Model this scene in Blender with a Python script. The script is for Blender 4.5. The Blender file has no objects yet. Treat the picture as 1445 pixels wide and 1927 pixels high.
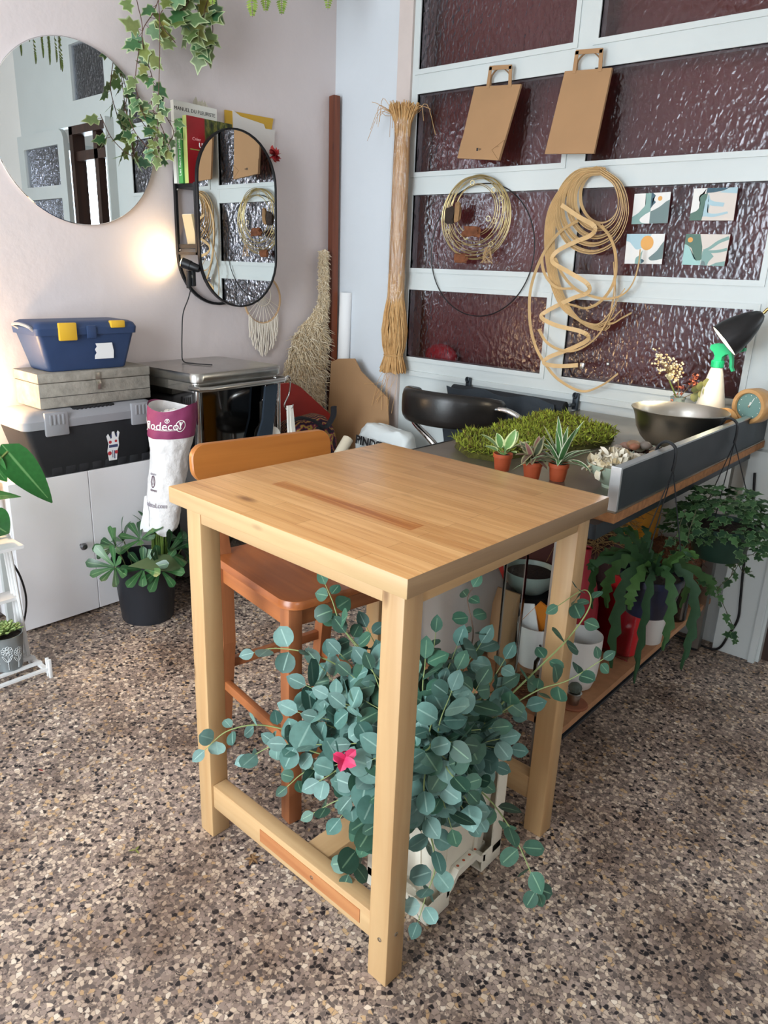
import bpy, bmesh, math, random
from mathutils import Vector, Matrix, Euler, noise
sc = bpy.context.scene
COL = sc.collection
random.seed(7)
PI = math.pi
R = math.radians

# ------------------------------------------------------------------ camera
cam_d = bpy.data.cameras.new('camera'); cam = bpy.data.objects.new('camera', cam_d); COL.objects.link(cam)
_r = Vector((0.75288, 0.65710, 0.03733)); _u = Vector((-0.23074, 0.21041, 0.94999)); _f = Vector((-0.61638, 0.72384, -0.31003))
cam.matrix_world = Matrix(((_r.x, _u.x, -_f.x, 0.7194), (_r.y, _u.y, -_f.y, -0.9139), (_r.z, _u.z, -_f.z, 1.4694), (0, 0, 0, 1)))
cam_d.sensor_fit = 'VERTICAL'; cam_d.sensor_height = 36; cam_d.lens = 26.115; cam_d.clip_start = 0.02
sc.camera = cam

# ------------------------------------------------------------------ world, daylight, exposure
sc.view_settings.view_transform = 'Standard'; sc.view_settings.look = 'None'
sc.view_settings.gamma = 1; sc.view_settings.exposure = 0.45; sc.view_settings.use_curve_mapping = False
w = bpy.data.worlds.new('daylight'); sc.world = w; w.use_nodes = True
w.node_tree.nodes['Background'].inputs[0].default_value = (0.72, 0.84, 1.0, 1); w.node_tree.nodes['Background'].inputs[1].default_value = 0.9


def light(name, kind, loc, energy, color=(1, 1, 1), size=0.1, sy=None, target=None, **kw):
    d = bpy.data.lights.new(name, kind); d.energy = energy; d.color = color
    if kind == 'AREA':
        d.size = size
        if sy: d.shape = 'RECTANGLE'; d.size_y = sy
    else:
        d.shadow_soft_size = size
    for k, v in kw.items(): setattr(d, k, v)
    o = bpy.data.objects.new(name, d); COL.objects.link(o); o.location = loc
    if target is not None:
        o.rotation_euler = (Vector(target) - Vector(loc)).to_track_quat('-Z', 'Y').to_euler()
    return o


# the shop window behind the camera, on the left
light('shop_window_daylight', 'AREA', (-0.55, -3.14, 1.50), 180, (0.86, 0.93, 1.0), 2.0, 2.5, (-2.0, 0, 1.15))
# added cool fill light before the right hand wall, which has no window
light('side_fill_light', 'AREA', (2.93, -1.9, 1.9), 26, (0.86, 0.93, 1.0), 1.4, 1.3, (0, -1.2, 1.5))
# daylight inside the next room, seen through the doorway
light('next_room_daylight', 'AREA', (2.9, 3.7, 1.8), 26, (0.85, 0.93, 1.0), 1.0, 1.3, (0, 3.6, 1.5))

# ------------------------------------------------------------------ helpers
WM = {}


def lin(c):
    if isinstance(c, str):
        c = tuple(int(c[i:i + 2], 16) / 255 for i in (0, 2, 4))
    return tuple((v / 12.92 if v <= 0.04045 else ((v + 0.055) / 1.055) ** 2.4) for v in c) + (1,)


def newmat(name):
    m = bpy.data.materials.new(name); m.use_nodes = True
    return m, m.node_tree, m.node_tree.nodes['Principled BSDF']


def node(nt, typ, **kw):
    n = nt.nodes.new(typ)
    for k, v in kw.items():
        if hasattr(n, k) and k not in ('inputs',): setattr(n, k, v)
        else: n.inputs[k.replace('_', ' ')].default_value = v
    return n


def ramp(nt, stops, src=None, interp='LINEAR'):
    n = nt.nodes.new('ShaderNodeValToRGB'); n.color_ramp.interpolation = interp
    el = n.color_ramp.elements
    while len(el) < len(stops): el.new(0.5)
    for e, (p, c) in zip(el, stops): e.position = p; e.color = lin(c) if not (isinstance(c, tuple) and len(c) == 4) else c
    if src is not None: nt.links.new(src, n.inputs[0])
    return n


def mix(nt, a, b, fac, mode='MIX'):
    n = nt.nodes.new('ShaderNodeMix'); n.data_type = 'RGBA'; n.blend_type = mode
    for s, v in ((n.inputs[6], a), (n.inputs[7], b), (n.inputs[0], fac)):
        if hasattr(v, 'links'): nt.links.new(v, s)
        elif isinstance(v, (int, float)): s.default_value = v
        else: s.default_value = lin(v) if (isinstance(v, str) or len(v) == 3) else v
    return n.outputs[2]


def coords(nt, scale=(1, 1, 1), rot=(0, 0, 0), kind='Object'):
    t = nt.nodes.new('ShaderNodeTexCoord'); mp = nt.nodes.new('ShaderNodeMapping')
    mp.inputs['Scale'].default_value = scale; mp.inputs['Rotation'].default_value = rot
    nt.links.new(t.outputs[kind], mp.inputs[0]); return mp.outputs[0]


def tex(nt, kind, vec, **kw):
    n = nt.nodes.new('ShaderNodeTex' + kind)
    for k, v in kw.items():
        if k in n.inputs: n.inputs[k].default_value = v
        elif k.replace('_', ' ') in n.inputs: n.inputs[k.replace('_', ' ')].default_value = v
        else: setattr(n, k, v)
    nt.links.new(vec, n.inputs['Vector']); return n


def bump(nt, bs, src, strength=0.2, dist=0.01):
    b = nt.nodes.new('ShaderNodeBump'); b.inputs['Strength'].default_value = strength; b.inputs['Distance'].default_value = dist
    nt.links.new(src, b.inputs['Height']); nt.links.new(b.outputs[0], bs.inputs['Normal']); return b


def plain(name, c, rough=0.5, metal=0, var=0.0, vscale=8, bumpy=0, bscale=40, coat=0, spec=0.5, sheen=0, trans=0, ior=1.45):
    m, nt, bs = newmat(name)
    bs.inputs['Base Color'].default_value = lin(c); bs.inputs['Roughness'].default_value = rough; bs.inputs['Metallic'].default_value = metal
    bs.inputs['Coat Weight'].default_value = coat; bs.inputs['Specular IOR Level'].default_value = spec
    bs.inputs['Sheen Weight'].default_value = sheen; bs.inputs['Transmission Weight'].default_value = trans; bs.inputs['IOR'].default_value = ior
    v = coords(nt)
    if var:
        n = tex(nt, 'Noise', v, Scale=vscale, Detail=5.0)
        c0 = lin(c); k0 = tuple(x * (1 - var) for x in c0[:3]) + (1,); k1 = tuple(min(1, x * (1 + var)) for x in c0[:3]) + (1,)
        rp = ramp(nt, [(0.3, k0), (0.7, k1)], n.outputs['Fac']); nt.links.new(rp.outputs[0], bs.inputs['Base Color'])
    if bumpy:
        n2 = tex(nt, 'Noise', v, Scale=bscale, Detail=4.0); bump(nt, bs, n2.outputs['Fac'], bumpy, 0.01)
    return m


def wood(name, c0, c1, axis='X', grain=1.0, rough=0.45, knots=True, scale=1.0):
    """long grain along one local axis"""
    m, nt, bs = newmat(name)
    s = {'X': (1.2, 18, 18), 'Y': (18, 1.2, 18), 'Z': (18, 18, 1.2)}[axis]
    v = coords(nt, tuple(k * scale for k in s))
    n = tex(nt, 'Noise', v, Scale=1.6, Detail=6.0, Distortion=0.6)
    rp = ramp(nt, [(0.3, c0), (0.72, c1)], n.outputs['Fac'])
    v2 = coords(nt, tuple(k * 0.25 * scale for k in s)); n2 = tex(nt, 'Noise', v2, Scale=1.3, Detail=2.0)
    rp2 = ramp(nt, [(0.35, (0.86, 0.86, 0.86)), (0.65, (1, 1, 1))], n2.outputs['Fac'])
    col = mix(nt, rp.outputs[0], rp2.outputs[0], 0.8, 'MULTIPLY')
    if knots:
        v3 = coords(nt, tuple(k * 0.33 for k in (5, 5, 5))); s3 = {'X': (.35, 1, 1), 'Y': (1, .35, 1), 'Z': (1, 1, .35)}[axis]
        v3 = coords(nt, tuple(k * 7 for k in s3)); vo = tex(nt, 'Voronoi', v3, Scale=1.0, Randomness=1.0)
        rk = ramp(nt, [(0.03, '6d4020'), (0.085, 'ffffff')], vo.outputs['Distance'])
        col = mix(nt, col, rk.outputs[0], 0.75, 'MULTIPLY')
    nt.links.new(col, bs.inputs['Base Color']); bs.inputs['Roughness'].default_value = rough
    bump(nt, bs, n.outputs['Fac'], 0.05, 0.005)
    return m


def leafmat(name, cols, rough=0.45, edge=None, rim0=0.5, mid=None, spec=0.5):
    """leaf colour varies from leaf to leaf"""
    m, nt, bs = newmat(name)
    g = nt.nodes.new('ShaderNodeNewGeometry')
    k = len(cols)
    rp = ramp(nt, [((i / (k - 1)) if k > 1 else 0, c) for i, c in enumerate(cols)], g.outputs['Random Per Island'])
    v = coords(nt, (60, 60, 60)); n = tex(nt, 'Noise', v, Scale=1.0, Detail=3.0)
    r2 = ramp(nt, [(0.3, (.86, .86, .86)), (0.7, (1, 1, 1))], n.outputs['Fac'])
    col = mix(nt, rp.outputs[0], r2.outputs[0], 0.7, 'MULTIPLY')
    if edge:
        at = nt.nodes.new('ShaderNodeAttribute'); at.attribute_name = 'rim'
        re = ramp(nt, [(rim0, (0, 0, 0)), (min(1, rim0 + .18), (1, 1, 1))], at.outputs['Fac'])
        col = mix(nt, col, edge, re.outputs[0])
    if mid:
        am = nt.nodes.new('ShaderNodeAttribute'); am.attribute_name = 'rim'
        rm = ramp(nt, [(0.03, (1, 1, 1)), (0.10, (0, 0, 0))], am.outputs['Fac'])
        mf = nt.nodes.new('ShaderNodeMath'); mf.operation = 'MULTIPLY'; mf.inputs[1].default_value = .6; nt.links.new(rm.outputs[0], mf.inputs[0])
        col = mix(nt, col, mid, mf.outputs[0])
    nt.links.new(col, bs.inputs['Base Color']); bs.inputs['Roughness'].default_value = rough; bs.inputs['Specular IOR Level'].default_value = spec
    return m


class B:
    """collects shapes (world coordinates) and links them as ONE mesh object"""
    def __init__(s): s.bm = bmesh.new()

    def _xf(s, vs, M):
        if M is not None:
            for v in vs: v.co = M @ v.co

    def bx(s, x0, x1, y0, y1, z0, z1, M=None, bev=0.0, seg=2):
        r = bmesh.ops.create_cube(s.bm, size=1); vs = r['verts']
        for v in vs:
            v.co = Vector(((x0 + x1) / 2 + v.co.x * (x1 - x0), (y0 + y1) / 2 + v.co.y * (y1 - y0), (z0 + z1) / 2 + v.co.z * (z1 - z0)))
        if bev:
            es = list({e for v in vs for e in v.link_edges})
            rr = bmesh.ops.bevel(s.bm, geom=es, offset=bev, segments=seg, affect='EDGES', profile=0.5)
            vs = list({v for f in rr['faces'] for v in f.verts} | {v for v in vs if v.is_valid})
        s._xf(vs, M); return s

    def rings(s, rings, closed_u=True, caps=True, closed_v=False):
        """rings: list of lists of points, bridged in order"""
        rv = [[s.bm.verts.new(p) for p in rg] for rg in rings]
        n = len(rv[0]); m = len(rv)
        for i in range(m if closed_v else m - 1):
            a, b = rv[i], rv[(i + 1) % m]
            for j in range(n if closed_u else n - 1):
                k = (j + 1) % n
                try: s.bm.faces.new((a[j], a[k], b[k], b[j]))
                except ValueError: pass
        if caps and closed_u and not closed_v and n > 2:
            for rg, fl in ((rv[0], True), (rv[-1], False)):
                try: s.bm.faces.new(list(reversed(rg)) if fl else rg)
                except ValueError: pass
        return rv

    def tube(s, path, r, n=8, closed=False, M=None, flat=1.0):
        pts = [Vector(p) for p in path]; m = len(pts)
        rf = r if callable(r) else (lambda t: r)
        up = None; rings = []
        for i, p in enumerate(pts):
            if closed: t = (pts[(i + 1) % m] - pts[i - 1])
            else: t = pts[min(i + 1, m - 1)] - pts[max(i - 1, 0)]
            t = t.normalized() if t.length > 1e-9 else Vector((0, 0, 1))
            if up is None:
                up = Vector((0, 0, 1)) if abs(t.z) < 0.9 else Vector((1, 0, 0))
            up = (up - t * up.dot(t))
            if up.length < 1e-6: up = t.orthogonal()
            up.normalize(); sd = t.cross(up)
            rad = rf(i / max(1, m - 1))
            rg = [p + (sd * math.cos(2 * PI * k / n) + up * math.sin(2 * PI * k / n) * flat) * rad for k in range(n)]
            if M is not None: rg = [M @ q for q in rg]
            rings.append(rg)
        s.rings(rings, True, True, closed); return s

    def lathe(s, prof, c=(0, 0, 0), n=32, M=None, sx=1.0, sy=1.0, a0=0):
        c = Vector(c); rings = []
        for r, z in prof:
            r = max(r, 1e-5)
            rg = [Vector((c.x + sx * r * math.cos(a0 + 2 * PI * k / n), c.y + sy * r * math.sin(a0 + 2 * PI * k / n), c.z + z)) for k in range(n)]
            if M is not None: rg = [M @ q for q in rg]
            rings.append(rg)
        s.rings(rings, True, False); return s

    def prism(s, pts, h0, h1, M=None):
        """outline in local xy, extruded along local z from h0 to h1"""
        a = [Vector((p[0], p[1], h0)) for p in pts]; b = [Vector((p[0], p[1], h1)) for p in pts]
        if M is not None: a = [M @ q for q in a]; b = [M @ q for q in b]
        s.rings([a, b]); return s

    def ball(s, *a, **k):
        s.ballv(*a, **k); return s

    def ballv(s, c, r, sub=2, sc_=(1, 1, 1), M=None):
        q = bmesh.ops.create_icosphere(s.bm, subdivisions=sub, radius=1)
        for v in q['verts']:
            v.co = Vector((v.co.x * r * sc_[0], v.co.y * r * sc_[1], v.co.z * r * sc_[2]))
            if M is not None: v.co = M @ v.co
            v.co += Vector(c)
        return q['verts']

    def grid(s, f, nu, nv, cu=False):
        rings = [[Vector(f(i / nu, j / nv)) for i in range(nu if cu else nu + 1)] for j in range(nv + 1)]
        return s.rings(rings, cu, False)

    def solid(s, th):
        fs = list(s.bm.faces)
        bmesh.ops.recalc_face_normals(s.bm, faces=fs)
        bmesh.ops.solidify(s.bm, geom=fs, thickness=th); return s

    def blade(s, p0, d, nrm, L, W, shape='oval', bend=0.0, cup=0.15, seg=5, tw=0):
        """a leaf blade with a midrib: base point, direction, face normal"""
        d = Vector(d).normalized(); nrm = Vector(nrm); nrm = (nrm - d * nrm.dot(d))
        nrm = nrm.normalized() if nrm.length > 1e-5 else d.orthogonal().normalized()
        sd = d.cross(nrm); p0 = Vector(p0); lay = s.bm.verts.layers.float.get('rim') or s.bm.verts.layers.float.new('rim')
        prev = None
        prof = {'oval': lambda t: math.sin(PI * min(1, t) ** 0.85) ** 0.75, 'round': lambda t: (max(0, 1 - (2 * t - 1) ** 2)) ** 0.5,
                'lance': lambda t: math.sin(PI * t ** 0.75) ** 1.0, 'heart': lambda t: (math.sin(PI * t ** 0.55)) ** 0.8 * (1 if t > .02 else 0),
                'spoon': lambda t: (0.18 + 0.82 * t ** 1.4) * (max(0, 1 - (max(0, t - .72) / .28) ** 2)) ** 0.5 if t < 1 else 0,
                'strap': lambda t: min(1, 0.55 + t * 1.4) * (1 - t ** 3)}[shape]
        P = p0.copy(); dd = d.copy(); nn = nrm.copy()
        rows = []
        for i in range(seg + 1):
            t = i / seg; wd = W * 0.5 * prof(t)
            if i == 0 or i == seg: wd = max(wd, W * 0.02)
            cv = nn * (cup * wd)
            a = s.bm.verts.new(P + sd * wd + cv); b = s.bm.verts.new(P); c = s.bm.verts.new(P - sd * wd + cv)
            a[lay] = 1; c[lay] = 1; b[lay] = 0 if i < seg else .6
            rows.append((a, b, c))
            dd = (dd - nn * (bend / seg)).normalized(); nn = (nn + dd * (bend / seg)).normalized(); nn = (nn - dd * nn.dot(dd)).normalized()
            P = P + dd * (L / seg)
        for i in range(seg):
            a, b = rows[i], rows[i + 1]
            s.bm.faces.new((a[0], a[1], b[1], b[0])); s.bm.faces.new((a[1], a[2], b[2], b[1]))
        return P

    def build(s, name, mat, parent=None, smooth=True, angle=40, local=False, props=None):
        me = bpy.data.meshes.new(name)
        if parent is not None and not local:
            s.bm.transform(WM[parent.name].inverted())
        bmesh.ops.recalc_face_normals(s.bm, faces=list(s.bm.faces)) if not s.bm.verts.layers.float.get('rim') else None
        s.bm.to_mesh(me); s.bm.free()
        o = bpy.data.objects.new(name, me); COL.objects.link(o)
        if mat is not None:
            me.materials.append(mat)
        if smooth:
            me.polygons.foreach_set('use_smooth', [True] * len(me.polygons))
            try: me.set_sharp_from_angle(angle=R(angle))
            except Exception: pass
        if parent is not None:
            o.parent = parent; WM[o.name] = WM[parent.name]
        else: WM[o.name] = Matrix()
        return o


def tag(o, label=None, cat=None, group=None, kind=None):
    if label: o['label'] = label
    if cat: o['category'] = cat
    if group: o['group'] = group
    if kind: o['kind'] = kind
    return o


def thing(name, label, cat, loc=(0, 0, 0), rz=0.0, group=None, rot=None):
    o = bpy.data.objects.new(name, None); COL.objects.link(o); o.empty_display_size = 0.05
    o.location = loc; o.rotation_euler = rot if rot is not None else (0, 0, rz)
    WM[o.name] = Matrix.Translation(Vector(loc)) @ (Euler(rot).to_matrix().to_4x4() if rot is not None else Matrix.Rotation(rz, 4, 'Z'))
    return tag(o, label, cat, group)


def dup(o, loc=None, rz=None, label=None, group=None):
    c = o.copy(); COL.objects.link(c)
    if loc is not None: c.location = loc
    if rz is not None: c.rotation_euler = (0, 0, rz)
    if label: c['label'] = label
    if group: c['group'] = group
    for ch in list(o.children):
        d = ch.copy(); COL.objects.link(d); d.parent = c
        for g in list(ch.children):
            e = g.copy(); COL.objects.link(e); e.parent = d
    return c


def spline(pts, n=8, closed=False):
    """smooth curve through points"""
    P = [Vector(p) for p in pts]; m = len(P); out = []
    for i in range(m if closed else m - 1):
        p0 = P[(i - 1) % m] if (closed or i > 0) else P[0] * 2 - P[1]
        p1 = P[i]; p2 = P[(i + 1) % m]
        p3 = P[(i + 2) % m] if (closed or i + 2 < m) else P[-1] * 2 - P[-2]
        for k in range(n):
            t = k / n
            out.append(0.5 * ((2 * p1) + (p2 - p0) * t + (2 * p0 - 5 * p1 + 4 * p2 - p3) * t * t + (3 * p1 - p0 - 3 * p2 + p3) * t ** 3))
    if not closed: out.append(P[-1])
    return out


def text_mesh(txt, size, M, name, mat, parent, extrude=0.0006, align='CENTER', warp=None, bold=0.0):
    """lettering as a mesh: local x along the line, y up, z out of the surface"""
    cu = bpy.data.curves.new('t', 'FONT'); cu.body = txt; cu.size = size; cu.extrude = extrude; cu.align_x = align; cu.align_y = 'CENTER'
    cu.offset = bold; cu.resolution_u = 3
    to = bpy.data.objects.new('t', cu); COL.objects.link(to)
    dg = bpy.context.evaluated_depsgraph_get(); dg.update()
    me = bpy.data.meshes.new_from_object(to.evaluated_get(dg)); bpy.data.objects.remove(to); bpy.data.curves.remove(cu)
    me.materials.clear(); me.materials.append(mat); me.name = name
    inv = WM[parent.name].inverted()
    for v in me.vertices:
        q = v.co.copy()
        q = warp(q) if warp else M @ q
        v.co = inv @ q
    o = bpy.data.objects.new(name, me); COL.objects.link(o); o.parent = parent; WM[o.name] = WM[parent.name]
    return o


def frame_mat(o, x, y):
    """matrix with local x,y along given world directions, origin o"""
    x = Vector(x).normalized(); y = Vector(y); y = (y - x * y.dot(x)).normalized(); z = x.cross(y)
    return Matrix(((x.x, y.x, z.x, o[0]), (x.y, y.y, z.y, o[1]), (x.z, y.z, z.z, o[2]), (0, 0, 0, 1)))


def rrect(w, h, r, n=5):
    """rounded rectangle outline centred on 0"""
    pts = []
    for cx, cy, a in ((w / 2 - r, h / 2 - r, 0), (-w / 2 + r, h / 2 - r, 90), (-w / 2 + r, -h / 2 + r, 180), (w / 2 - r, -h / 2 + r, 270)):
        for k in range(n + 1):
            t = R(a + 90 * k / n); pts.append((cx + r * math.cos(t), cy + r * math.sin(t)))
    return pts


def rnd(a, b): return random.uniform(a, b)
# ------------------------------------------------------------------ materials of the setting
def mat_terrazzo():
    m, nt, bs = newmat('terrazzo')
    v0 = coords(nt)
    nz = tex(nt, 'Noise', v0, Scale=90.0, Detail=2.0)
    vv = nt.nodes.new('ShaderNodeVectorMath'); vv.operation = 'MULTIPLY_ADD'
    nt.links.new(nz.outputs['Color'], vv.inputs[0]); vv.inputs[1].default_value = (.007, .007, .007); nt.links.new(v0, vv.inputs[2])
    vo = tex(nt, 'Voronoi', vv.outputs[0], Scale=95.0, Randomness=1.0)
    ve = tex(nt, 'Voronoi', vv.outputs[0], Scale=95.0, Randomness=1.0, feature='DISTANCE_TO_EDGE')
    sep = nt.nodes.new('ShaderNodeSeparateColor'); nt.links.new(vo.outputs['Color'], sep.inputs[0])
    chips = ramp(nt, [(0, '2c282a'), (.13, '6d615b'), (.24, '97857a'), (.40, 'ad998c'), (.56, 'c2ad9a'), (.72, 'd8c3ac'), (.88, 'c9a880'), (.95, 'e6d6c2')], sep.outputs[0], 'CONSTANT')
    em = ramp(nt, [(0.02, (1, 1, 1)), (0.10, (0, 0, 0))], ve.outputs['Distance'])
    # fine second size of chips in the matrix
    vf = tex(nt, 'Voronoi', v0, Scale=240.0); sp2 = nt.nodes.new('ShaderNodeSeparateColor'); nt.links.new(vf.outputs['Color'], sp2.inputs[0])
    fine = ramp(nt, [(0, '5d524d'), (.22, '85756b'), (.65, '9d8a7d'), (.9, 'b8a593')], sp2.outputs[0], 'CONSTANT')
    # only part of the cells hold a big chip
    big = ramp(nt, [(0.0, (1, 1, 1)), (.72, (0, 0, 0))], sep.outputs[1], 'CONSTANT')
    inv = nt.nodes.new('ShaderNodeMath'); inv.operation = 'MAXIMUM'
    nt.links.new(em.outputs[0], inv.inputs[0]); b2 = nt.nodes.new('ShaderNodeMath'); b2.operation = 'SUBTRACT'; b2.inputs[0].default_value = 1.0
    nt.links.new(big.outputs[0], b2.inputs[1]); nt.links.new(b2.outputs[0], inv.inputs[1])
    col = mix(nt, chips.outputs[0], fine.outputs[0], inv.outputs[0])
    st = tex(nt, 'Noise', v0, Scale=2.6, Detail=5.0, Roughness=0.6)
    sr = ramp(nt, [(0.36, '9d8f86'), (0.55, 'ffffff')], st.outputs['Fac'])
    col = mix(nt, col, sr.outputs[0], 0.75, 'MULTIPLY')
    nt.links.new(col, bs.inputs['Base Color']); bs.inputs['Roughness'].default_value = 0.42; bs.inputs['Specular IOR Level'].default_value = 0.35
    bump(nt, bs, vo.outputs['Distance'], 0.04, 0.003)
    return m


def mat_plaster(name, c, sc_=1.0):
    m, nt, bs = newmat(name)
    v = coords(nt); n = tex(nt, 'Noise', v, Scale=1.4, Detail=5.0)
    c0 = lin(c); rp = ramp(nt, [(.3, tuple(x * .93 for x in c0[:3]) + (1,)), (.7, c0)], n.outputs['Fac'])
    nt.links.new(rp.outputs[0], bs.inputs['Base Color']); bs.inputs['Roughness'].default_value = 0.75; bs.inputs['Specular IOR Level'].default_value = 0.25
    n2 = tex(nt, 'Noise', v, Scale=14.0, Detail=7.0); bump(nt, bs, n2.outputs['Fac'], 0.22, 0.012)
    return m


def mat_glass_textured():
    """hammered cathedral glass: clear body, rippled shiny face"""
    m, nt, bs = newmat('textured_glass')
    out = nt.nodes['Material Output']
    v = coords(nt, (1, 1, 0.62))
    nz = tex(nt, 'Noise', v, Scale=45.0, Detail=1.0)
    vv = nt.nodes.new('ShaderNodeVectorMath'); vv.operation = 'MULTIPLY_ADD'
    nt.links.new(nz.outputs['Color'], vv.inputs[0]); vv.inputs[1].default_value = (.03, .03, .03); nt.links.new(v, vv.inputs[2])
    vo = tex(nt, 'Voronoi', vv.outputs[0], Scale=62.0, feature='SMOOTH_F1', Smoothness=0.6)
    b = nt.nodes.new('ShaderNodeBump'); b.inputs['Strength'].default_value = 0.22; b.inputs['Distance'].default_value = 0.012
    nt.links.new(vo.outputs['Distance'], b.inputs['Height'])
    gl = nt.nodes.new('ShaderNodeBsdfGlossy'); gl.inputs['Roughness'].default_value = 0.16; gl.inputs['Color'].default_value = (.95, .97, 1, 1)
    tr = nt.nodes.new('ShaderNodeBsdfTransparent'); tr.inputs['Color'].default_value = (.80, .78, .80, 1)
    fr = nt.nodes.new('ShaderNodeFresnel'); fr.inputs['IOR'].default_value = 1.45
    nt.links.new(b.outputs[0], gl.inputs['Normal']); nt.links.new(b.outputs[0], fr.inputs['Normal'])
    mx = nt.nodes.new('ShaderNodeMixShader'); nt.links.new(fr.outputs[0], mx.inputs[0])
    nt.links.new(tr.outputs[0], mx.inputs[1]); nt.links.new(gl.outputs[0], mx.inputs[2]); nt.links.new(mx.outputs[0], out.inputs[0])
    return m


def clear_glass(name, tint=(.93, .96, .95), rough=0.02, ior=1.45):
    m, nt, bs = newmat(name)
    out = nt.nodes['Material Output']
    gl = nt.nodes.new('ShaderNodeBsdfGlossy'); gl.inputs['Roughness'].default_value = rough
    tr = nt.nodes.new('ShaderNodeBsdfTransparent'); tr.inputs['Color'].default_value = tint + (1,)
    fr = nt.nodes.new('ShaderNodeFresnel'); fr.inputs['IOR'].default_value = ior
    mx = nt.nodes.new('ShaderNodeMixShader'); nt.links.new(fr.outputs[0], mx.inputs[0])
    nt.links.new(tr.outputs[0], mx.inputs[1]); nt.links.new(gl.outputs[0], mx.inputs[2]); nt.links.new(mx.outputs[0], out.inputs[0])
    return m


def emit(name, c, s):
    m, nt, bs = newmat(name)
    bs.inputs['Emission Color'].default_value = lin(c); bs.inputs['Emission Strength'].default_value = s
    bs.inputs['Base Color'].default_value = lin(c)
    return m


M_FLOOR = mat_terrazzo()
M_WALL = mat_plaster('wall_plaster', 'd8cecd')
M_PILLAR = mat_plaster('pillar_plaster', 'cfd4d9')
M_CEIL = mat_plaster('ceiling_paint', 'e8e6e2')
M_WHITE = plain('white_gloss_paint', 'c6cccb', 0.35, var=.03, vscale=3, bumpy=.03)
M_BEIGE = plain('warm_grey_paint', 'c9bcb6', 0.6, var=.05, bumpy=.1)
M_TGLASS = mat_glass_textured()
M_GLASS = clear_glass('clear_glass')
M_MAROON = plain('maroon_drape', '7a3430', 0.85, var=.22, vscale=1.6)
M_BROWNFR = wood('dark_brown_frame', '2c1a14', '43281d', 'Z', knots=False)
M_MIRROR = plain('mirror_silver', 'eef2f2', 0.0, 1.0)
M_BLACK = plain('black_metal', '17171a', 0.42, 0.2)
M_BLACKP = plain('black_plastic', '1b1c1f', 0.5)
M_CHROME = plain('chrome', 'd9d9d8', 0.12, 1.0)
M_STEEL = plain('brushed_steel', 'b3b1ac', 0.28, 1.0, var=.08, vscale=20)
M_DARKMETAL = plain('dark_grey_sheet_metal', '363c42', 0.42, 0.6, var=.18, vscale=9)
M_TOPMETAL = plain('worn_steel_top', '8b8274', 0.28, 0.65, var=.3, vscale=4)
M_KRAFT = plain('kraft_paper', 'a07c58', 0.8, var=.06, vscale=5, bumpy=.05)
M_WHITEP = plain('white_plastic', 'e4e2da', 0.45, var=.03)
M_PAPER = plain('white_paper', 'e6e6e6', 0.8)

# ------------------------------------------------------------------ structure
def struct(name, b, m, smooth=False):
    o = b.build(name, m, None, smooth); tag(o, kind='structure'); return o


struct('floor', B().bx(-2.6, 3.0, -3.2, 5.0, -0.05, 0), M_FLOOR)
struct('ceiling', B().bx(-2.6, 3.1, -3.3, 5.0, 3.2, 3.25), M_CEIL)
struct('wall_left', B().bx(-2.48, -2.38, -3.3, 2.3, 0, 3.2), M_WALL)
b = B().bx(-2.6, -2.3, -3.3, -3.2, 0, 3.2).bx(0.55, 3.1, -3.3, -3.2, 0, 3.2).bx(-2.3, .55, -3.3, -3.2, 0, .12).bx(-2.3, .55, -3.3, -3.2, 2.8, 3.2)
struct('wall_front', b, M_WALL)
wf = struct('window_1', B().bx(-2.3, .55, -3.27, -3.22, .12, .20).bx(-2.3, .55, -3.27, -3.22, 2.74, 2.8).bx(-2.3, -2.24, -3.27, -3.22, .12, 2.8).bx(.49, .55, -3.27, -3.22, .12, 2.8).bx(-.91, -.85, -3.27, -3.22, .12, 2.8), M_WHITE)
B().bx(-2.24, .49, -3.25, -3.245, .20, 2.74).build('pane', M_GLASS, wf, False)
struct('wall_right', B().bx(3.0, 3.1, -3.3, 5, 0, 3.2), M_CEIL)
struct('wall_pillar', B().bx(-2.38, -1.945, 2.2, 2.36, 0, 3.2), M_PILLAR)
struct('trim_1', B().bx(-1.945, -1.86, 2.185, 2.36, 0, 3.2), M_BEIGE)
# upper wall above the doorway and the wall beyond it
struct('wall_back', B().bx(1.75, 3.0, 2.2, 2.3, 0, 3.2), M_CEIL)
# --- glazed partition: two columns of five rows of panes
ZR = [(1.037, 1.377), (1.483, 1.827), (1.931, 2.275), (2.380, 2.72), (2.83, 3.12)]
XC = [(-1.82, -1.013), (-.902, -.135)]
fr = B(); Y0, Y1 = 2.2, 2.25
fr.bx(-1.86, -1.82, Y0, Y1, .96, 3.2).bx(-1.013, -.902, Y0, Y1, .96, 3.2).bx(-.135, .12, Y0, Y1, .96, 3.2)
zs = [.96] + [z for r_ in ZR for z in r_] + [3.2]
for i in range(0, len(zs), 2):
    fr.bx(-1.82, -.135, Y0 + .0005, Y1, zs[i], zs[i + 1])
part = struct('window_2', fr, M_WHITE)
beads = B(); glz = []
for x0, x1 in XC:
    for z0, z1 in ZR:
        wd, pr = .022, .006
        beads.bx(x0 - wd, x1 + wd, Y0 - pr, Y0 + .012, z1, z1 + wd).bx(x0 - wd, x1 + wd, Y0 - pr, Y0 + .012, z0 - wd, z0)
        beads.bx(x0 - wd, x0, Y0 - pr, Y0 + .012, z0, z1).bx(x1, x1 + wd, Y0 - pr, Y0 + .012, z0, z1)
        B().bx(x0 - .004, x1 + .004, Y0 + .007, Y0 + .011, z0 - .004, z1 + .004).build('pane', M_TGLASS, part, False)
beads.build('glazing_bead', M_WHITE, part, False)
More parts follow.
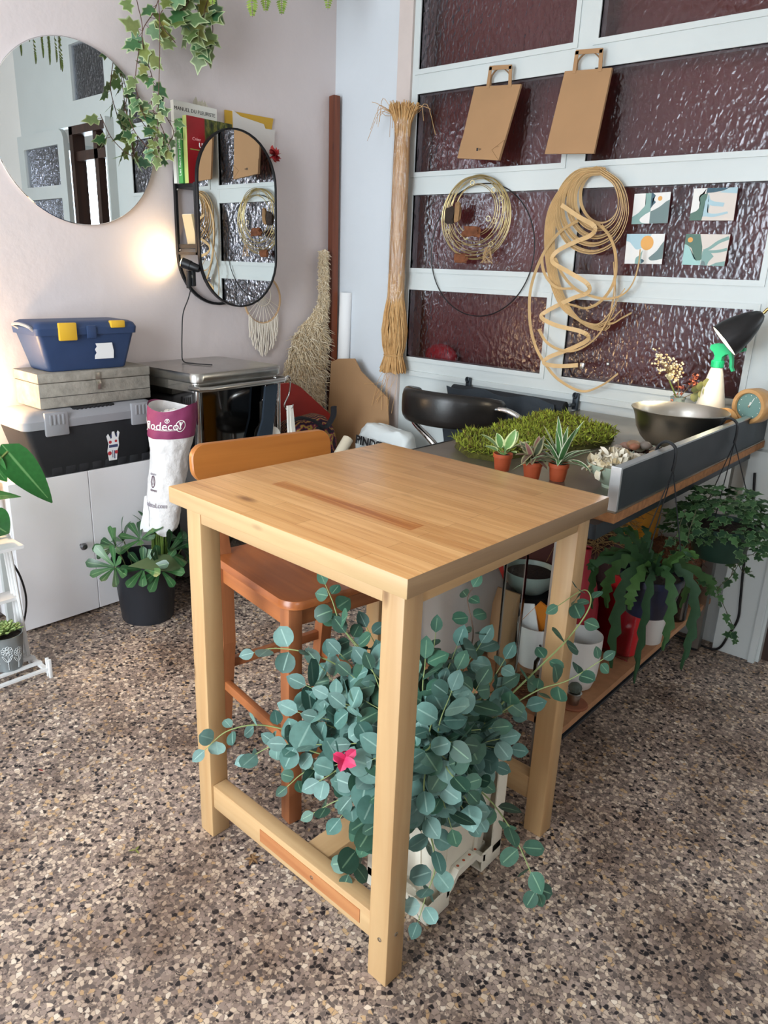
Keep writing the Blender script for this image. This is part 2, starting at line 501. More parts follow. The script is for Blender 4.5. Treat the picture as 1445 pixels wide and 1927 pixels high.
# lower boarding of the partition
lb = B().bx(-1.86, .12, 2.205, 2.25, 0, .955).bx(-1.86, .0, 2.19, 2.21, .94, .965).bx(-.04, .12, 2.15, 2.21, 0, .86).bx(-.04, .03, 2.145, 2.16, .42, .44)
struct('wall_back_boarding', lb, M_WHITE)
struct('trim_2', B().bx(.105, .128, 2.135, 2.30, 0, 2.45).bx(.128, .14, 2.16, 2.30, 0, 2.45), M_WHITE)
struct('wall_back_drape', B().bx(-1.98, .05, 2.40, 2.43, 0, 3.2), M_MAROON)
struct('wall_back_return', B().bx(.03, .05, 2.25, 2.42, 0, 3.2), M_MAROON)
# --- doorway at the right of the partition, seen only in the round mirror
struct('door_1', B().bx(.14, .20, 2.2, 2.3, 0, 2.45).bx(.78, .84, 2.2, 2.3, 0, 2.45).bx(.14, .84, 2.2, 2.3, 2.39, 2.45).bx(.42, .48, 2.22, 2.28, 0, 2.39).bx(.2, .78, 2.22, 2.28, 2.2, 2.27), M_BROWNFR)
ov = struct('window_3', B().bx(.12, 1.75, 2.2, 2.25, 2.45, 2.62).bx(.12, .2, 2.2, 2.25, 2.62, 3.2).bx(.72, .9, 2.2, 2.25, 2.62, 3.2).bx(.9, 1.75, 2.2, 2.25, 2.62, 3.2).bx(.2, .72, 2.2, 2.25, 3.0, 3.2), M_WHITE)
B().bx(.196, .724, 2.22, 2.225, 2.616, 3.004).build('pane', M_TGLASS, ov, False)
dl = B()
dl.bx(.86, .97, 2.16, 2.2, 0, 2.30).bx(1.63, 1.75, 2.16, 2.2, 0, 2.44).bx(.97, 1.63, 2.16, 2.2, 2.33, 2.44).bx(.97, 1.63, 2.16, 2.2, 1.93, 2.03).bx(.97, 1.63, 2.16, 2.2, 0, 1.55)
dl.prism([(.86, 2.30), (.97, 2.30), (.97, 2.44), (.93, 2.44), (.88, 2.41), (.86, 2.37)], 0, .04, frame_mat((0, 2.2, 0), (1, 0, 0), (0, 0, 1)))
leaf_d = struct('door_2', dl, M_WHITE)
for z0, z1 in ((2.03, 2.33), (1.55, 1.93)):
    B().bx(.966, 1.634, 2.178, 2.184, z0, z1).build('pane', M_TGLASS, leaf_d, False)
struct('wall_next_room', B().bx(-2.0, 3.0, 4.95, 5.0, 0, 3.2).bx(-2.05, -2.0, 2.43, 5.0, 0, 3.2), M_CEIL)
nw = struct('window_4', B().bx(2.95, 3.0, 3.0, 3.07, 1.1, 2.62).bx(2.95, 3.0, 4.33, 4.40, 1.1, 2.62).bx(2.95, 3.0, 3.07, 4.33, 1.1, 1.17).bx(2.95, 3.0, 3.07, 4.33, 2.55, 2.62).bx(2.95, 3.0, 3.68, 3.74, 1.17, 2.55), M_WHITE)
B().bx(2.985, 2.995, 3.07, 4.33, 1.17, 2.55).build('pane', emit('bright_sky', 'dfeefc', 3.0), nw, False)
# ================================================================== bar table
def mat_butcher():
    m, nt, bs = newmat('butcher_block_birch')
    v = coords(nt)
    br = tex(nt, 'Brick', v, Scale=1.0)
    br.offset = 0.37; br.offset_frequency = 2; br.squash = 1.0
    for k, x in (('Color1', lin('e0ae74')), ('Color2', lin('c9945a')), ('Mortar', lin('b08048'))): br.inputs[k].default_value = x
    br.inputs['Mortar Size'].default_value = 0.0006; br.inputs['Mortar Smooth'].default_value = 0.4; br.inputs['Bias'].default_value = -0.35
    br.inputs['Brick Width'].default_value = 0.34; br.inputs['Row Height'].default_value = 0.043
    v1 = coords(nt, (2.2, 34, 20)); n = tex(nt, 'Noise', v1, Scale=1.4, Detail=6.0, Distortion=0.8)
    rp = ramp(nt, [(.3, 'dcc3a4'), (.7, 'ffffff')], n.outputs['Fac'])
    col = mix(nt, br.outputs['Color'], rp.outputs[0], 0.75, 'MULTIPLY')
    # knots and a few dark streaks
    vk = coords(nt, (2.6, 7, 5)); vo = tex(nt, 'Voronoi', vk, Scale=1.0); rk = ramp(nt, [(.03, '7a4a25'), (.11, 'ffffff')], vo.outputs['Distance'])
    col = mix(nt, col, rk.outputs[0], .7, 'MULTIPLY')
    vs = coords(nt, (1.3, 60, 60)); ns = tex(nt, 'Noise', vs, Scale=1.7, Detail=2.0); rs = ramp(nt, [(.70, (1, 1, 1)), (.78, lin('b07a45'))], ns.outputs['Fac'])
    col = mix(nt, col, rs.outputs[0], .7, 'MULTIPLY')
    # one darker reddish stave near the left edge
    sp = nt.nodes.new('ShaderNodeSeparateXYZ'); nt.links.new(coords(nt), sp.inputs[0])
    def band(sock, a, b):
        m1 = nt.nodes.new('ShaderNodeMath'); m1.operation = 'GREATER_THAN'; nt.links.new(sock, m1.inputs[0]); m1.inputs[1].default_value = a
        m2 = nt.nodes.new('ShaderNodeMath'); m2.operation = 'LESS_THAN'; nt.links.new(sock, m2.inputs[0]); m2.inputs[1].default_value = b
        m3 = nt.nodes.new('ShaderNodeMath'); m3.operation = 'MULTIPLY'; nt.links.new(m1.outputs[0], m3.inputs[0]); nt.links.new(m2.outputs[0], m3.inputs[1]); return m3.outputs[0]
    mm = nt.nodes.new('ShaderNodeMath'); mm.operation = 'MULTIPLY'; nt.links.new(band(sp.outputs[0], -.60, -.16), mm.inputs[0]); nt.links.new(band(sp.outputs[1], .193, .2365), mm.inputs[1])
    dk = mix(nt, col, ramp(nt, [(.35, 'dcba94'), (.65, 'f6e6d0')], n.outputs['Fac']).outputs[0], 1.0, 'MULTIPLY')
    col = mix(nt, col, dk, mm.outputs[0])
    nt.links.new(col, bs.inputs['Base Color'])
    bs.inputs['Roughness'].default_value = 0.32; bs.inputs['Specular IOR Level'].default_value = 0.4
    bump(nt, bs, n.outputs['Fac'], 0.03, .003)
    return m


M_TOP = mat_butcher()
M_BIRX = wood('birch_x', 'c09a6c', 'd0ae80', 'X'); M_BIRY = wood('birch_y', 'c09a6c', 'd0ae80', 'Y'); M_BIRZ = wood('birch_z', 'bd9566', 'cda97a', 'Z')
tb = thing('bar_table', 'tall square pale birch bar table with a butcher block top and footrest rails', 'table', (0, 0, 0), -0.02746)
def tbox(name, m, *a, bev=.003):
    return B().bx(*a, bev=bev).build(name, m, tb, local=True)
tt = tbox('table_top', M_TOP, -.74, 0, 0, .74, .932, .972, bev=.0035)
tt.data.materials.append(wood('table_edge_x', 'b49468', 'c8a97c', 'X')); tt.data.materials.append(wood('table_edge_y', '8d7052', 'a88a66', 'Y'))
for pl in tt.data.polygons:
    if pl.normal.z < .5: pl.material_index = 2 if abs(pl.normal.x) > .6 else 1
L0, L1 = .028, .083
for sx, sy in ((0, 0), (1, 0), (0, 1), (1, 1)):
    x0 = -L1 if sx == 0 else -.74 + L0; y0 = L0 if sy == 0 else .74 - L1
    tbox('leg', M_BIRZ, x0, x0 + .055, y0, y0 + .055, 0, .932, bev=.004)
for y0 in (.030, .74 - .030 - .024): tbox('apron', M_BIRX, -.74 + L1, -L1, y0, y0 + .024, .892, .932)
for x0 in (-.030 - .024, -.74 + .030): tbox('apron', M_BIRY, x0, x0 + .024, L1, .74 - L1, .892, .932)
for y0 in (.034, .74 - .034 - .042): tbox('footrest_rail', M_BIRX, -.74 + L1, -L1, y0, y0 + .042, .095, .165)
tbox('footrest_rail', M_BIRY, -.335, -.265, .076, .664, .095, .160)
inl = B().bx(-.46, -.115, .0325, .0345, .112, .148); inl.build('footrest_inlay', wood('reddish_inlay', 'a8673d', 'c08555', 'X'), tb, local=True)
for p, ax in (((-.27, .0335, .13), 'X'), ((-.05, .0275, .12), 'X'), ((-.0285, .055, .13), 'Y')):
    B().lathe([(.005, 0), (.005, .0015), (.003, .002)], n=12, M=Matrix.Translation(p) @ Matrix.Rotation(PI / 2, 4, ax)).build('bolt_head', M_STEEL, tb, local=True)

# ================================================================== counter stool tucked under it
M_STZ = wood('stool_pine_z', '8f5431', 'ab6b42', 'Z'); M_STX = wood('stool_pine_x', '9a5a32', 'b8703f', 'X'); M_STY = wood('stool_pine_y', '8f5431', 'ab6b42', 'Y')
M_BACKR = wood('stool_backrest_wood', 'b06a2c', 'c47c38', 'Y', knots=False, rough=.35)
M_SEAT = wood('stool_seat_wood', '96532b', 'b56c3b', 'X', rough=.28)
st = thing('counter_stool', 'reddish pine counter stool with orange backrest tucked under the bar table', 'stool', (-.70, .445, 0), R(-9.8))
def sbox(name, m, *a, bev=.003, M=None):
    return B().bx(*a, bev=bev, M=M).build(name, m, st, local=True)
out = rrect(.43, .43, .045, 6)
s_ = B(); n_ = len(out)
def ring(k, z, bow=True): return [Vector((x * k + (.018 * (1 - (y / .215) ** 2) if x > 0 else 0), y * k, z)) for x, y in out]
rgs = [ring(.97, .655), ring(1, .660), ring(1.0, .674), ring(.985, .681), ring(.9, .681), ring(.7, .676), ring(.35, .673), ring(.02, .672)]
s_.rings(rgs); s_.build('seat', M_SEAT, st, local=True)
for sy in (-1, 1):
    sbox('leg', M_STZ, .150, .192, sy * .176 - .021, sy * .176 + .021, 0, .655)
    # rear legs run up into the backrest, leaning back a little
    lg = B(); p = []
    for z, x, hw in ((0, -.235, .019), (.40, -.185, .021), (.66, -.19, .021), (.84, -.232, .017), (.885, -.249, .012)):
        p.append([Vector((x + a * hw, sy * .178 + c * hw * .95, z)) for a, c in ((-1, -1), (1, -1), (1, 1), (-1, 1))])
    lg.rings(p); lg.build('leg', M_STZ, st, local=True, smooth=False)
    sbox('seat_apron', M_STX, -.19, .16, sy * .178 - .012, sy * .178 + .012, .595, .655)
    sbox('stretcher', M_STX, -.19, .16, sy * .178 - .010, sy * .178 + .010, .235, .265)
sbox('seat_apron', M_STY, .158, .182, -.16, .16, .595, .655); sbox('seat_apron', M_STY, -.20, -.176, -.16, .16, .595, .655)
sbox('footrest_bar', M_STY, .160, .180, -.16, .16, .17, .20); sbox('stretcher', M_STY, -.21, -.19, -.16, .16, .30, .33)
bk = B(); rr = [(x, y + (.012 * (x / .235) ** 2 if y < 0 else 0)) for x, y in rrect(.47, .118, .04, 7)]
rings_ = []
for t in (0.0, .15, .85, 1.0):
    th_ = -.011 + .022 * t; k = .985 if t in (0.0, 1.0) else 1
    # bevelled, gently curved across its width
    rings_.append([Vector((-.262 + th_ - .10 * (y_ ** 2) * -1 * .0 + .16 * (x_ ** 2) - .10 * (y_ * k), x_ * k, .928 + y_ * k)) for x_, y_ in rr])
bk.rings(rings_); bk.build('backrest', M_BACKR, st, local=True)

# ================================================================== workbench
wb = thing('workbench', 'long grey metal topped workbench with raised side rail and open chipboard shelf', 'workbench', (-.4, 1.5, 0))
M_CHIP = plain('raw_chipboard', '9b6b43', .8, var=.25, vscale=60, bumpy=.1)
M_SHELF = plain('chipboard_shelf', 'a87a56', .6, var=.12, vscale=30)
B().bx(-.785, -.006, .85, 2.185, .897, .902).build('metal_top', M_TOPMETAL, wb, False)
B().bx(-.780, -.004, .845, 2.185, .872, .897).build('chipboard_core', M_CHIP, wb, False)
B().bx(-.788, -.783, .84, 2.185, .868, .904).build('edge_strip', M_DARKMETAL, wb, False)
B().bx(-.016, -.010, .862, 2.19, .902, 1.014).build('side_rail', M_DARKMETAL, wb, False)
M_ALU = plain('bright_aluminium', 'c9cdd0', .3, .9)
B().bx(-.030, -.008, .858, 2.19, 1.012, 1.017).build('rail_lip', M_ALU, wb, False)
B().bx(-.034, -.006, .852, .862, .898, 1.018, bev=.001).build('rail_end_cap', M_ALU, wb, False)
bm_ = B().bx(-.07, -.03, .80, 2.12, .832, .872).bx(-.76, -.72, .80, 2.12, .832, .872).bx(-.72, -.07, .80, .84, .832, .872).bx(-.72, -.07, 2.08, 2.12, .832, .872)
bm_.build('steel_frame', M_DARKMETAL, wb, False)
for x0, y0 in ((-.175, .87), (-.76, .87), (-.115, 2.07), (-.76, 2.07)):
    if True:
        lg = B().bx(x0, x0 + .04, y0, y0 + .04, .012, .832).build('leg', M_STEEL, wb, False)
        B().bx(x0 + .005, x0 + .035, y0 + .005, y0 + .035, 0, .014).build('foot', M_BLACKP, lg, False)
B().bx(-.755, -.083, .87, 2.16, .190, .212).build('shelf', M_SHELF, wb, False)
B().bx(-.14, -.10, .90, 1.75, .150, .186).bx(-.10, -.09, .90, 1.75, .155, .165).build('drawer_slide', M_DARKMETAL, wb, False)

# ================================================================== low white cabinet, tool boxes
M_CAB = plain('white_cabinet_paint', 'eceaec', .42, var=.03, vscale=3, bumpy=.03)
cb = thing('low_cabinet', 'low white painted cabinet under the stacked tool boxes', 'cabinet', (-2.26, .55, 0))
B().bx(-2.375, -2.155, .215, .885, .02, .632).build('body', M_CAB, cb, False)
d = B().bx(-2.155, -2.137, .217, .540, .012, .632, bev=.0015).build('door', M_CAB, cb, False)
kn = B().lathe([(.006, 0), (.006, .012), (.013, .018), (.0155, .027), (.011, .036), (0, .039)], n=20, M=Matrix.Translation((-2.137, .482, .320)) @ Matrix.Rotation(PI / 2, 4, 'Y')).build('knob', plain('pewter_knob', '77777a', .3, .9), d)
B().bx(-2.155, -2.137, .543, .883, .012, .632, bev=.0015).build('door', M_CAB, cb, False)
B().bx(-2.36, -2.17, .23, .87, 0, .02).build('plinth', M_BLACKP, cb, False)

M_TBK = plain('black_box_plastic', '26272b', .5, var=.06, vscale=30)
M_TGR = plain('grey_lid_plastic', '8f8f93', .42, var=.03)
t1 = thing('tool_box', 'large black tool box with grey lid, lowest of the stack on the white cabinet', 'tool box', (-2.24, .58, .633))
def tapered(x0, x1, y0, y1, z0, z1, tx, ty, r=.02):
    cx, cy = (x0 + x1) / 2, (y0 + y1) / 2; q = B(); rg = []
    for z, k in ((z0, 0), (z0 + .006, .15), (z1 - .004, .97), (z1, 1)):
        w_, h_ = (x1 - x0) - 2 * tx * (1 - k), (y1 - y0) - 2 * ty * (1 - k)
        rg.append([Vector((cx + a, cy + c_, z)) for a, c_ in rrect(w_, h_, r, 4)])
    q.rings(rg); return q
tapered(-2.372, -2.125, .300, .880, .633, .835, .018, .06, .025).build('body', M_TBK, t1)
rb = B()
for k in range(8): rb.bx(-2.148, -2.138, .395 + k * .057, .397 + k * .057 + .040, .636, .668, bev=.002)
rb.bx(-2.142, -2.1255, .345, .83, .822, .836, bev=.003)
rb.build('base_ribs', M_TBK, t1)
ld = tapered(-2.374, -2.118, .292, .888, .830, .862, .002, .002, .03)
rg = []
for z, k in ((.862, 0), (.880, .012), (.895, .035), (.898, .06)):
    rg.append([Vector((-2.246 + a, .59 + c_, z)) for a, c_ in rrect(.256 - 2 * k, .596 - 2 * k, .03, 4)])
ld.rings(rg); ld.build('lid', M_TGR, t1)
hd = B().bx(-2.172, -2.145, .505, .690, .880, .899, bev=.006)
for k in range(9): hd.bx(-2.150, -2.1425, .520 + k * .018, .530 + k * .018, .884, .897, bev=.002)
hd.build('handle', M_BLACKP, t1)
for y0 in (.375, .745): 
    lt = B().bx(-2.128, -2.112, y0, y0 + .095, .80, .895, bev=.006)
    for k in range(4): lt.bx(-2.113, -2.109, y0 + .018 + k * .017, y0 + .026 + k * .017, .845, .885, bev=.001)
    lt.build('latch', M_TGR, t1)
# sticker: a white outlined hand with red spots, on the front
sk = B(); Ms = frame_mat((-2.1305, .660, .722), (0, 1, 0), (.07, 0, 1))
outl = [(-.022, -.062), (.014, -.062), (.018, -.02), (.026, .0), (.024, .03), (.030, .055), (.022, .064), (.010, .04), (.006, .062), (-.004, .062), (-.010, .03), (-.022, .055), (-.030, .045), (-.022, .01), (-.028, -.02)]
sk.prism(outl, 0, .0008, Ms); sk = sk.build('sticker', M_PAPER, t1, False)
sd = B()
for (x, y, r_) in ((-.014, .018, .007), (.012, .02, .006), (-.018, -.03, .009), (.012, -.028, .008)):
    sd.prism([(x + r_ * math.cos(a), y + r_ * math.sin(a)) for a in [k * PI / 5 for k in range(10)]], .0008, .0012, Ms)
sd.build('sticker_spots', plain('sticker_red', 'b3343c', .6), sk, False)
sd = B()
for (x0, y0, x1, y1) in ((-.02, -.006, .02, .006), (-.012, .034, -.006, .05), (.002, -.055, .006, -.02), (-.006, -.05, -.003, -.018), (.012, .038, .018, .054)):
    sd.prism([(x0, y0), (x1, y0), (x1, y1), (x0, y1)], .0008, .0012, Ms)
sd.build('sticker_lines', plain('sticker_blue', '3d4468', .6), sk, False)
lb_ = B().bx(-2.1255, -2.1225, .832, .866, .795, .825).build('green_label', plain('label_green', '9cc0a0', .5), t1, False)

M_PLY = plain('old_grey_wood', '8d877d', .75, var=.22, vscale=26, bumpy=.25, bscale=60)
t2 = thing('wooden_tool_chest', 'weathered grey wooden chest with a metal hasp, between the two tool boxes', 'chest', (-2.26, .63, .9))
B().bx(-2.37, -2.16, .385, .870, .901, .998, bev=.004).build('body', M_PLY, t2)
B().bx(-2.372, -2.158, .383, .872, .9995, 1.038, bev=.005).build('lid', M_PLY, t2)
B().bx(-2.1605, -2.158, .388, .868, .944, .9455).build('board_seam', M_BLACK, t2, False)
hs = B().bx(-2.1585, -2.153, .618, .640, .995, 1.03, bev=.002).bx(-2.158, -2.147, .620, .638, .960, 1.0, bev=.003).lathe([(.0, 0), (.008, .001), (.008, .005), (0, .006)], n=12, M=Matrix.Translation((-2.147, .629, .985)) @ Matrix.Rotation(PI / 2, 4, 'Y'))
hs.build('hasp', plain('worn_tin', 'a39d92', .35, .9), t2)

M_BLUE = plain('navy_box_plastic', '2d4063', .48, var=.05, vscale=20)
t3 = thing('small_tool_box', 'navy blue tool box with yellow latches on top of the wooden chest', 'tool box', (-2.26, .62, 1.039))
tapered(-2.36, -2.160, .400, .815, 1.0395, 1.19, .022, .045, .02).build('body', M_BLUE, t3)
fl = B()
for y0 in (.515, .720):
    fl.bx(-2.172, -2.156, y0, y0 + .005, 1.05, 1.185, M=None)
tl = tapered(-2.368, -2.152, .392, .823, 1.180, 1.206, .002, .002, .02)
rg = []
for z, k in ((1.206, 0), (1.222, .008), (1.230, .022), (1.232, .05)):
    rg.append([Vector((-2.26 + a, .6075 + c_, z)) for a, c_ in rrect(.216 - 2 * k, .431 - 2 * k, .02, 4)])
tl.rings(rg); tl.build('lid', M_BLUE, t3)
M_YEL = plain('yellow_latch', 'd9ab32', .45)
q = B().bx(-2.158, -2.142, .480, .552, 1.160, 1.228, bev=.004); q.build('latch', M_YEL, t3)
q = B().bx(-2.168, -2.145, .700, .762, 1.203, 1.232, bev=.004); q.build('latch', M_YEL, t3)
q = B().bx(-2.152, -2.146, .595, .635, 1.165, 1.215, bev=.003); q.build('lid_clasp', M_BLUE, t3)
q = B().tube(spline([(-2.30, .395, 1.20), (-2.30, .375, 1.215), (-2.24, .372, 1.222), (-2.18, .378, 1.215), (-2.175, .395, 1.20)], 5), .006, 6); q.build('handle', M_TGR, t3)
Mp = frame_mat((-2.1635, .672, 1.110), (0, 1, 0), (.14, 0, 1))
q = B().prism([(-.042, -.030), (.040, -.030), (.040, .0), (.032, .034), (-.04, .034), (-.034, .02), (-.042, .01), (-.035, -.005), (-.042, -.016)], 0, .001, Mp); q.build('paper_label', M_PAPER, t3, False)

# ================================================================== chrome cabinet trolley beside the tool boxes
M_SMOKE = plain('smoked_gloss', '6a6866', .05, 1.0)
TR = R(4)
tr = thing('steel_trolley', 'square glossy black cabinet trolley with steel lid and towel rail', 'trolley', (-2.145, 1.165, 0), TR)
def tbx(name, m, *a, bev=.002): return B().bx(*a, bev=bev).build(name, m, tr, local=True)
W2, D2 = .235, .205
ld = B(); rg = []
for z, k in ((.985, .004), (.990, 0), (1.018, 0), (1.026, .004), (1.028, .02)):
    rg.append([Vector((a, c_, z)) for a, c_ in rrect(2 * D2 + .05 - 2 * k, 2 * W2 + .05 - 2 * k, .045, 6)])
ld.rings(rg); ld.build('lid', M_STEEL, tr, local=True)
bd = B(); rg = [[Vector((a, c_, z)) for a, c_ in rrect(2 * D2 + .02, 2 * W2 + .02, .035, 5)] for z in (.945, .984)]
bd.rings(rg); bd.build('chrome_collar', M_CHROME, tr, local=True)
bd = B(); rg = [[Vector((a, c_, z)) for a, c_ in rrect(2 * D2, 2 * W2, .03, 5)] for z in (.06, .944)]
bd.rings(rg); bd.build('body', M_SMOKE, tr, local=True)
for sx in (-1, 1):
    for sy in (-1, 1):
        B().tube([(sx * (D2 + .004), sy * (W2 + .004), .0), (sx * (D2 + .004), sy * (W2 + .004), .96)], .012, 10).build('corner_post', M_CHROME, tr, local=True)
rl = [(D2 - .02, -W2 - .02, .965), (D2 + .045, -W2 - .02, .965)] + [(D2 + .06, -W2 + .02, .965), (D2 + .06, W2 - .02, .965), (D2 + .045, W2 + .02, .965), (D2 - .02, W2 + .02, .965)]
B().tube(rl, .011, 10).build('towel_rail', M_STEEL, tr, local=True)
# ================================================================== things on and against the left wall
def ivy_leaf(b, p, d, nrm, size, lobes=1.0, sharp=1.0):
    """five lobed leaf: stalk end, pointing direction, face normal"""
    d = Vector(d).normalized(); nrm = Vector(nrm); nrm = nrm - d * nrm.dot(d)
    nrm = nrm.normalized() if nrm.length > 1e-4 else d.orthogonal().normalized(); sd = d.cross(nrm); p = Vector(p)
    lay = b.bm.verts.layers.float.get('rim') or b.bm.verts.layers.float.new('rim')
    half = [(.0, .0), (-.14, .16), (.02, .44), (.26, .25), (.50, .40), (.62, .17), (1.0, 0)]
    half = [(x, y * (1.0 if lobes == 1 else lobes)) for x, y in half]
    ol = half + [(x, -y) for x, y in half[-2:0:-1]]
    c = b.bm.verts.new(p + d * .30 * size); c[lay] = 0
    vs = []
    for i, (x, y) in enumerate(ol):
        cv = -.10 * abs(y) - .06 * x * x
        v = b.bm.verts.new(p + d * x * size + sd * y * size + nrm * cv * size); v[lay] = 1 if i else .5; vs.append(v)
    for i in range(len(vs)): b.bm.faces.new((c, vs[i], vs[(i + 1) % len(vs)]))


# round mirror
rmn = Matrix.Translation((-2.372, .742, 1.934)) @ Matrix.Rotation(R(-1.3), 4, 'Z') @ Matrix.Rotation(PI / 2, 4, 'Y')
t = thing('round_mirror', 'large round frameless mirror on the left wall', 'mirror', (-2.374, .742, 1.597))
B().lathe([(.0, 0), (.335, 0), (.337, .002), (.337, .006)], n=96, M=rmn).build('backing', M_PAPER, t)
B().lathe([(.336, .0062), (.334, .0085), (.0, .0085)], n=96, M=rmn).build('glass', M_MIRROR, t, angle=10)

# oval mirror with shelf frame behind it
t = thing('oval_mirror_shelf', 'black framed oval mirror standing off the wall with small shelves behind', 'mirror', (-2.29, 1.41, 1.277))
def stadium(w_, h_, n=20):
    r_ = w_ / 2; o = []
    for k in range(n + 1): a = PI * k / n; o.append((r_ * math.cos(a), h_ / 2 - r_ + r_ * math.sin(a)))
    for k in range(n + 1): a = PI + PI * k / n; o.append((r_ * math.cos(a), -h_ / 2 + r_ + r_ * math.sin(a)))
    return o
OY, OZ = 1.405, 1.658
def oval_ring(w_, h_, x0, x1, th):
    q = B(); o1 = stadium(w_, h_); o2 = stadium(w_ - 2 * th, h_ - 2 * th)
    rg = [[Vector((x, OY + a, OZ + c)) for a, c in o] for x, o in ((x0, o1), (x1, o1), (x1, o2), (x0, o2))]
    q.rings(rg, True, False, True); return q
oval_ring(.452, .768, -2.212, -2.196, .008).build('front_frame', M_BLACK, t)
oval_ring(.452, .768, -2.376, -2.362, .012).build('back_frame', M_BLACK, t)
q = B(); q.prism(stadium(.440, .756), -2.204, -2.200, Matrix(((0, 0, 1, 0), (1, 0, 0, OY), (0, 1, 0, OZ), (0, 0, 0, 1)))); q.build('mirror_glass', M_MIRROR, t, False)
for z, y0, y1 in ((1.797, 1.19, 1.62), (1.545, 1.182, 1.628)):
    B().bx(-2.374, -2.214, y0, y1, z - .016, z).build('shelf', M_BLACK, t, False)
for sy in (-1, 1):
    q = B()
    yy = OY + sy * .222
    q.bx(-2.374, -2.358, yy - .006, yy + .006, 1.50, 1.815)
    q.build('upright', M_BLACK, t, False)
    B().bx(-2.375, -2.212, yy - .005, yy + .005, 1.500, 1.512).build('bracket', M_BLACK, t, False)
    B().bx(-2.225, -2.212, yy - .005, yy + .005, 1.50, 1.80).build('front_upright', M_BLACK, t, False)
for (y_, z_) in ((1.186, 1.775), (1.186, 1.52)):
    B().ball((-2.352, y_, z_), .006, 1).build('screw', M_STEEL, t)

M_PAGES = plain('book_pages', 'e2dccb', .85); M_INK = plain('black_ink', '222022', .7); M_INKW = plain('white_ink', 'efefe8', .6)
def book(label, x0, x1, y0, y1, z0, z1, mc, ms=None, grp=None):
    o = thing('book', label, 'book', ((x0 + x1) / 2, (y0 + y1) / 2, z0), 0, grp)
    B().bx(x1 - .0015, x1, y0, y1, z0, z1).bx(x0, x0 + .0015, y0, y1, z0, z1).build('cover', mc, o, False)
    B().bx(x0, x1, y0 - .0018, y0, z0, z1).build('spine', ms or mc, o, False)
    B().bx(x0 + .0015, x1 - .0015, y0 + .001, y1 - .004, z0 + .003, z1 - .003).build('pages', M_PAGES, o, False)
    return o
FX = lambda x, y, z: frame_mat((x, y, z), (0, 1, 0), (0, 0, 1))
wbk = book('tall white flower handbook with black title, rearmost on the mirror shelf', -2.352, -2.330, 1.170, 1.395, 1.798, 2.128, plain('book_white', 'd9d8d0', .5))
text_mesh('MANUEL DU FLEURISTE', .0205, FX(-2.3298, 1.278, 2.098), 'title', M_INK, wbk)
gbk = book('green spined gardening book between the white and the red book', -2.326, -2.296, 1.178, 1.40, 1.798, 2.055, plain('book_green', '3f8a48', .5), plain('book_spine_green', '4f9a50', .5))
text_mesh('Les fleurs au jardin bio', .020, frame_mat((-2.311, 1.1758, 1.92), (0, 0, 1), (-1, 0, 0)), 'spine_title', M_INKW, gbk)
M_RBK = bpy.data.materials.new('book_red_cover')
m, nt, bs = newmat('book_red_photo')
v = coords(nt, (1, 1, 1)); sx_ = nt.nodes.new('ShaderNodeSeparateXYZ'); nt.links.new(v, sx_.inputs[0])
n = tex(nt, 'Noise', coords(nt, (1, 34, 14)), Scale=1.5, Detail=6.0)
gp = ramp(nt, [(.35, '171a14'), (.5, '3a4420'), (.6, '6d6a30'), (.7, '20180f')], n.outputs['Fac'])
msk = ramp(nt, [(.49, (0, 0, 0)), (.52, (1, 1, 1))]); ad = nt.nodes.new('ShaderNodeMath'); ad.operation = 'MULTIPLY_ADD'; ad.inputs[1].default_value = 4.0
nt.links.new(sx_.outputs[1], ad.inputs[0]); ad.inputs[2].default_value = .62; nt.links.new(ad.outputs[0], msk.inputs[0])
nt.links.new(mix(nt, '8e1c22', gp.outputs[0], msk.outputs[0]), bs.inputs['Base Color']); bs.inputs['Roughness'].default_value = .35
rbk = book('red and dark photo covered book right behind the oval mirror', -2.292, -2.266, 1.186, 1.430, 1.798, 2.066, m, plain('book_lime', 'b9c272', .5))
text_mesh('UN MUR', .028, FX(-2.2655, 1.300, 1.955), 'title', M_INKW, rbk, bold=.0006)
text_mesh('Créer', .018, FX(-2.2655, 1.235, 1.978), 'subtitle', plain('pink_ink', 'e0a0a0', .6), rbk)
B().bx(-2.2657, -2.2651, 1.20, 1.36, 1.934, 1.938).build('rule', plain('olive_ink', '8f9a4c', .6), rbk, False)
for i, (dx, lab) in enumerate(((0, 'small black notebook leaning on the lower mirror shelf'), (.03, 'small cream notebook leaning on the lower mirror shelf, nearest the lamp'))):
    o = thing('notebook', lab, 'notebook', (-2.30 + dx, 1.245, 1.546), 0, None)
    Ml = Matrix.Translation((-2.30 + dx, 1.232 - .022 * i, 1.548)) @ Matrix.Rotation(R(11), 4, 'X')
    B().bx(-.05, .02, -.006, .006, 0, .125, M=Ml).build('cover', M_BLACKP if i == 0 else plain('cream_cover', 'cbb68f', .6), o, False)
    B().bx(-.048, .0185, -.0045, .0045, .002, .1265, M=Ml).build('pages', M_PAGES, o, False)

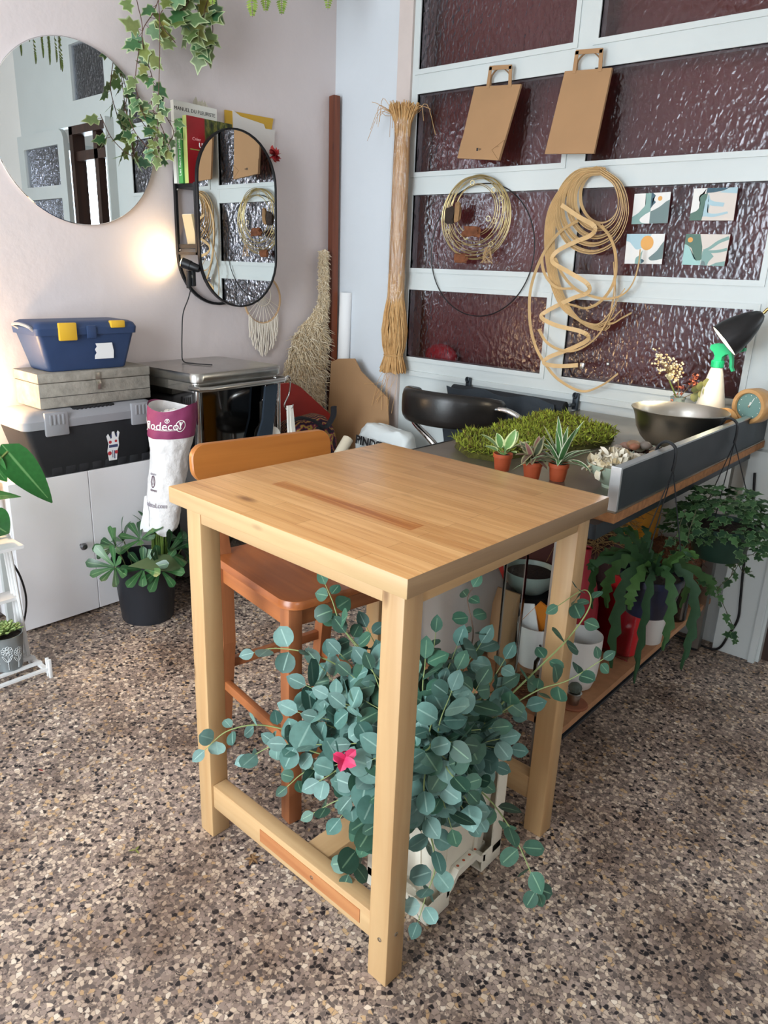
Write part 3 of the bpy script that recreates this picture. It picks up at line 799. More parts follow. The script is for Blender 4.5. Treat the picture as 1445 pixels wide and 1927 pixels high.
# cards and dried bits behind the mirror
q = B().prism([(1.475, 1.84), (1.69, 1.84), (1.765, 2.150), (1.474, 2.142)], -2.378, -2.370, Matrix(((0, 0, 1, 0), (1, 0, 0, 0), (0, 1, 0, 0), (0, 0, 0, 1))))
tag(q.build('yellow_card', plain('ochre_card', 'c39a34', .7), None, False), 'ochre card behind the white card at the top right of the oval mirror', 'card')
q = B().prism([(1.515, 1.84), (1.745, 1.84), (1.772, 2.10), (1.71, 2.098), (1.70, 2.116), (1.56, 2.128), (1.515, 2.147)], -2.3695, -2.366, Matrix(((0, 0, 1, 0), (1, 0, 0, 0), (0, 1, 0, 0), (0, 0, 0, 1))))
tag(q.build('white_card', plain('off_white_card', 'd4cfc9', .7), None, False), 'off white torn card pinned above the oval mirror over an ochre card', 'card')
q = B()
for k in range(46):
    a = rnd(0, 2 * PI); e = rnd(0, 1.3); d = Vector((math.cos(e), math.sin(e) * math.cos(a), math.sin(e) * math.sin(a)))
    q.blade(Vector((-2.355, 1.742, 1.985)) + d * .008, d, Vector((0, math.sin(a), -math.cos(a))), rnd(.028, .042), .022, 'round', rnd(-.8, .8), .3, 3)
fl = q.build('red_carnation', leafmat('carnation_red', ['8f1620', 'c93038', 'e05a58'], .6)); tag(fl, 'red carnation head tucked behind the white card', 'flower')
q = B()
for k in range(10):
    q.blade((-2.35 + rnd(-.01, .01), rnd(1.29, 1.36), 2.125), (rnd(-.2, .2), rnd(-.6, .6), 1), (1, rnd(-.4, .4), 0), rnd(.02, .04), .018, 'lance', rnd(-.4, .4), .2, 3)
tag(q.build('dried_petals', leafmat('dry_petal', ['c9c2ae', 'dcd6c6'], .8)), 'dried pale petals lying on top of the white book', 'petals')
# macrame hoop
t = thing('macrame_hanging', 'small cream macrame wall hanging on a wooden hoop below the oval mirror', 'wall hanging', (-2.36, 1.68, 1.07))
HC = Vector((-2.362, 1.675, 1.300)); HRR = .118
M_CORD = plain('cotton_cord', 'd9cfc0', .9, bumpy=.2, bscale=300)
B().tube([HC + Vector((0, HRR * math.cos(k * PI / 24), HRR * math.sin(k * PI / 24))) for k in range(48)], .0055, 8, True).build('hoop', plain('pale_bamboo', 'c3a079', .5), t)
q = B()
for k in range(26):
    y = HC.y - .095 + k * .19 / 25; a = (y - HC.y) / HRR; zt = HC.z - HRR * math.sqrt(max(0, 1 - a * a)) - .002
    L = .115 + .055 * (1 - abs(y - HC.y) / .095)
    q.tube([(HC.x + .006 + rnd(-.002, .002), y + rnd(-.003, .003) * j, zt - L * j / 4) for j in range(5)], .0036, 5)
q.build('fringe', M_CORD, t)
q = B()
for k in range(11):
    a = R(200 + k * 14); q.tube([HC + Vector((.003, .03 * math.cos(R(90 + k * 8 - 40)), .03)), HC + Vector((.003, HRR * math.cos(a), HRR * math.sin(a)))], .0018, 4)
q.tube([HC + Vector((.003, HRR * .45 * math.cos(k * PI / 12), HRR * .45 * math.sin(k * PI / 12) + .02)) for k in range(24)], .003, 6, True)
q.build('woven_web', M_CORD, t)

# clip lamp clamped to the mirror shelf, shining at the wall
t = thing('clip_lamp', 'small black clip spotlight lit against the wall beside the oval mirror', 'lamp', (-2.26, 1.17, 1.37))
lp = Vector((-2.268, 1.148, 1.462)); ld_ = (Vector((-2.38, 1.072, 1.505)) - lp).normalized(); Mq = ld_.to_track_quat('Z', 'Y').to_matrix().to_4x4()
ML = Matrix.Translation(lp) @ Mq
B().lathe([(.0, -.072), (.014, -.072), (.017, -.066), (.019, -.03), (.0215, -.028), (.0225, .012), (.0205, .012), (.019, -.01), (0, -.01)], n=24, M=ML).build('lamp_head', M_BLACK, t)
B().lathe([(.0, .004), (.012, .006), (.0195, .010), (.0195, .014), (.010, .017), (0, .018)], n=20, M=ML).build('bulb', emit('warm_bulb', 'ffdf9c', 26), t)
cp = B().bx(-2.275, -2.245, 1.170, 1.190, 1.365, 1.440, bev=.004).bx(-2.272, -2.25, 1.152, 1.168, 1.355, 1.432, bev=.004); cp.build('clip', M_BLACKP, t)
B().bx(-2.264, -2.246, 1.169, 1.176, 1.40, 1.415, bev=.002).build('clip_spring', M_STEEL, t)
cabp = spline([(-2.258, 1.170, 1.36), (-2.256, 1.150, 1.31), (-2.255, 1.118, 1.245), (-2.255, 1.108, 1.16), (-2.25, 1.100, 1.08), (-2.24, 1.098, 1.035), (-2.16, 1.10, 1.0325), (-2.08, 1.14, 1.0325)], 6)
B().tube(cabp, .0028, 6).build('cable', M_BLACK, t)
sl = light('clip_lamp_light', 'SPOT', tuple(lp + ld_ * .022), 2.3, (1.0, .70, .38), .012, None, tuple(lp + ld_), spot_size=R(150), spot_blend=.9)

# ================================================================== corner: pole, rolls, fleece, boards, bags
M_REDW = wood('red_brown_timber', '5c2c1a', '8a4a2e', 'Z')
q = B(); q.rings([[Vector((x, y, 0)) for x, y in ((-2.355, 2.150), (-2.310, 2.135), (-2.305, 2.175), (-2.350, 2.190))], [Vector((x, y, 2.315)) for x, y in ((-2.375, 2.150), (-2.325, 2.135), (-2.320, 2.175), (-2.370, 2.190))]])
tag(q.build('timber_post', M_REDW, None, False), 'tall reddish brown timber leaning upright in the corner', 'timber')
q = B(); Mr = frame_mat((-2.262, 2.155, .2), (1, 0, 0), (-.02, .03, 1))
rg = []
for z, r_ in ((0, .036), (1.14, .038)): rg.append([Mr @ Vector((r_ * math.cos(a), z, -r_ * .8 * math.sin(a))) for a in [k * 2 * PI / 24 for k in range(24)]])
q.rings(rg, True, False); q.solid(.002); tag(q.build('paper_roll', M_PAPER), 'tall white paper roll standing before the brown timber', 'paper roll')
# fleece hanging down the corner
prof = [(-2.335,2.083,1.559), (-2.335,2.090,1.422), (-2.335,2.097,1.253), (-2.335,2.092,1.080), (-2.335,2.073,0.903), (-2.335,2.059,0.723), (-2.335,2.045,0.507)]
prol = [(-2.335,2.059,1.553), (-2.335,2.057,1.421), (-2.335,2.043,1.268), (-2.335,1.894,1.130), (-2.335,1.817,0.951), (-2.335,1.808,0.749), (-2.335,1.835,0.537)]
rows = [[a.lerp(c, j / 8) + Vector((.018 * math.sin(j / 8 * PI), 0, 0)) for j in range(9)] for a, c in zip(spline(prof, 4), spline(prol, 4))]
b_ = B(); b_.rings(rows, False, False); b_.solid(.008)
t = thing('sheepskin', 'long cream coloured fleece hanging in the corner beside the timber', 'fleece', (-2.33, 1.95, .6))
b_.build('hide', plain('hide', 'd8c19c', .95), t)
q = B()
for k in range(3600):
    i = rnd(0, len(rows) - 1.001); j = min(7.999, max(0, rnd(-.6, 8.6))); a, c = int(i), int(j)
    p = rows[a][c].lerp(rows[a][c + 1], j - c).lerp(rows[a + 1][c].lerp(rows[a + 1][c + 1], j - c), i - a)
    e_ = (.5 - j / 8) * 2      # +1 towards the post, -1 towards the mirror
    thin = i < len(rows) * .42
    d = Vector((rnd(.1, .5), e_ * .8 * rnd(.2, 1.2) + rnd(-.4, .4), rnd(-1.2, .25) - .15)).normalized(); L = rnd(.035, .075) * (.5 if thin else 1)
    wv_ = Vector((rnd(-1, 1), rnd(-1, 1), rnd(-.4, .4))) * .010
    r0 = rnd(.0024, .0046)
    q.tube([p, p + d * L * .35 + wv_, p + d * L * .7 - wv_ * .6 + Vector((0, 0, -.004)), p + d * L + Vector((0, rnd(-.008, .008), -.012))], lambda u: r0 * (1 - .85 * u), 4)
f_ = q.build('wool', leafmat('wool', ['d2b990', 'e6d4b4', 'f2e6ce', 'dcc6a0'], .95), t); f_['kind'] = 'stuff'
# kraft board leaning in the corner
q = B(); ol = [(-2.348,2.060,0.962), (-2.234,2.060,0.986), (-2.112,2.060,0.999), (-2.058,2.060,0.936), (-1.853,2.060,0.819), (-1.831,2.060,0.680), (-1.811,2.060,0.509), (-1.748,2.060,0.253), (-2.327,2.060,0.116)]
P_ = [Vector(p) for p in ol]
P_[-1].z = 0.0; P_[-2].z = 0.0; P_[-1].x = -2.29; P_[-2].x = -1.80; P_[0].x = -2.29
P_ = [Vector((p.x, 2.11 - .06 * (1 - p.z), p.z)) for p in P_]
q.rings([P_, [p + Vector((0, .006, 0)) for p in P_]])
tag(q.build('kraft_board', M_KRAFT, None, False), 'tall kraft brown cardboard sheet with cut corner, leaning in the corner', 'cardboard')
# red panel leaning against the wall behind the trolley
q = B(); tri = [Vector(p) for p in [(-2.180,1.605,0.896), (-2.180,1.696,0.894), (-2.180,1.752,0.870), (-2.180,1.975,0.700), (-2.180,1.979,0.451), (-2.180,1.602,0.512)]]; tri[4].z = tri[5].z = 0.0
q.rings([[Vector((a[0] , a[1], a[2])) for a in tri], [Vector((a[0] + .02, a[1], a[2])) for a in tri]])
tag(q.build('red_board', plain('brick_red_panel', '9c2a25', .6, var=.06), None, False), 'brick red panel with sloping edge leaning behind the trolley', 'board')
# embroidered cloth bag
m, nt, bs = newmat('embroidered_cloth')
v = coords(nt, (1, 1, 1)); wv = tex(nt, 'Wave', v, Scale=28.0, Distortion=5.0, Detail=2.0); wv.wave_type = 'BANDS'
wr = ramp(nt, [(.0, '1a141f'), (.45, '3c1230'), (.55, '7c1f3e'), (.72, '9b2a44'), (.82, '2b1b3a'), (.94, 'a8863a')], wv.outputs['Fac'])
nt.links.new(wr.outputs[0], bs.inputs['Base Color']); bs.inputs['Roughness'].default_value = .9; bump(nt, bs, wv.outputs['Fac'], .4, .01)
t = thing('embroidered_bag', 'dark bag with purple red embroidery standing behind the stool backrest', 'bag', (-2.0, 1.55, .0))
def pillow(cx, cy, cz, sx, sy, sz, e=.6, n=28, mv=16, M=None, nz=.012):
    q = B(); rg = []
    for i in range(mv + 1):
        ph = -PI / 2 + PI * i / mv; cz_ = math.copysign(abs(math.sin(ph)) ** e, math.sin(ph)); k = abs(math.cos(ph)) ** e
        rr = []
        for j in range(n):
            a = 2 * PI * j / n; ca, sa = math.cos(a), math.sin(a)
            p = Vector((cx + sx * k * math.copysign(abs(ca) ** e, ca), cy + sy * k * math.copysign(abs(sa) ** e, sa), cz + sz * cz_))
            nz_ = (noise.noise(p * 9) + .5 * noise.noise(p * 22)) * nz; rr.append(p + Vector((nz_, nz_, (noise.noise(p * 7 + Vector((3, 1, 2))) + .6 * noise.noise(p * 24)) * nz)))
        rg.append(rr)
    q.rings(rg); return q
pillow(-2.02, 1.645, .375, .09, .195, .375, .5).build('cloth_body', m, t)
q = B(); q.tube(spline([(-1.95, 1.47, .735), (-1.935, 1.54, .765), (-1.925, 1.63, .74), (-1.92, 1.70, .70), (-1.93, 1.765, .745), (-1.955, 1.795, .79)], 5), .017, 6, flat=.5); q.tube(spline([(-1.925, 1.66, .71), (-1.915, 1.69, .55), (-1.92, 1.72, .38)], 5), .018, 6, flat=.4)
q.build('black_band', plain('black_cloth', '17171c', .9), t)
q = B().tube([(-1.74, 1.10, .022), (-1.80, 1.745, .655)], .028, 14); tag(q.build('cream_paper_roll', plain('cream_paper', 'cfc3ac', .8)), 'long cream paper roll poking up behind the bar table', 'paper roll')
# hook with white dustpan on the trolley rail
q = B(); q.tube(spline([(-1.895, 1.405, .955), (-1.892, 1.420, .982), (-1.888, 1.437, .965), (-1.89, 1.430, .90), (-1.892, 1.405, .855), (-1.89, 1.415, .825), (-1.885, 1.440, .83), (-1.882, 1.447, .85)], 6), .004, 8)
tag(q.build('s_hook', M_CHROME), 'chrome hook hanging at the end of the trolley rail', 'hook')
t = thing('white_hand_shears', 'white handled shears hanging on the chrome hook', 'shears', (-1.885, 1.44, .60))
for k, (a, c) in enumerate((((-1.888, 1.425, .845), (-1.87, 1.46, .62)), ((-1.888, 1.44, .845), (-1.86, 1.49, .62)))):
    Vt = (Vector(c) - Vector(a)); Mk = frame_mat(a, (0, 1, 0), Vt)
    B().prism([(-.010, 0), (.010, 0), (.014, Vt.length), (-.014, Vt.length)], -.004, .004, Mk).build('blade', M_WHITEP, t)
q = B().bx(-1.93, -1.915, 1.342, 1.36, .62, .86, bev=.004).lathe([(0, -.004), (.05, -.004), (.05, .004), (0, .004)], n=20, M=Matrix.Translation((-1.92, 1.35, .70)) @ Matrix.Rotation(PI / 2, 4, 'Y'))
tag(q.build('white_dustpan', M_WHITEP), 'white plastic dustpan handle hanging from the trolley rail', 'dustpan')
q = B(); P_ = [(-1.912,1.299,0.943), (-1.912,1.369,0.949), (-1.912,1.369,0.930), (-1.912,1.331,0.684), (-1.912,1.235,0.683), (-1.912,1.281,0.791)]
q.rings([P_, [(p[0] + .012, p[1], p[2]) for p in P_]]); tag(q.build('dark_rag', plain('dark_blue_rag', '24303c', .9), None, False), 'dark blue cloth hanging from the right end of the trolley rail', 'cloth')

# potting soil bag
t = thing('potting_soil_bag', 'white printed potting soil bag slumped behind the bar table', 'bag', (-1.745, 1.975, 0))
q = pillow(-1.745, 1.975, .355, .200, .058, .345, .40, nz=.022); q.build('sack', plain('sack_white', 'd5dad9', .5, bumpy=.15, bscale=25), t)
q = B(); q.grid(lambda u, v_: (-1.945 + .41 * u, 1.903 - .006 * math.cos(PI * (u - .5)), .42 + .135 * v_), 10, 4)
q.build('picture_print', (lambda: (lambda M3: M3)(leafmat('garden_print', ['2b4030', '6d2f35', '3d5a4c', 'a8764a'], .5)))(), t)
text_mesh('PINDSTRUP', .062, frame_mat((-1.735, 1.902, .605), (1, 0, -.06), (0, .05, 1)), 'lettering', M_INK, t, bold=.0022)
# ================================================================== on the glazed partition
M_STRAW = leafmat('straw', ['a97c47', 'c79a62', 'd9b27c', 'b98a52'], .8)
t = thing('raffia_bundle', 'tall bundle of tan raffia wrapped in clear film at the edge of the partition', 'raffia', (-1.85, 2.12, .96))
def ax(z):  # bundle axis leans a little
    u = (z - .97) / 1.25; return Vector((-1.842 - .0 * u, 2.12 + .0 * u, z))
q = B()
for k in range(420):
    a = rnd(0, 2 * PI); rr = math.sqrt(rnd(.2, 1)); pth = []
    for z, r_ in ((.965, .078), (1.02, .060), (1.045, .052), (1.09, .066), (1.17, .074), (1.26, .062), (1.34, .046), (1.45, .044)):
        tw = a + .25 * math.sin(z * 9 + k); pth.append(ax(z + (rnd(-.014, .01) if z < .97 else 0)) + Vector((r_ * rr * math.cos(tw), r_ * rr * math.sin(tw) * .8, 0)))
    q.tube(pth, .0028, 4)
q.build('loose_lower_strands', M_STRAW, t)['kind'] = 'stuff'
q = B()
for k in range(260):
    a = rnd(0, 2 * PI); rr = math.sqrt(rnd(.15, 1))
    pth = [ax(z) + Vector((r_ * rr * math.cos(a), r_ * rr * math.sin(a) * .8, 0)) for z, r_ in ((2.08, .040), (2.14, .044), (2.18, .062), (2.215 + rnd(-.02, .015), .082))]
    q.tube(pth, .0028, 4)
for k in range(16):
    a = rnd(0, 2 * PI); p0 = ax(2.18) + Vector((.06 * math.cos(a), .05 * math.sin(a), 0))
    q.tube(spline([p0, p0 + Vector((.07 * math.cos(a), min(.02, .05 * math.sin(a)), rnd(.0, .06))), p0 + Vector((rnd(.08, .15) * math.cos(a), min(.03, .06 * math.sin(a)), rnd(-.12, .06)))], 4), .0012, 4)
for k in range(12):
    p0 = ax(.985) + Vector((rnd(-.07, .05), -.03, 0)); q.tube(spline([p0, p0 + Vector((rnd(-.06, .02), -.01, -.08)), p0 + Vector((rnd(-.14, .02), -.01, rnd(-.25, -.1)))], 4), .001, 4)
q.build('frayed_top', M_STRAW, t)['kind'] = 'stuff'
q = B(); q.lathe([(.040, 1.30), (.044, 1.38), (.045, 1.6), (.044, 1.8), (.043, 2.0), (.040, 2.10)], c=(-1.842, 2.12, 0), n=40, sy=.8)
m, nt, bs = newmat('packed_raffia')
n = tex(nt, 'Noise', coords(nt, (220, 220, 7)), Scale=1.0, Detail=5.0); nt.links.new(ramp(nt, [(.3, '7d5834'), (.5, 'a87c4c'), (.7, 'c39a68')], n.outputs['Fac']).outputs[0], bs.inputs['Base Color']); bs.inputs['Roughness'].default_value = .8; bump(nt, bs, n.outputs['Fac'], .5, .01)
q.build('packed_strands', m, t)
m, nt, bs = newmat('wrinkled_film'); out_ = nt.nodes['Material Output']
n = tex(nt, 'Noise', coords(nt, (60, 60, 18)), Scale=1.0, Detail=5.0); bp_ = nt.nodes.new('ShaderNodeBump'); bp_.inputs['Strength'].default_value = .9; bp_.inputs['Distance'].default_value = .02
nt.links.new(n.outputs['Fac'], bp_.inputs['Height']); g1 = nt.nodes.new('ShaderNodeBsdfGlossy'); g1.inputs['Roughness'].default_value = .12; tr_ = nt.nodes.new('ShaderNodeBsdfTransparent'); mx_ = nt.nodes.new('ShaderNodeMixShader')
nt.links.new(bp_.outputs[0], g1.inputs['Normal']); mx_.inputs[0].default_value = .10; nt.links.new(tr_.outputs[0], mx_.inputs[1]); nt.links.new(g1.outputs[0], mx_.inputs[2]); nt.links.new(mx_.outputs[0], out_.inputs[0])
M_FILM = m
q = B(); q.lathe([(.047, 1.28), (.050, 1.4), (.051, 1.7), (.049, 2.0), (.046, 2.16)], c=(-1.842, 2.12, 0), n=40, sy=.85); q.build('clear_film', M_FILM, t)
B().tube([ax(1.045) + Vector((.054 * math.cos(k * PI / 10), .045 * math.sin(k * PI / 10), 0)) for k in range(20)], .003, 5, True).build('tie', M_STRAW, t)

# two kraft paper bags
def paper_bag(label, quad, hnd, flap):
    (x0, z0), (x1, z1), (x2, z2), (x3, z3) = quad   # top left, top right, bottom right, bottom left
    t = thing('paper_bag', label, 'paper bag', ((x0 + x1) / 2, 2.15, z2))
    yt, yb = 2.160, 2.110
    fr_ = [Vector((x0, yt, z0)), Vector((x1, yt, z1)), Vector((x2, yb, z2)), Vector((x3, yb, z3))]
    q = B(); q.rings([fr_, [p + Vector((0, .012, 0)) for p in fr_]]); q.build('body', M_KRAFT, t, False)
    a, b2, c, d = [Vector((p[0], yt - .003, p[1])) for p in hnd]    # handle feet and top corners
    wd = .016; ux = (b2 - a).normalized()
    h = B()
    def strip(p, q_, w_, n_=0):
        dr = (q_ - p).normalized(); s_ = dr.cross(Vector((0, 1, 0))).normalized() * w_ / 2
        h.rings([[p - s_, p + s_, p + s_ + Vector((0, .003, 0)), p - s_ + Vector((0, .003, 0))], [q_ - s_, q_ + s_, q_ + s_ + Vector((0, .003, 0)), q_ - s_ + Vector((0, .003, 0))]])
    strip(a - Vector((0, 0, .01)), d + Vector((.0, 0, .004)), wd); strip(b2 - Vector((0, 0, .01)), c + Vector((0, 0, .004)), wd); strip(d - ux * .006, c + ux * .006, wd * 1.05)
    h.build('handle', M_KRAFT, t, False)
    h = B(); P = [a + Vector((.008, .010, 0)), a.lerp(d, .6) + Vector((.008, .010, 0)), a.lerp(c, .5) + Vector((0, .010, .035)), b2.lerp(c, .6) + Vector((-.008, .010, 0)), b2 + Vector((-.008, .010, 0))]
    h.tube(spline(P, 5), .007, 6, flat=.35); h.build('rear_handle', M_KRAFT, t)
    if flap:
        k = .27; l = fr_[3].lerp(fr_[0], k); r_ = fr_[2].lerp(fr_[1], k); off = Vector((0, -.0035, 0))
        q = B(); q.rings([[fr_[3] + off, fr_[2] + off, r_ + off, l + off], [fr_[3], fr_[2], r_, l]]); q.build('bottom_fold', M_KRAFT, t, False)
        cx = fr_[3].lerp(fr_[2], .47).lerp(l.lerp(r_, .47), .5) + Vector((0, -.0045, 0))
        q = B().bx(cx.x - .012, cx.x - .003, cx.y - .0005, cx.y, cx.z - .006, cx.z + .006).bx(cx.x + .002, cx.x + .005, cx.y - .0005, cx.y, cx.z - .005, cx.z + .004).bx(cx.x + .009, cx.x + .012, cx.y - .0005, cx.y, cx.z - .003, cx.z + .003)
        q.build('printed_mark', M_INK, t, False)
        cr = [fr_[2].lerp(fr_[3], .22).lerp(r_.lerp(l, .22), .5), fr_[2], r_]
        q = B()
        for p_ in (cr[1], cr[2]): q.tube([cr[0] + Vector((0, -.004, 0)), p_ + Vector((0, -.004, 0))], .0006, 4)
        e = fr_[2].lerp(fr_[3], .09).lerp(r_.lerp(l, .09), .42) + Vector((0, -.0042, 0)); q.bx(e.x - .006, e.x + .006, e.y, e.y + .0005, e.z - .018, e.z - .017); q.bx(e.x - .006, e.x + .006, e.y, e.y + .0005, e.z + .02, e.z + .021)
        q.build('crease_lines', plain('kraft_crease', '6b4a2c', .8), t, False)
    return t
paper_bag('smaller brown paper bag with folded bottom, hung by the raffia', [(-1.464, 2.262), (-1.223, 2.246), (-1.272, 1.945), (-1.496, 1.966)], [(-1.392, 2.258), (-1.277, 2.25), (-1.282, 2.318), (-1.384, 2.326)], True)
paper_bag('larger plain brown paper bag hung over the middle post of the partition', [(-1.018, 2.270), (-.811, 2.258), (-.822, 1.945), (-1.046, 1.957)], [(-.974, 2.266), (-.860, 2.26), (-.864, 2.324), (-.970, 2.332)], False)

# gold wire hoops with bark, black ring
M_WIRE = plain('pale_gold_wire', 'c9b684', .35, .8)
t = thing('gold_wire_hoops', 'bunch of pale gold wire hoops hung on the partition', 'wire hoops', (-1.42, 2.175, 1.54))
for k in range(13):
    r_ = [.186, .184, .180, .176, .172, .168, .160, .152, .148, .146, .118, .114, .182][k]
    cx = -1.42 + [0, .004, -.01, .006, -.014, .012, .02, -.02, .0, .016, .01, .006, -.004][k]; cz = 1.898 - r_ * .98 - .004 * (k % 3) - (.03 if k in (10, 11) else 0); e = rnd(-.12, .12)
    y0 = 2.180 - .0018 * k
    pth = [(cx + r_ * math.cos(a) * 1.0, y0 + .006 * math.sin(a + k), cz + r_ * math.sin(a) * (.97 + .03 * math.sin(k))) for a in [2 * PI * j / 56 for j in range(56)]]
    B().tube(pth, .0017, 6, True).build('hoop', M_WIRE, t)
for (x, z) in ((-1.437, 1.865), (-1.318, 1.83), (-1.275, 1.795), (-1.30, 1.70), (-1.335, 1.71), (-1.31, 1.60), (-1.56, 1.655), (-1.455, 1.63)):
    B().tube([(x + .011 * math.cos(a), 2.155, z + .011 * math.sin(a)) for a in [2 * PI * j / 14 for j in range(14)]], .0014, 5, True).build('small_ring', M_WIRE, t)
M_BARK = plain('bark_chip', '6e4128', .9, var=.3, vscale=30, bumpy=.5, bscale=60)
def bark(label, c, sx, sy, sz, m):
    q = B(); vs = q.ballv((0, 0, 0), 1, 3)
    for v_ in vs:
        n_ = noise.noise(v_.co * 1.6 + Vector(c) * 9); d_ = 1 + .45 * n_
        e_ = max(abs(v_.co.x), abs(v_.co.z)) ; v_.co = Vector((c[0] + v_.co.x / max(e_, .6) * .8 * sx * d_, c[1] + v_.co.y * sy, c[2] + v_.co.z / max(e_, .6) * .8 * sz * d_))
    return tag(q.build('bark_piece', m), label, 'bark')
bark('very dark bark piece at the left side of the gold wire hoops', (-1.548, 2.150, 1.727), .030, .014, .042, plain('dark_bark', '2c211b', .9, var=.3, bumpy=.5, bscale=60))
bark('pale curled bark piece caught next to the darkest bark', (-1.505, 2.148, 1.74), .018, .012, .048, plain('pale_bark', '8a6a48', .9, var=.3, bumpy=.5, bscale=60))
bark('broad brown bark piece resting in the smallest gold hoop', (-1.424, 2.150, 1.655), .052, .012, .026, M_BARK)
bark('brown bark piece hanging lowest below the gold hoops', (-1.478, 2.160, 1.535), .040, .012, .026, M_BARK)
q = B()
for k in range(14): q.tube([(-1.325 + rnd(-.02, .02), 2.15, 1.585), (-1.325 + rnd(-.03, .03), 2.148, 1.545), (-1.325 + rnd(-.04, .04), 2.148, 1.515)], .0012, 4)
tag(q.build('root_tuft', plain('dry_root', 'a98a62', .9)), 'tuft of dry roots dangling from the gold hoops', 'roots')
q = B(); q.tube([(-1.387 + .291 * math.cos(a), 2.186, 1.568 + .296 * math.sin(a)) for a in [2 * PI * j / 96 for j in range(96)]], .0026, 6, True)
tag(q.build('black_ring', M_BLACK), 'large thin black metal ring hung behind the gold hoops', 'ring')

# rattan strips
M_RAT = plain('rattan_strip', 'c9a878', .55, var=.12, vscale=14)
t = thing('rattan_coil', 'loose coil of pale rattan strips hung on the middle post', 'rattan', (-.85, 2.15, .98))
def ribbon(path, w_, th, facing=None, m=5):
    """flat strip; facing in 0..1: 1 shows its broad side to the room, 0 its edge"""
    P = spline(path, m); q = B(); rg = []
    for i, p in enumerate(P):
        tg = (P[min(i + 1, len(P) - 1)] - P[max(i - 1, 0)]).normalized(); f = facing(i / (len(P) - 1)) if callable(facing) else facing
        inpl = tg.cross(Vector((0, 1, 0))); inpl = inpl.normalized() if inpl.length > 1e-4 else Vector((1, 0, 0))
        wide = (inpl * f + Vector((0, 1, 0)) * (1 - abs(f))).normalized(); thin = tg.cross(wide).normalized()
        rg.append([p + wide * w_ / 2 + thin * th / 2, p - wide * w_ / 2 + thin * th / 2, p - wide * w_ / 2 - thin * th / 2, p + wide * w_ / 2 - thin * th / 2])
    q.rings(rg); return q
for k in range(9):
    sx, sz = .165 - .010 * k, .168 - .009 * k; cx, cz = -.832 + .004 * k, 1.735 + .006 * k - (.006 if k % 2 else 0)
    ribbon([(cx + sx * math.cos(a) - .06 * math.sin(a) * .35, 2.165 - .005 * (k % 4) - .004, cz + sz * math.sin(a)) for a in [R(75 + 40 * j) for j in range(10)]], .014, .0022, .35).build('coiled_strip', M_RAT, t, False)
bun = [(-0.798,2.150,1.896), (-0.912,2.150,1.859), (-0.994,2.150,1.750), (-1.003,2.150,1.617), (-0.963,2.150,1.460), (-0.895,2.150,1.346), (-0.814,2.150,1.287), (-0.735,2.150,1.267), (-0.696,2.150,1.282)]
ends = [[(-0.672,2.150,1.349), (-0.653,2.150,1.396), (-0.631,2.150,1.432)], [(-0.671,2.150,1.307), (-0.652,2.150,1.329), (-0.635,2.150,1.347)], [(-0.664,2.150,1.292), (-0.628,2.150,1.316), (-0.591,2.150,1.338)], [(-0.670,2.150,1.359), (-0.679,2.150,1.460), (-0.692,2.150,1.535)], [(-0.687,2.150,1.337), (-0.684,2.150,1.435), (-0.701,2.150,1.535)], [(-0.688,2.150,1.306), (-0.675,2.150,1.333), (-0.663,2.150,1.370)]]
for k in range(6):
    pth = [Vector(p) + Vector((.006 * (k - 3), .003 * k - .006, -.004 * (k - 3) * (1 if i > 5 else .2))) for i, p in enumerate(bun)] + [Vector(p) + Vector((0, .003 * k - .006, 0)) for p in ends[k]]
    ribbon(pth, .014, .0022, .35).build('hanging_strip', M_RAT, t, False)
for nm, pth in (('outer', [(-0.872,2.135,1.695), (-0.955,2.135,1.647), (-1.024,2.135,1.553), (-1.066,2.135,1.418), (-1.057,2.135,1.281), (-1.018,2.135,1.172), (-0.957,2.135,1.093), (-0.879,2.135,1.029), (-0.762,2.135,0.993), (-0.672,2.135,1.032), (-0.608,2.135,1.088)]),
                ('inner', [(-0.792,2.138,1.687), (-0.730,2.138,1.642), (-0.688,2.138,1.564), (-0.679,2.138,1.460), (-0.722,2.138,1.382), (-0.786,2.138,1.345), (-0.847,2.138,1.352), (-0.878,2.138,1.358)]),
                ('tail', [(-0.961,2.136,1.544), (-0.916,2.136,1.477), (-0.849,2.136,1.422), (-0.769,2.136,1.395), (-0.699,2.136,1.388), (-0.635,2.136,1.407), (-0.598,2.136,1.453), (-0.584,2.136,1.522), (-0.585,2.136,1.585)]),
                ('small', [(-1.012,2.132,1.574), (-1.023,2.132,1.538), (-1.000,2.132,1.475), (-0.938,2.132,1.424), (-0.853,2.132,1.422)]),
                ('low', [(-1.009,2.140,1.240), (-0.964,2.140,1.188), (-0.898,2.140,1.161), (-0.824,2.140,1.162), (-0.756,2.140,1.201), (-0.706,2.140,1.263), (-0.674,2.140,1.359), (-0.680,2.140,1.510), (-0.695,2.140,1.589), (-0.763,2.140,1.677)])):
    ribbon(pth, .013, .002, .45).build('loose_strip', M_RAT, t, False)
sp = [(-0.951,2.125,1.757), (-0.863,2.115,1.710), (-0.774,2.095,1.669), (-0.801,2.125,1.637), (-0.878,2.145,1.612), (-0.963,2.145,1.570), (-0.965,2.125,1.528), (-0.866,2.095,1.488), (-0.778,2.095,1.446), (-0.783,2.125,1.410), (-0.866,2.145,1.380), (-0.983,2.145,1.319), (-0.991,2.125,1.292), (-0.899,2.095,1.266), (-0.776,2.095,1.249), (-0.757,2.125,1.218), (-0.840,2.145,1.171), (-0.941,2.135,1.123), (-0.949,2.115,1.096), (-0.870,2.105,1.093), (-0.780,2.105,1.107)]
ribbon(sp, .018, .002, .85).build('spiral_strip', M_RAT, t, False)
cl = [(-0.766,2.110,1.105)][0]
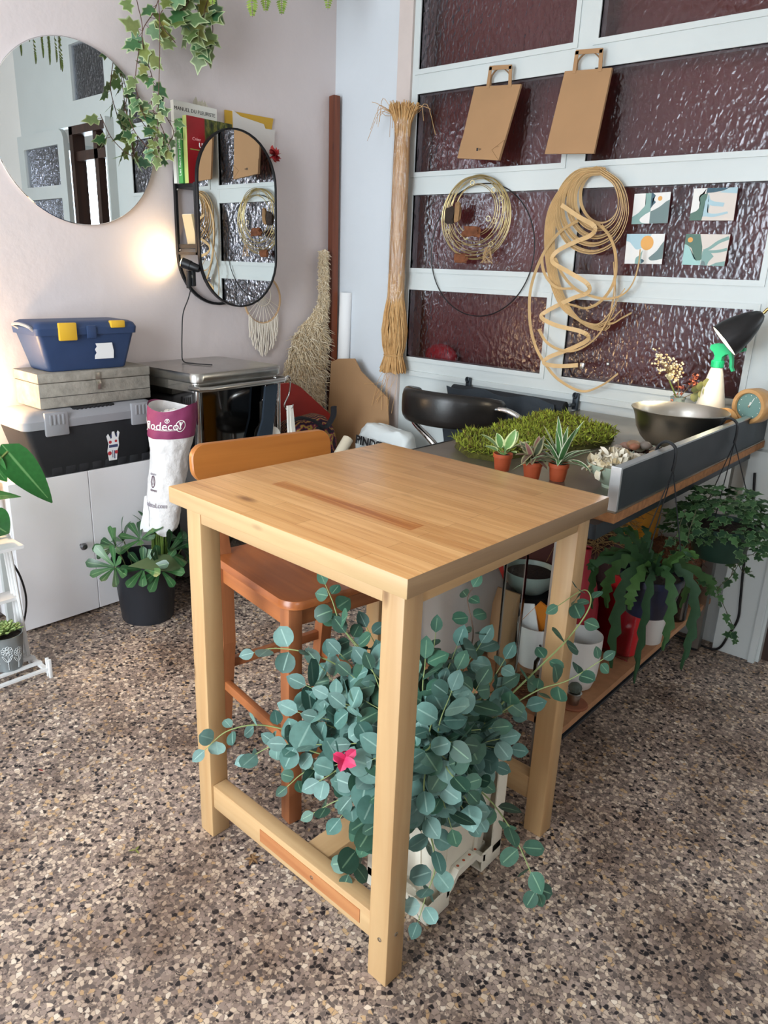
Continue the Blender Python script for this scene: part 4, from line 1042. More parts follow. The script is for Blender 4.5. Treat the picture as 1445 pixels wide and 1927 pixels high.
q = B().bx(cl[0] - .008, cl[0] + .012, cl[1] - .004, cl[1] + .012, cl[2] - .012, cl[2] + .014, bev=.003); q.build('metal_clamp', M_STEEL, t)
q = B().lathe([(0, 0), (.009, .001), (.006, .006), (0, .007)], n=12, M=Matrix.Translation((-.69, 2.205, 1.115)) @ Matrix.Rotation(PI / 2, 4, 'X')); tag(q.build('metal_stud', M_STEEL), 'small metal stud on the lower right pane below the rattan', 'stud')

# four picture cards
C_SAGE, C_DTEAL, C_PALE, C_SKY, C_OCH, C_LIN, C_AQUA, C_SLATE, C_GREEN = [plain('card_' + n_, c_, .6) for n_, c_ in (('sage', '7fa09a'), ('deep_teal', '3c5a68'), ('white', 'dedcd8'), ('sky', 'a3bfc8'), ('ochre', 'd9a057'), ('linen', 'd3c9c0'), ('aqua', '9cc4c0'), ('slate', '6d8080'), ('green', '567468'))]
def curve2(pts, n=5):
    return [(p.x, p.y) for p in spline([(a, b_, 0) for a, b_ in pts], n)]
def circ(cx, cy, r_, k=1.0): return [(cx + r_ * math.cos(2 * PI * i / 24), cy + r_ * k * math.sin(2 * PI * i / 24)) for i in range(24)]
def picture_card(label, tl, tr_, br, bl, shapes, base):
    t = thing('picture_card', label, 'card', (tl[0], 2.2, bl[1]), 0, 'picture cards on the partition')
    def P(u, v_, y): 
        a = Vector((tl[0], y, tl[1])).lerp(Vector((tr_[0], y, tr_[1])), u); b_ = Vector((bl[0], y, bl[1])).lerp(Vector((br[0], y, br[1])), u); return b_.lerp(a, v_)
    q = B(); q.rings([[P(u, v_, 2.1905) for u, v_ in ((0, 0), (1, 0), (1, 1), (0, 1))], [P(u, v_, 2.1925) for u, v_ in ((0, 0), (1, 0), (1, 1), (0, 1))]]); q.build('card_sheet', base, t, False)
    for k, (m_, pts_) in enumerate(shapes):
        q = B(); y = 2.1903 - .00012 * k; vs = [q.bm.verts.new(P(min(1, max(0, u)), min(1, max(0, v_)), y)) for u, v_ in pts_]; f_ = q.bm.faces.new(vs)
        bmesh.ops.triangulate(q.bm, faces=[f_]); q.build('printed_shape', m_, t, False)
S1 = [(C_SAGE, [(0, 0), (.5, 0), (.5, 1), (.32, 1)] + curve2([(.34, .8), (.33, .6), (.18, .38), (0, .24)])), (C_PALE, curve2([(.5, .40), (.35, .30), (.22, .15), (.3, .03), (.5, 0)])), (C_DTEAL, [(.48, 1)] + curve2([(.52, 1), (.60, .90), (.52, .80), (.62, .70), (.55, .6), (.5, .5)]) + [(.49, .5)]), (C_SLATE, [(.5, 0), (1, 0), (1, .76)] + curve2([(.9, .70), (.75, .55), (.6, .45), (.5, .40)])), (C_OCH, circ(.73, .81, .06, 1.3))]
def blob(path, w0, n=4):
    """a band of varying width along a path, as simple quads"""
    P = spline([(a_, b_, 0) for a_, b_ in path], n); out = []
    L_ = len(P) - 1
    for i, p in enumerate(P):
        tg = (P[min(i + 1, L_)] - P[max(i - 1, 0)]).normalized(); nn = Vector((-tg.y, tg.x, 0)); out.append((p, nn, w0(i / L_) if callable(w0) else w0))
    return [(p.x + nn.x * w_, p.y + nn.y * w_) for p, nn, w_ in out] + [(p.x - nn.x * w_, p.y - nn.y * w_) for p, nn, w_ in reversed(out)]
S2 = [(C_PALE, [(0, .24), (0, 1), (.3, 1)] + curve2([(.3, .88), (.17, .80), (.15, .65), (.2, .5), (.15, .32), (0, .22)])), (C_GREEN, [(0, 0), (.28, 0), (.29, .4), (.34, .85)] + curve2([(.22, .80), (.17, .70), (.2, .5), (.15, .32), (.0, .22)])), (C_DTEAL, [(.31, 1), (.82, 1)] + curve2([(.7, .92), (.5, .87), (.3, .85)])), (C_SKY, [(.85, 1), (1, 1), (1, .82), (.8, .84), (.6, .86), (.7, .92)]), (C_SKY, [(.29, .12), (.31, .6), (.36, .83), (.42, .64), (.42, .40), (.38, .30), (.42, .13)]), (C_SKY, blob([(.38, .58), (.5, .52), (.62, .50), (.74, .48)], lambda u: .07 - .01 * u)), (C_SKY, blob([(.36, .19), (.5, .16), (.65, .18), (.85, .25)], lambda u: .06 - .03 * u))]
S3 = [(C_SKY, [(0, .74), (0, 1), (.66, 1)] + curve2([(.6, .8), (.45, .55), (.3, .48), (.2, .58), (.1, .72), (0, .76)])), (C_SLATE, [(1, .76), (1, .18)] + curve2([(.85, .13), (.7, .12), (.64, .2), (.72, .3), (.84, .45), (.92, .62), (1, .77)])), (C_SAGE, curve2([(.28, 0), (.3, .2), (.4, .3), (.46, .45), (.44, .2), (.44, 0)])), (C_DTEAL, curve2([(.45, 0), (.53, .1), (.45, .16), (.45, .05)])), (C_OCH, circ(.56, .70, .17, 1.42))]
S4 = [(C_GREEN, [(0, .66), (0, 1), (.33, 1), (.42, .6), (.45, .2), (.40, .14), (.33, .15), (.25, .3), (.17, .55), (.05, .65)]), (C_AQUA, [(0, 0), (0, .66), (.06, .64), (.12, .58), (.2, .4), (.27, .2), (.33, .15), (.44, .16), (.43, 0)]), (C_SAGE, [(.44, .46), (.60, .46), (.72, .30), (.62, .12), (.60, 0), (.45, 0)]), (C_SAGE, blob([(.46, .47), (.6, .56), (.78, .76), (1, .90)], lambda u: .035 + .02 * u)), (C_SAGE, blob([(.5, .44), (.7, .45), (.85, .48), (1, .54)], lambda u: .045)), (C_SLATE, curve2([(.44, 0), (.46, .13), (.52, .13), (.57, 0)])), (C_SAGE, [(.66, 0), (.8, .1), (1, .16), (1, 0)]), (C_OCH, circ(.12, .81, .06, 1.4))]
picture_card('blue green picture card with a white valley and small sun, upper left of four', (-.663, 1.797), (-.516, 1.800), (-.512, 1.686), (-.660, 1.683), S1, C_PALE)
picture_card('picture card with pale blue branching shapes, upper right of four', (-.427, 1.809), (-.266, 1.808), (-.263, 1.693), (-.427, 1.695), S2, C_LIN)
picture_card('picture card with a big ochre sun, lower left of four', (-.673, 1.646), (-.515, 1.646), (-.511, 1.532), (-.668, 1.530), S3, C_PALE)
picture_card('picture card with green hill and tiny orange sun, lower right of four', (-.431, 1.646), (-.265, 1.644), (-.268, 1.530), (-.430, 1.532), S4, C_LIN)

# seen through the lower panes
q = B(); q.ball((-1.69, 2.335, 1.04), .085, 3, (1.2, .5, .8)); tag(q.build('red_watering_can', plain('red_enamel', 'b01f28', .4)), 'blurred red can behind the lower left pane', 'can')

# rolled black cloth on a wall holder
t = thing('cloth_roll_holder', 'black cloth draped over a roll holder on the white boarding', 'cloth roll', (-1.12, 2.13, .62))
B().tube([(-1.44, 2.12, .915), (-.825, 2.12, .912)], .028, 18).build('roll', plain('black_cloth_roll', '1d2126', .8, bumpy=.2), t)
M_CLOTH = plain('black_wrinkled_cloth', '2c333a', .75, var=.15, vscale=12, bumpy=.5, bscale=18)
q = B(); q.grid(lambda u, v_: (-1.46 + .60 * u + .012 * math.sin(v_ * 9), 2.088 + .006 * math.sin(u * 23 + v_ * 4), .935 - .36 * v_ - .01 * math.sin(u * 14)), 30, 8); q.solid(.006); q.build('hanging_cloth', M_CLOTH, t)
for x in (-1.395, -.808):
    q = B().bx(x - .014, x + .014, 2.172, 2.188, .90, .975, bev=.004).bx(x - .006, x + .006, 2.12, 2.18, .918, .932, bev=.002); h_ = q.build('bracket', M_DARKMETAL, t)
    B().tube([(x + .009 * math.cos(a), 2.166, .965 + .012 * math.sin(a)) for a in [2 * PI * j / 12 for j in range(12)]], .0035, 6, True).build('eye', M_DARKMETAL, h_)

# black upholstered swivel stool behind the bench
M_LEATHER = plain('black_leatherette', '1c1a19', .32, bumpy=.04, bscale=90)
t = thing('black_bar_chair', 'black padded swivel chair with chrome arms behind the workbench', 'chair', (-1.30, 1.80, 0))
q = B(); rg = []
for i in range(25):
    u = i / 24; a = R(-95 + 190 * u)   # wraparound backrest, arc opening away from the viewer
    c = Vector((-1.27 + .235 * math.sin(a), 1.93 - .24 * math.cos(a) * (1 if True else 0), .880 + .012 * math.cos(a)))
    hh = .078 * (1 - .35 * abs(2 * u - 1) ** 3) * (1 if 0 < i < 24 else .55); th_ = .030 * (1 if 0 < i < 24 else .5)
    rd = Vector((math.sin(a), -math.cos(a), 0))
    rg.append([c + rd * (th_ * math.copysign(abs(math.cos(k)) ** .7, math.cos(k))) + Vector((0, 0, hh * math.copysign(abs(math.sin(k)) ** .7, math.sin(k)))) for k in [2 * PI * j / 16 for j in range(16)]])
q.rings(rg); q.build('backrest', M_LEATHER, t, angle=60)
q = B().tube(spline([(-1.50, 1.90, .845), (-1.43, 1.80, .80), (-1.30, 1.74, .755), (-1.235, 1.76, .69), (-1.23, 1.80, .62)], 6), .015, 10); q.build('arm', M_CHROME, t)
q = B().tube(spline([(-1.03, 1.86, .905), (-.96, 1.86, .905), (-.90, 1.88, .87), (-.885, 1.90, .78), (-.93, 1.92, .62)], 6), .013, 10); q.build('arm', M_CHROME, t)
q = B().lathe([(0, .0), (.17, 0), (.19, .02), (.19, .05), (.16, .07), (0, .075)], c=(-1.22, 1.84, .56), n=32); q.build('seat', M_LEATHER, t)
q = B().lathe([(.03, .05), (.03, .56)], c=(-1.22, 1.84, 0), n=16); q.build('column', M_CHROME, t)
q = B().lathe([(0, 0), (.20, 0), (.20, .01), (.05, .04), (.03, .06), (0, .06)], c=(-1.22, 1.84, 0), n=32); q.build('base', M_CHROME, t)
# ================================================================== on the workbench
T0 = .9022
# moss mat
t = thing('moss_mat', 'spread of bright green moss lying on the workbench behind the small pots', 'moss', (-.57, 1.45, T0))
MP = [(-.72, 1.12), (-.60, 1.03), (-.50, 1.05), (-.47, 1.22), (-.385, 1.40), (-.36, 1.60), (-.40, 1.72), (-.56, 1.80), (-.70, 1.90), (-.765, 1.80), (-.76, 1.55), (-.745, 1.30)]
q = B(); q.rings([[Vector((-.57 + (x + .57) * .97, 1.45 + (y - 1.45) * .975, T0)) for x, y in MP], [Vector((-.57 + (x + .57) * .95, 1.45 + (y - 1.45) * .96, T0 + .016)) for x, y in MP], [Vector((-.57 + (x + .57) * .8, 1.45 + (y - 1.45) * .8, T0 + .034)) for x, y in MP]])
q.build('moss_base', plain('moss_base', '4a4a1a', .95, var=.4, vscale=40, bumpy=.6, bscale=80), t)
def inside(x, y, P):
    r_ = False; j = len(P) - 1
    for i in range(len(P)):
        if (P[i][1] > y) != (P[j][1] > y) and x < (P[j][0] - P[i][0]) * (y - P[i][1]) / (P[j][1] - P[i][1]) + P[i][0]: r_ = not r_
        j = i
    return r_
q = B(); n_ = 0
while n_ < 8000:
    x, y = rnd(-.78, -.34), rnd(1.02, 1.92)
    if not inside(x, y, MP): continue
    if math.hypot((x + .53) * 1.5, y - 1.62) < .045: continue
    n_ += 1; ed = not inside(-.57 + (x + .57) * 1.10, 1.45 + (y - 1.45) * 1.06, MP); h = T0 + (.006 + rnd(0, .016) if ed else .020) + .022 * (noise.noise(Vector((x * 9, y * 9, 1))) * .9 + .5)
    d = Vector((rnd(-1, 1), rnd(-1, 1), rnd(.15, 1.1))).normalized(); L = rnd(.014, .032)
    q.blade((x, y, h), d, (rnd(-1, 1), rnd(-1, 1), 1), L, .0055, 'lance', rnd(-.5, 1.2), .2, 2)
q.build('moss_tufts', leafmat('moss_green', ['5d6a1a', '8d9a2a', 'aab83c', '76781f', '5f4a1c'], .85), t)['kind'] = 'stuff'

# three little terracotta coloured plant pots
M_TERRA = plain('terracotta_plastic', 'b0512f', .5, var=.05)
M_SOIL = plain('dark_soil', '2c211a', .95, var=.4, vscale=80, bumpy=.7, bscale=120)
def tiny_pot(label, c):
    t = thing('small_potted_plant', label, 'potted plant', c, 0, None)
    x, y, z = c
    B().lathe([(.0, 0), (.0215, 0), (.0225, .003), (.0275, .040), (.030, .0405), (.030, .052), (.0275, .052), (.026, .044), (0, .044)], c, 28).build('pot', M_TERRA, t)
    q = B(); q.lathe([(.0265, .0445), (.018, .047), (0, .048)], c, 16); q.build('soil', M_SOIL, t)
    return t
p1 = tiny_pot('left small potted plant with round pale variegated leaves beside the moss', (-.437, .990, T0))
q = B(); c = Vector((-.437, .990, T0 + .045))
for a, e, L, W in ((200, 50, .072, .034), (170, 20, .062, .030), (20, 45, .072, .036), (60, 60, .066, .030), (330, 30, .06, .028), (110, 40, .06, .03), (250, 70, .05, .026), (-20, 62, .07, .03)):
    d = Vector((math.cos(R(a)) * math.cos(R(e)), math.sin(R(a)) * math.cos(R(e)), math.sin(R(e))))
    q.tube([c, c + d * .03], .0014, 4); q.blade(c + d * .024, d, (0, 0, 1) if e < 60 else (.5, -.6, .5), L, W, 'oval', .5, .2, 6)
q.build('leaves', leafmat('peperomia_leaf', ['5f8f4c', '7da562', '6b9950'], .35, edge='dbe2a8', rim0=.6), p1)
p2 = tiny_pot('middle small potted plant with reddish striped crinkled leaves', (-.325, .975, T0))
q = B(); c = Vector((-.325, .975, T0 + .045))
for k in range(26):
    a, e = rnd(0, 360), rnd(-5, 75); d = Vector((math.cos(R(a)) * math.cos(R(e)), math.sin(R(a)) * math.cos(R(e)), math.sin(R(e))))
    q.blade(c + d * .012 + Vector((0, 0, rnd(0, .03))), d, (0, 0, 1) if e < 50 else (.5, -.6, .3), rnd(.045, .07), rnd(.016, .024), 'oval', rnd(.2, .9), .25, 5)
q.build('leaves', leafmat('reddish_leaf', ['4a4a34', '6d4a44', '8c5a56', '54603c', '3c4430'], .5, edge='8f8a66'), p2)
p3 = tiny_pot('right small potted plant, a spider plant with white edged leaves', (-.262, 1.015, T0))
q = B(); c = Vector((-.262, 1.015, T0 + .045))
for k in range(22):
    a = k * 137.5; e = 80 - 55 * (k / 22); d = Vector((math.cos(R(a)) * math.cos(R(e)), math.sin(R(a)) * math.cos(R(e)), math.sin(R(e))))
    q.blade(c, d, (-math.cos(R(a)), -math.sin(R(a)), 1.2), rnd(.10, .15), rnd(.019, .025) if e > 40 else .012, 'strap', rnd(.3, 1.5) if e < 62 else .25, .3, 8)
q.build('leaves', leafmat('spider_leaf', ['3f6a3c', '568349', '4a7a44'], .4, edge='e6e8cf', rim0=.66), p3)

# celadon bowl of dried white petals
M_CEL = plain('celadon_glaze', 'a9b8a4', .22, coat=.4, var=.04)
BC = (-.117, 1.075, T0)
t = thing('celadon_bowl', 'pale celadon bowl at the near end of the bench rail', 'bowl', BC)
B().lathe([(0, 0), (.032, 0), (.033, .006), (.031, .008), (.050, .022), (.070, .046), (.080, .066), (.0815, .070), (.079, .070), (.068, .048), (.048, .026), (0, .016)], BC, 40).build('bowl_body', M_CEL, t)
q = B()
for k in range(170):
    a = rnd(0, 2 * PI); rr = .072 * math.sqrt(rnd(0, 1)); h = T0 + .052 + .050 * (1 - (rr / .074) ** 2) * rnd(.5, 1.0)
    d = Vector((rnd(-1, 1), rnd(-1, 1), rnd(-.2, .9)))
    q.blade((BC[0] + rr * math.cos(a), BC[1] + rr * math.sin(a), h), d, (rnd(-1, 1), rnd(-1, 1), 1), rnd(.020, .040), rnd(.014, .026), 'round', rnd(-2.0, 2.0), rnd(.3, 1.2), 5)
q.solid(.0008) if False else None
o = q.build('dried_white_petals', leafmat('dry_white_petal', ['d9cdb2', 'ece4d0', 'c9b48c', 'f0eadc'], .8)); tag(o, 'heap of curled dried white petals filling the celadon bowl', 'petals', kind='stuff')

# dish of stones
DC = (-.152, 1.385, T0)
t = thing('stone_dish', 'shallow pale dish holding smooth stones behind the petal bowl', 'dish', DC)
B().lathe([(0, 0), (.05, 0), (.085, .020), (.110, .044), (.112, .048), (.108, .048), (.082, .025), (0, .016)], DC, 40).build('dish_body', M_CEL, t)
cols = ['8d8378', 'a1917d', '8a6a52', '9a8f84', '7a7068', 'b09a80', '8f6e60', '9c9082', 'a08a70', '857b70', '93604a', 'a89c8e', '8a8076']
spots = [(-.075, -.050, .017), (-.045, -.075, .015), (-.03, -.04, .020), (.01, -.065, .018), (.0, -.02, .019), (.04, -.04, .017), (-.065, -.01, .020), (-.03, .005, .018), (.05, -.005, .018), (.018, .02, .016), (-.02, -.055, .016), (.028, -.085, .015), (-.06, .025, .016)]
labs = ['grey', 'sandy', 'reddish', 'pale grey', 'dark grey', 'tan', 'mauve brown', 'beige', 'light tan', 'stone grey', 'rust red', 'whitish', 'taupe']
for k, ((dx, dy, r_), c_, lb_) in enumerate(zip(spots, cols, labs)):
    q = B(); h = .030 + r_ * .70 + .012 * (dy > -.06) + (.016 if k in (2, 4, 10) else 0)
    vs = q.ballv((0, 0, 0), 1, 2)
    s1, s2 = rnd(1.0, 1.35), rnd(.85, 1.1); rz = rnd(0, 3)
    for v_ in vs:
        p = v_.co * (1 + .08 * noise.noise(v_.co * 1.2 + Vector((k * 3, 0, 0)))); p = Vector((p.x * r_ * s1, p.y * r_ * s2, p.z * r_ * .72)); p.rotate(Euler((0, 0, rz)))
        v_.co = p + Vector((DC[0] + dx, DC[1] + dy, T0 + h))
    tag(q.build('pebble', plain('pebble_' + lb_.replace(' ', '_'), c_, .6, var=.12, vscale=40)), 'smooth rounded stone lying in the pale dish on the bench', 'stone', 'stones in the pale dish')
q = B()
for k in range(60):
    a = rnd(.2, PI - .2); rr = rnd(.03, .09); q.ball((DC[0] + rr * math.cos(a) * .9, DC[1] + rr * math.sin(a), T0 + .036 + rnd(0, .016)), rnd(.006, .011), 1)
tag(q.build('bark_chunks', plain('dark_red_bark', '3b1f1a', .95, var=.3, vscale=50, bumpy=.5)), 'dark reddish bark chunks at the far side of the stone dish', 'bark', kind='stuff')

# big steel bowl
SC = (-.196, 1.755, T0)
t = thing('steel_mixing_bowl', 'large brushed steel mixing bowl against the bench rail', 'bowl', SC)
m, nt, bs = newmat('spun_steel'); bs.inputs['Base Color'].default_value = lin('b8b5ae'); bs.inputs['Metallic'].default_value = 1; bs.inputs['Roughness'].default_value = .30
n = tex(nt, 'Noise', coords(nt, (3, 3, 260)), Scale=1.0, Detail=2.0); bump(nt, bs, n.outputs['Fac'], .05, .002)
B().lathe([(0, 0), (.07, 0), (.095, .008), (.122, .034), (.141, .068), (.150, .105), (.156, .122), (.164, .134), (.166, .136), (.164, .138), (.154, .124), (.147, .105), (.138, .068), (.118, .036), (.09, .011), (0, .004)], SC, 64).build('bowl_body', m, t, angle=30)

# spray bottle
PC = (-.190, 2.060, T0)
t = thing('spray_bottle', 'white spray bottle with green trigger head beneath the desk lamp', 'spray bottle', PC)
B().lathe([(0, 0), (.058, 0), (.061, .006), (.060, .03), (.052, .12), (.036, .20), (.022, .258), (.018, .266), (.018, .272), (0, .272)], PC, 36).build('bottle', plain('translucent_white_plastic', 'e8e2d4', .35), t)
M_SPG = plain('spray_green', '1fae74', .35)
q = B().lathe([(.020, .262), (.022, .264), (.022, .288), (.019, .290), (0, .29)], PC, 24)
for k in range(20): a = 2 * PI * k / 20; q.bx(-.0012, .0012, .0215, .0235, .265, .287, M=Matrix.Translation((PC[0], PC[1], PC[2])) @ Matrix.Rotation(a, 4, 'Z'))
hd = q.build('screw_cap', M_SPG, t)
q = B(); Mh = frame_mat((PC[0], PC[1] - .012, T0 + .288), (1, -.15, 0), (0, 0, 1))
q.prism([(-.014, 0), (.014, 0), (.016, .016), (.028, .026), (.058, .034), (.078, .040), (.080, .056), (.04, .062), (-.01, .064), (-.034, .056), (-.036, .042), (-.020, .030), (-.012, .016)], -.024, 0, Mh); q.build('head', M_SPG, t)
q = B(); q.prism([(.034, .030), (.046, .034), (.054, .012), (.058, -.018), (.066, -.030), (.058, -.034), (.048, -.018), (.044, .010)], -.020, -.004, Mh); q.build('trigger', M_SPG, t)
q = B(); q.prism([(.078, .042), (.092, .044), (.092, .056), (.078, .056)], -.021, -.003, Mh); q.build('nozzle', M_SPG, t)

# bud vase with dried flowers
VC = (-.318, 2.065, T0)
t = thing('bud_vase', 'small blue grey vase of dried flowers on the bench behind the steel bowl', 'vase', VC)
B().lathe([(0, 0), (.028, 0), (.033, .02), (.033, .085), (.029, .110), (.026, .118), (.030, .134), (.028, .134), (.024, .118), (0, .112)], VC, 28).build('vase_body', plain('blue_grey_glaze', '8fa09a', .35, var=.08, vscale=20), t)
def stem(p0, p1, r_, m_, nm, par=None): 
    return B().tube(spline([p0, Vector(p0).lerp(Vector(p1), .5) + Vector((0, 0, .012)), p1], 5), r_, 5).build(nm, m_, par)
M_STEM = plain('green_stem', '6c7a3e', .6); M_DSTEM = plain('dry_stem', '8c7448', .7)
v0 = Vector((VC[0], VC[1], T0 + .12))
tips = [(-0.380,2.045,1.152), (-0.401,2.045,1.125)]
t = thing('dried_gypsophila', 'spray of tiny cream dried blossoms in the bud vase', 'dried flower', tuple(v0))
q = B(); c0 = Vector((-.372, 2.045, 1.150)); q.tube(spline([v0, v0.lerp(c0, .5) + Vector((.02, 0, .01)), c0 + Vector((.02, 0, -.03))], 5), .0015, 5)
pts_ = []
for k in range(120):
    p = c0 + Vector((rnd(-.055, .06), rnd(-.03, .03), 0)); p.z += rnd(-.035, .04) - .5 * (p.x - c0.x); pts_.append(p)
for p in pts_[::4]: q.tube([c0 + Vector((.025, 0, -.035)), (c0 + p) / 2 + Vector((0, 0, -.005)), p], .0006, 4)
q.build('stem', M_DSTEM, t)
q = B(); [q.ball(p, rnd(.0032, .0052), 1) for p in pts_]; o = q.build('blossoms', leafmat('cream_blossom', ['d9c79a', 'efe3c0', 'b89a62'], .8), t); o['kind'] = 'stuff'
t = thing('cream_lisianthus', 'cream rose like flower on a green stem in the bud vase', 'flower', tuple(v0))
fc = Vector((-.350, 2.03, 1.098)); B().tube(spline([v0, v0.lerp(fc, .6), fc], 5), .003, 6).build('stem', M_STEM, t)
q = B()
for k in range(14):
    a = k * 2.4; e = .3 + .9 * (k / 14); d = Vector((math.cos(a) * math.cos(e) - .5, math.sin(a) * math.cos(e), math.sin(e) + .2))
    q.blade(fc, d, (-d.x * .3, 0, 1), rnd(.024, .034), .022, 'round', -1.1, .5, 4)
q.build('petals', leafmat('cream_petal', ['e6d9a6', 'f0e8c4', 'dccb90'], .6), t)
t = thing('dried_coral_flower', 'tuft of small dried coral flowers in the bud vase', 'dried flower', tuple(v0))
q = B(); q2 = B(); b1 = Vector((-.262, 2.04, 1.105)); q2.tube([v0, b1], .0012, 4)
for k in range(60):
    c_ = b1 if k < 34 else v0 + Vector((.0, -.015, .018)); p = c_ + Vector((rnd(-.012, .014), rnd(-.012, .012), rnd(-.022, .026))) * (1 if k < 34 else 1.6) * Vector((1, 1, 1)).length / 1.732
    q.blade(p, (rnd(-1, 1), rnd(-1, 1), rnd(-.3, 1)), (rnd(-1, 1), rnd(-1, 1), 1), .012, .010, 'round', rnd(-1, 1), .4, 3)
q2.build('stem', M_DSTEM, t); q.build('petals', leafmat('coral_petal', ['b4553c', 'c97a58', '9c4038'], .8), t)
t = thing('dried_eucalyptus_twig', 'short dried green eucalyptus twig leaning out of the bud vase', 'twig', tuple(v0))
e1 = Vector((-.205, 2.035, 1.09)); q = B(); q.tube(spline([v0, v0.lerp(e1, .6), e1], 5), .0014, 5); q.build('stem', M_DSTEM, t)
q = B()
for k, (f_, s) in enumerate(((.55, 1), (.6, -1), (.78, 1), (.82, -1), (1, 1), (1, -1))):
    p = v0.lerp(e1, f_); q.blade(p, (rnd(-.2, .5), -.3, .75 * s), (.4, -.8, .3), .036, .034, 'round', .3, .15, 5)
q.build('leaves', leafmat('olive_leaf', ['7a7c48', '6a6f42', '8a8a58'], .6), t)

# wooden desk clock on its block, nested wooden arcs
M_BAMB = wood('clock_bamboo', 'c9955c', 'dcae74', 'X', knots=False, rough=.4)
t = thing('clock_block', 'plain wooden block under the round desk clock', 'block', (-.03, 1.985, T0))
B().bx(-.085, -.034, 1.95, 2.05, T0, T0 + .088, bev=.004).build('block_body', M_BAMB, t)
CC = Vector((-.022, 1.965, 1.052)); CM = frame_mat(CC, (.965, -.26, 0), (0, 0, 1))   # local z = face normal
if (CM.to_3x3() @ Vector((0, 0, 1))).y > 0: CM = CM @ Matrix.Rotation(PI, 4, 'Y')
t = thing('desk_clock', 'round pale wood desk clock with green blue dial beside the rail', 'clock', tuple(CC - Vector((0, 0, .063))))
B().lathe([(.046, .012), (.049, .020), (.060, .020), (.063, .016), (.063, -.042), (.060, -.046), (0, -.046)], n=56, M=CM).build('case', M_BAMB, t)
dial = B().lathe([(.047, .008), (0, .0085)], n=48, M=CM).build('dial', plain('teal_dial', '6f938c', .6), t)
for k in range(12):
    B().lathe([(.0016, .0088), (0, .0092)], n=8, M=CM @ Matrix.Translation((.039 * math.cos(k * PI / 6), .039 * math.sin(k * PI / 6), 0))).build('hour_dot', M_INKW, t)
B().bx(-.0012, .0012, -.006, .034, .0095, .0102, M=CM @ Matrix.Rotation(R(-24), 4, 'Z')).build('hand', M_INKW, t, False)
B().bx(-.0016, .0016, -.004, .016, .0104, .0112, M=CM @ Matrix.Rotation(R(-8), 4, 'Z')).build('hand', M_INKW, t, False)
B().lathe([(.004, .0095), (.004, .0125), (0, .013)], n=14, M=CM).build('hub', M_STEEL, t)
for k, (r_, lab) in enumerate(((.052, 'outermost'), (.040, 'second'), (.028, 'third'), (.016, 'innermost'))):
    q = B(); ro, ri = r_, r_ - .0105; pts_ = [(ro * math.cos(R(a)), ro * math.sin(R(a))) for a in range(0, 181, 12)] + [(ri * math.cos(R(a)), ri * math.sin(R(a))) for a in range(180, -1, -12)]
    # arcs stand upright, side by side inside one another
    Ma = frame_mat((-.096, 1.93, .986), (.93, -.36, 0), (0, 0, 1)); n0 = len(pts_) // 2
    A_ = [[Ma @ Vector((p[0], p[1], z)) for z in (-.014, .014)] + [Ma @ Vector((pp[0], pp[1], z)) for z in (.014, -.014)] for p, pp in zip(pts_[:n0], list(reversed(pts_[n0:])))]
    q.rings(A_); o = q.build('wooden_arc', M_BAMB); tag(o, lab + ' of the nested wooden arcs standing before the desk clock', 'wooden arc', 'nested wooden arcs')
t = thing('arc_stand', 'low wooden box carrying the nested arcs before the desk clock', 'box', (-.10, 1.92, T0))
B().bx(-.150, -.040, 1.895, 1.945, T0, .985, bev=.003).build('box_body', M_BAMB, t)

# desk lamp
t = thing('desk_lamp', 'black cone shade desk lamp with brass arm, lit over the spray bottle', 'lamp', (-.10, 2.12, T0))
m0 = Vector((-.150, 1.955, 1.270)); ap = Vector((-.047, 2.008, 1.376)); axd = (ap - m0).normalized()
LM = Matrix.Translation(m0) @ axd.to_track_quat('Z', 'Y').to_matrix().to_4x4()
m, nt, bs = newmat('black_shade'); bs.inputs['Base Color'].default_value = lin('19181a'); bs.inputs['Roughness'].default_value = .4
B().lathe([(.064, 0), (.0655, .002), (.063, .03), (.054, .07), (.040, .108), (.022, .140), (.012, .150), (0, .152)], n=40, M=LM).build('shade', m, t)
B().lathe([(.0625, .002), (.060, .03), (.050, .07), (.036, .105), (.018, .13), (0, .135)], n=40, M=LM).build('shade_lining', plain('white_enamel', 'f2efe8', .5), t)
B().lathe([(0, .004), (.018, .008), (.030, .022), (.030, .04), (.018, .06), (.013, .08), (0, .08)], n=24, M=LM).build('bulb', emit('desk_bulb', 'fff0d6', 22), t)
B().tube(spline([ap + axd * -.004, ap + Vector((.02, .0, .012)), (.045, 1.985, 1.335), (.072, 2.04, 1.24), (.045, 2.10, 1.09), (-.04, 2.125, 1.045), (-.082, 2.125, .99), (-.085, 2.125, .92)], 6), .0055, 10).build('arm', plain('brass', 'b79a62', .3, 1.0), t)
B().lathe([(0, 0), (.045, 0), (.047, .004), (.044, .016), (.02, .024), (0, .025)], (-.085, 2.125, T0), 28).build('base', m, t)
light('desk_lamp_light', 'SPOT', tuple(m0 + axd * .006), 5.0, (1.0, .80, .52), .03, None, tuple(m0 - axd), spot_size=R(140), spot_blend=.6)

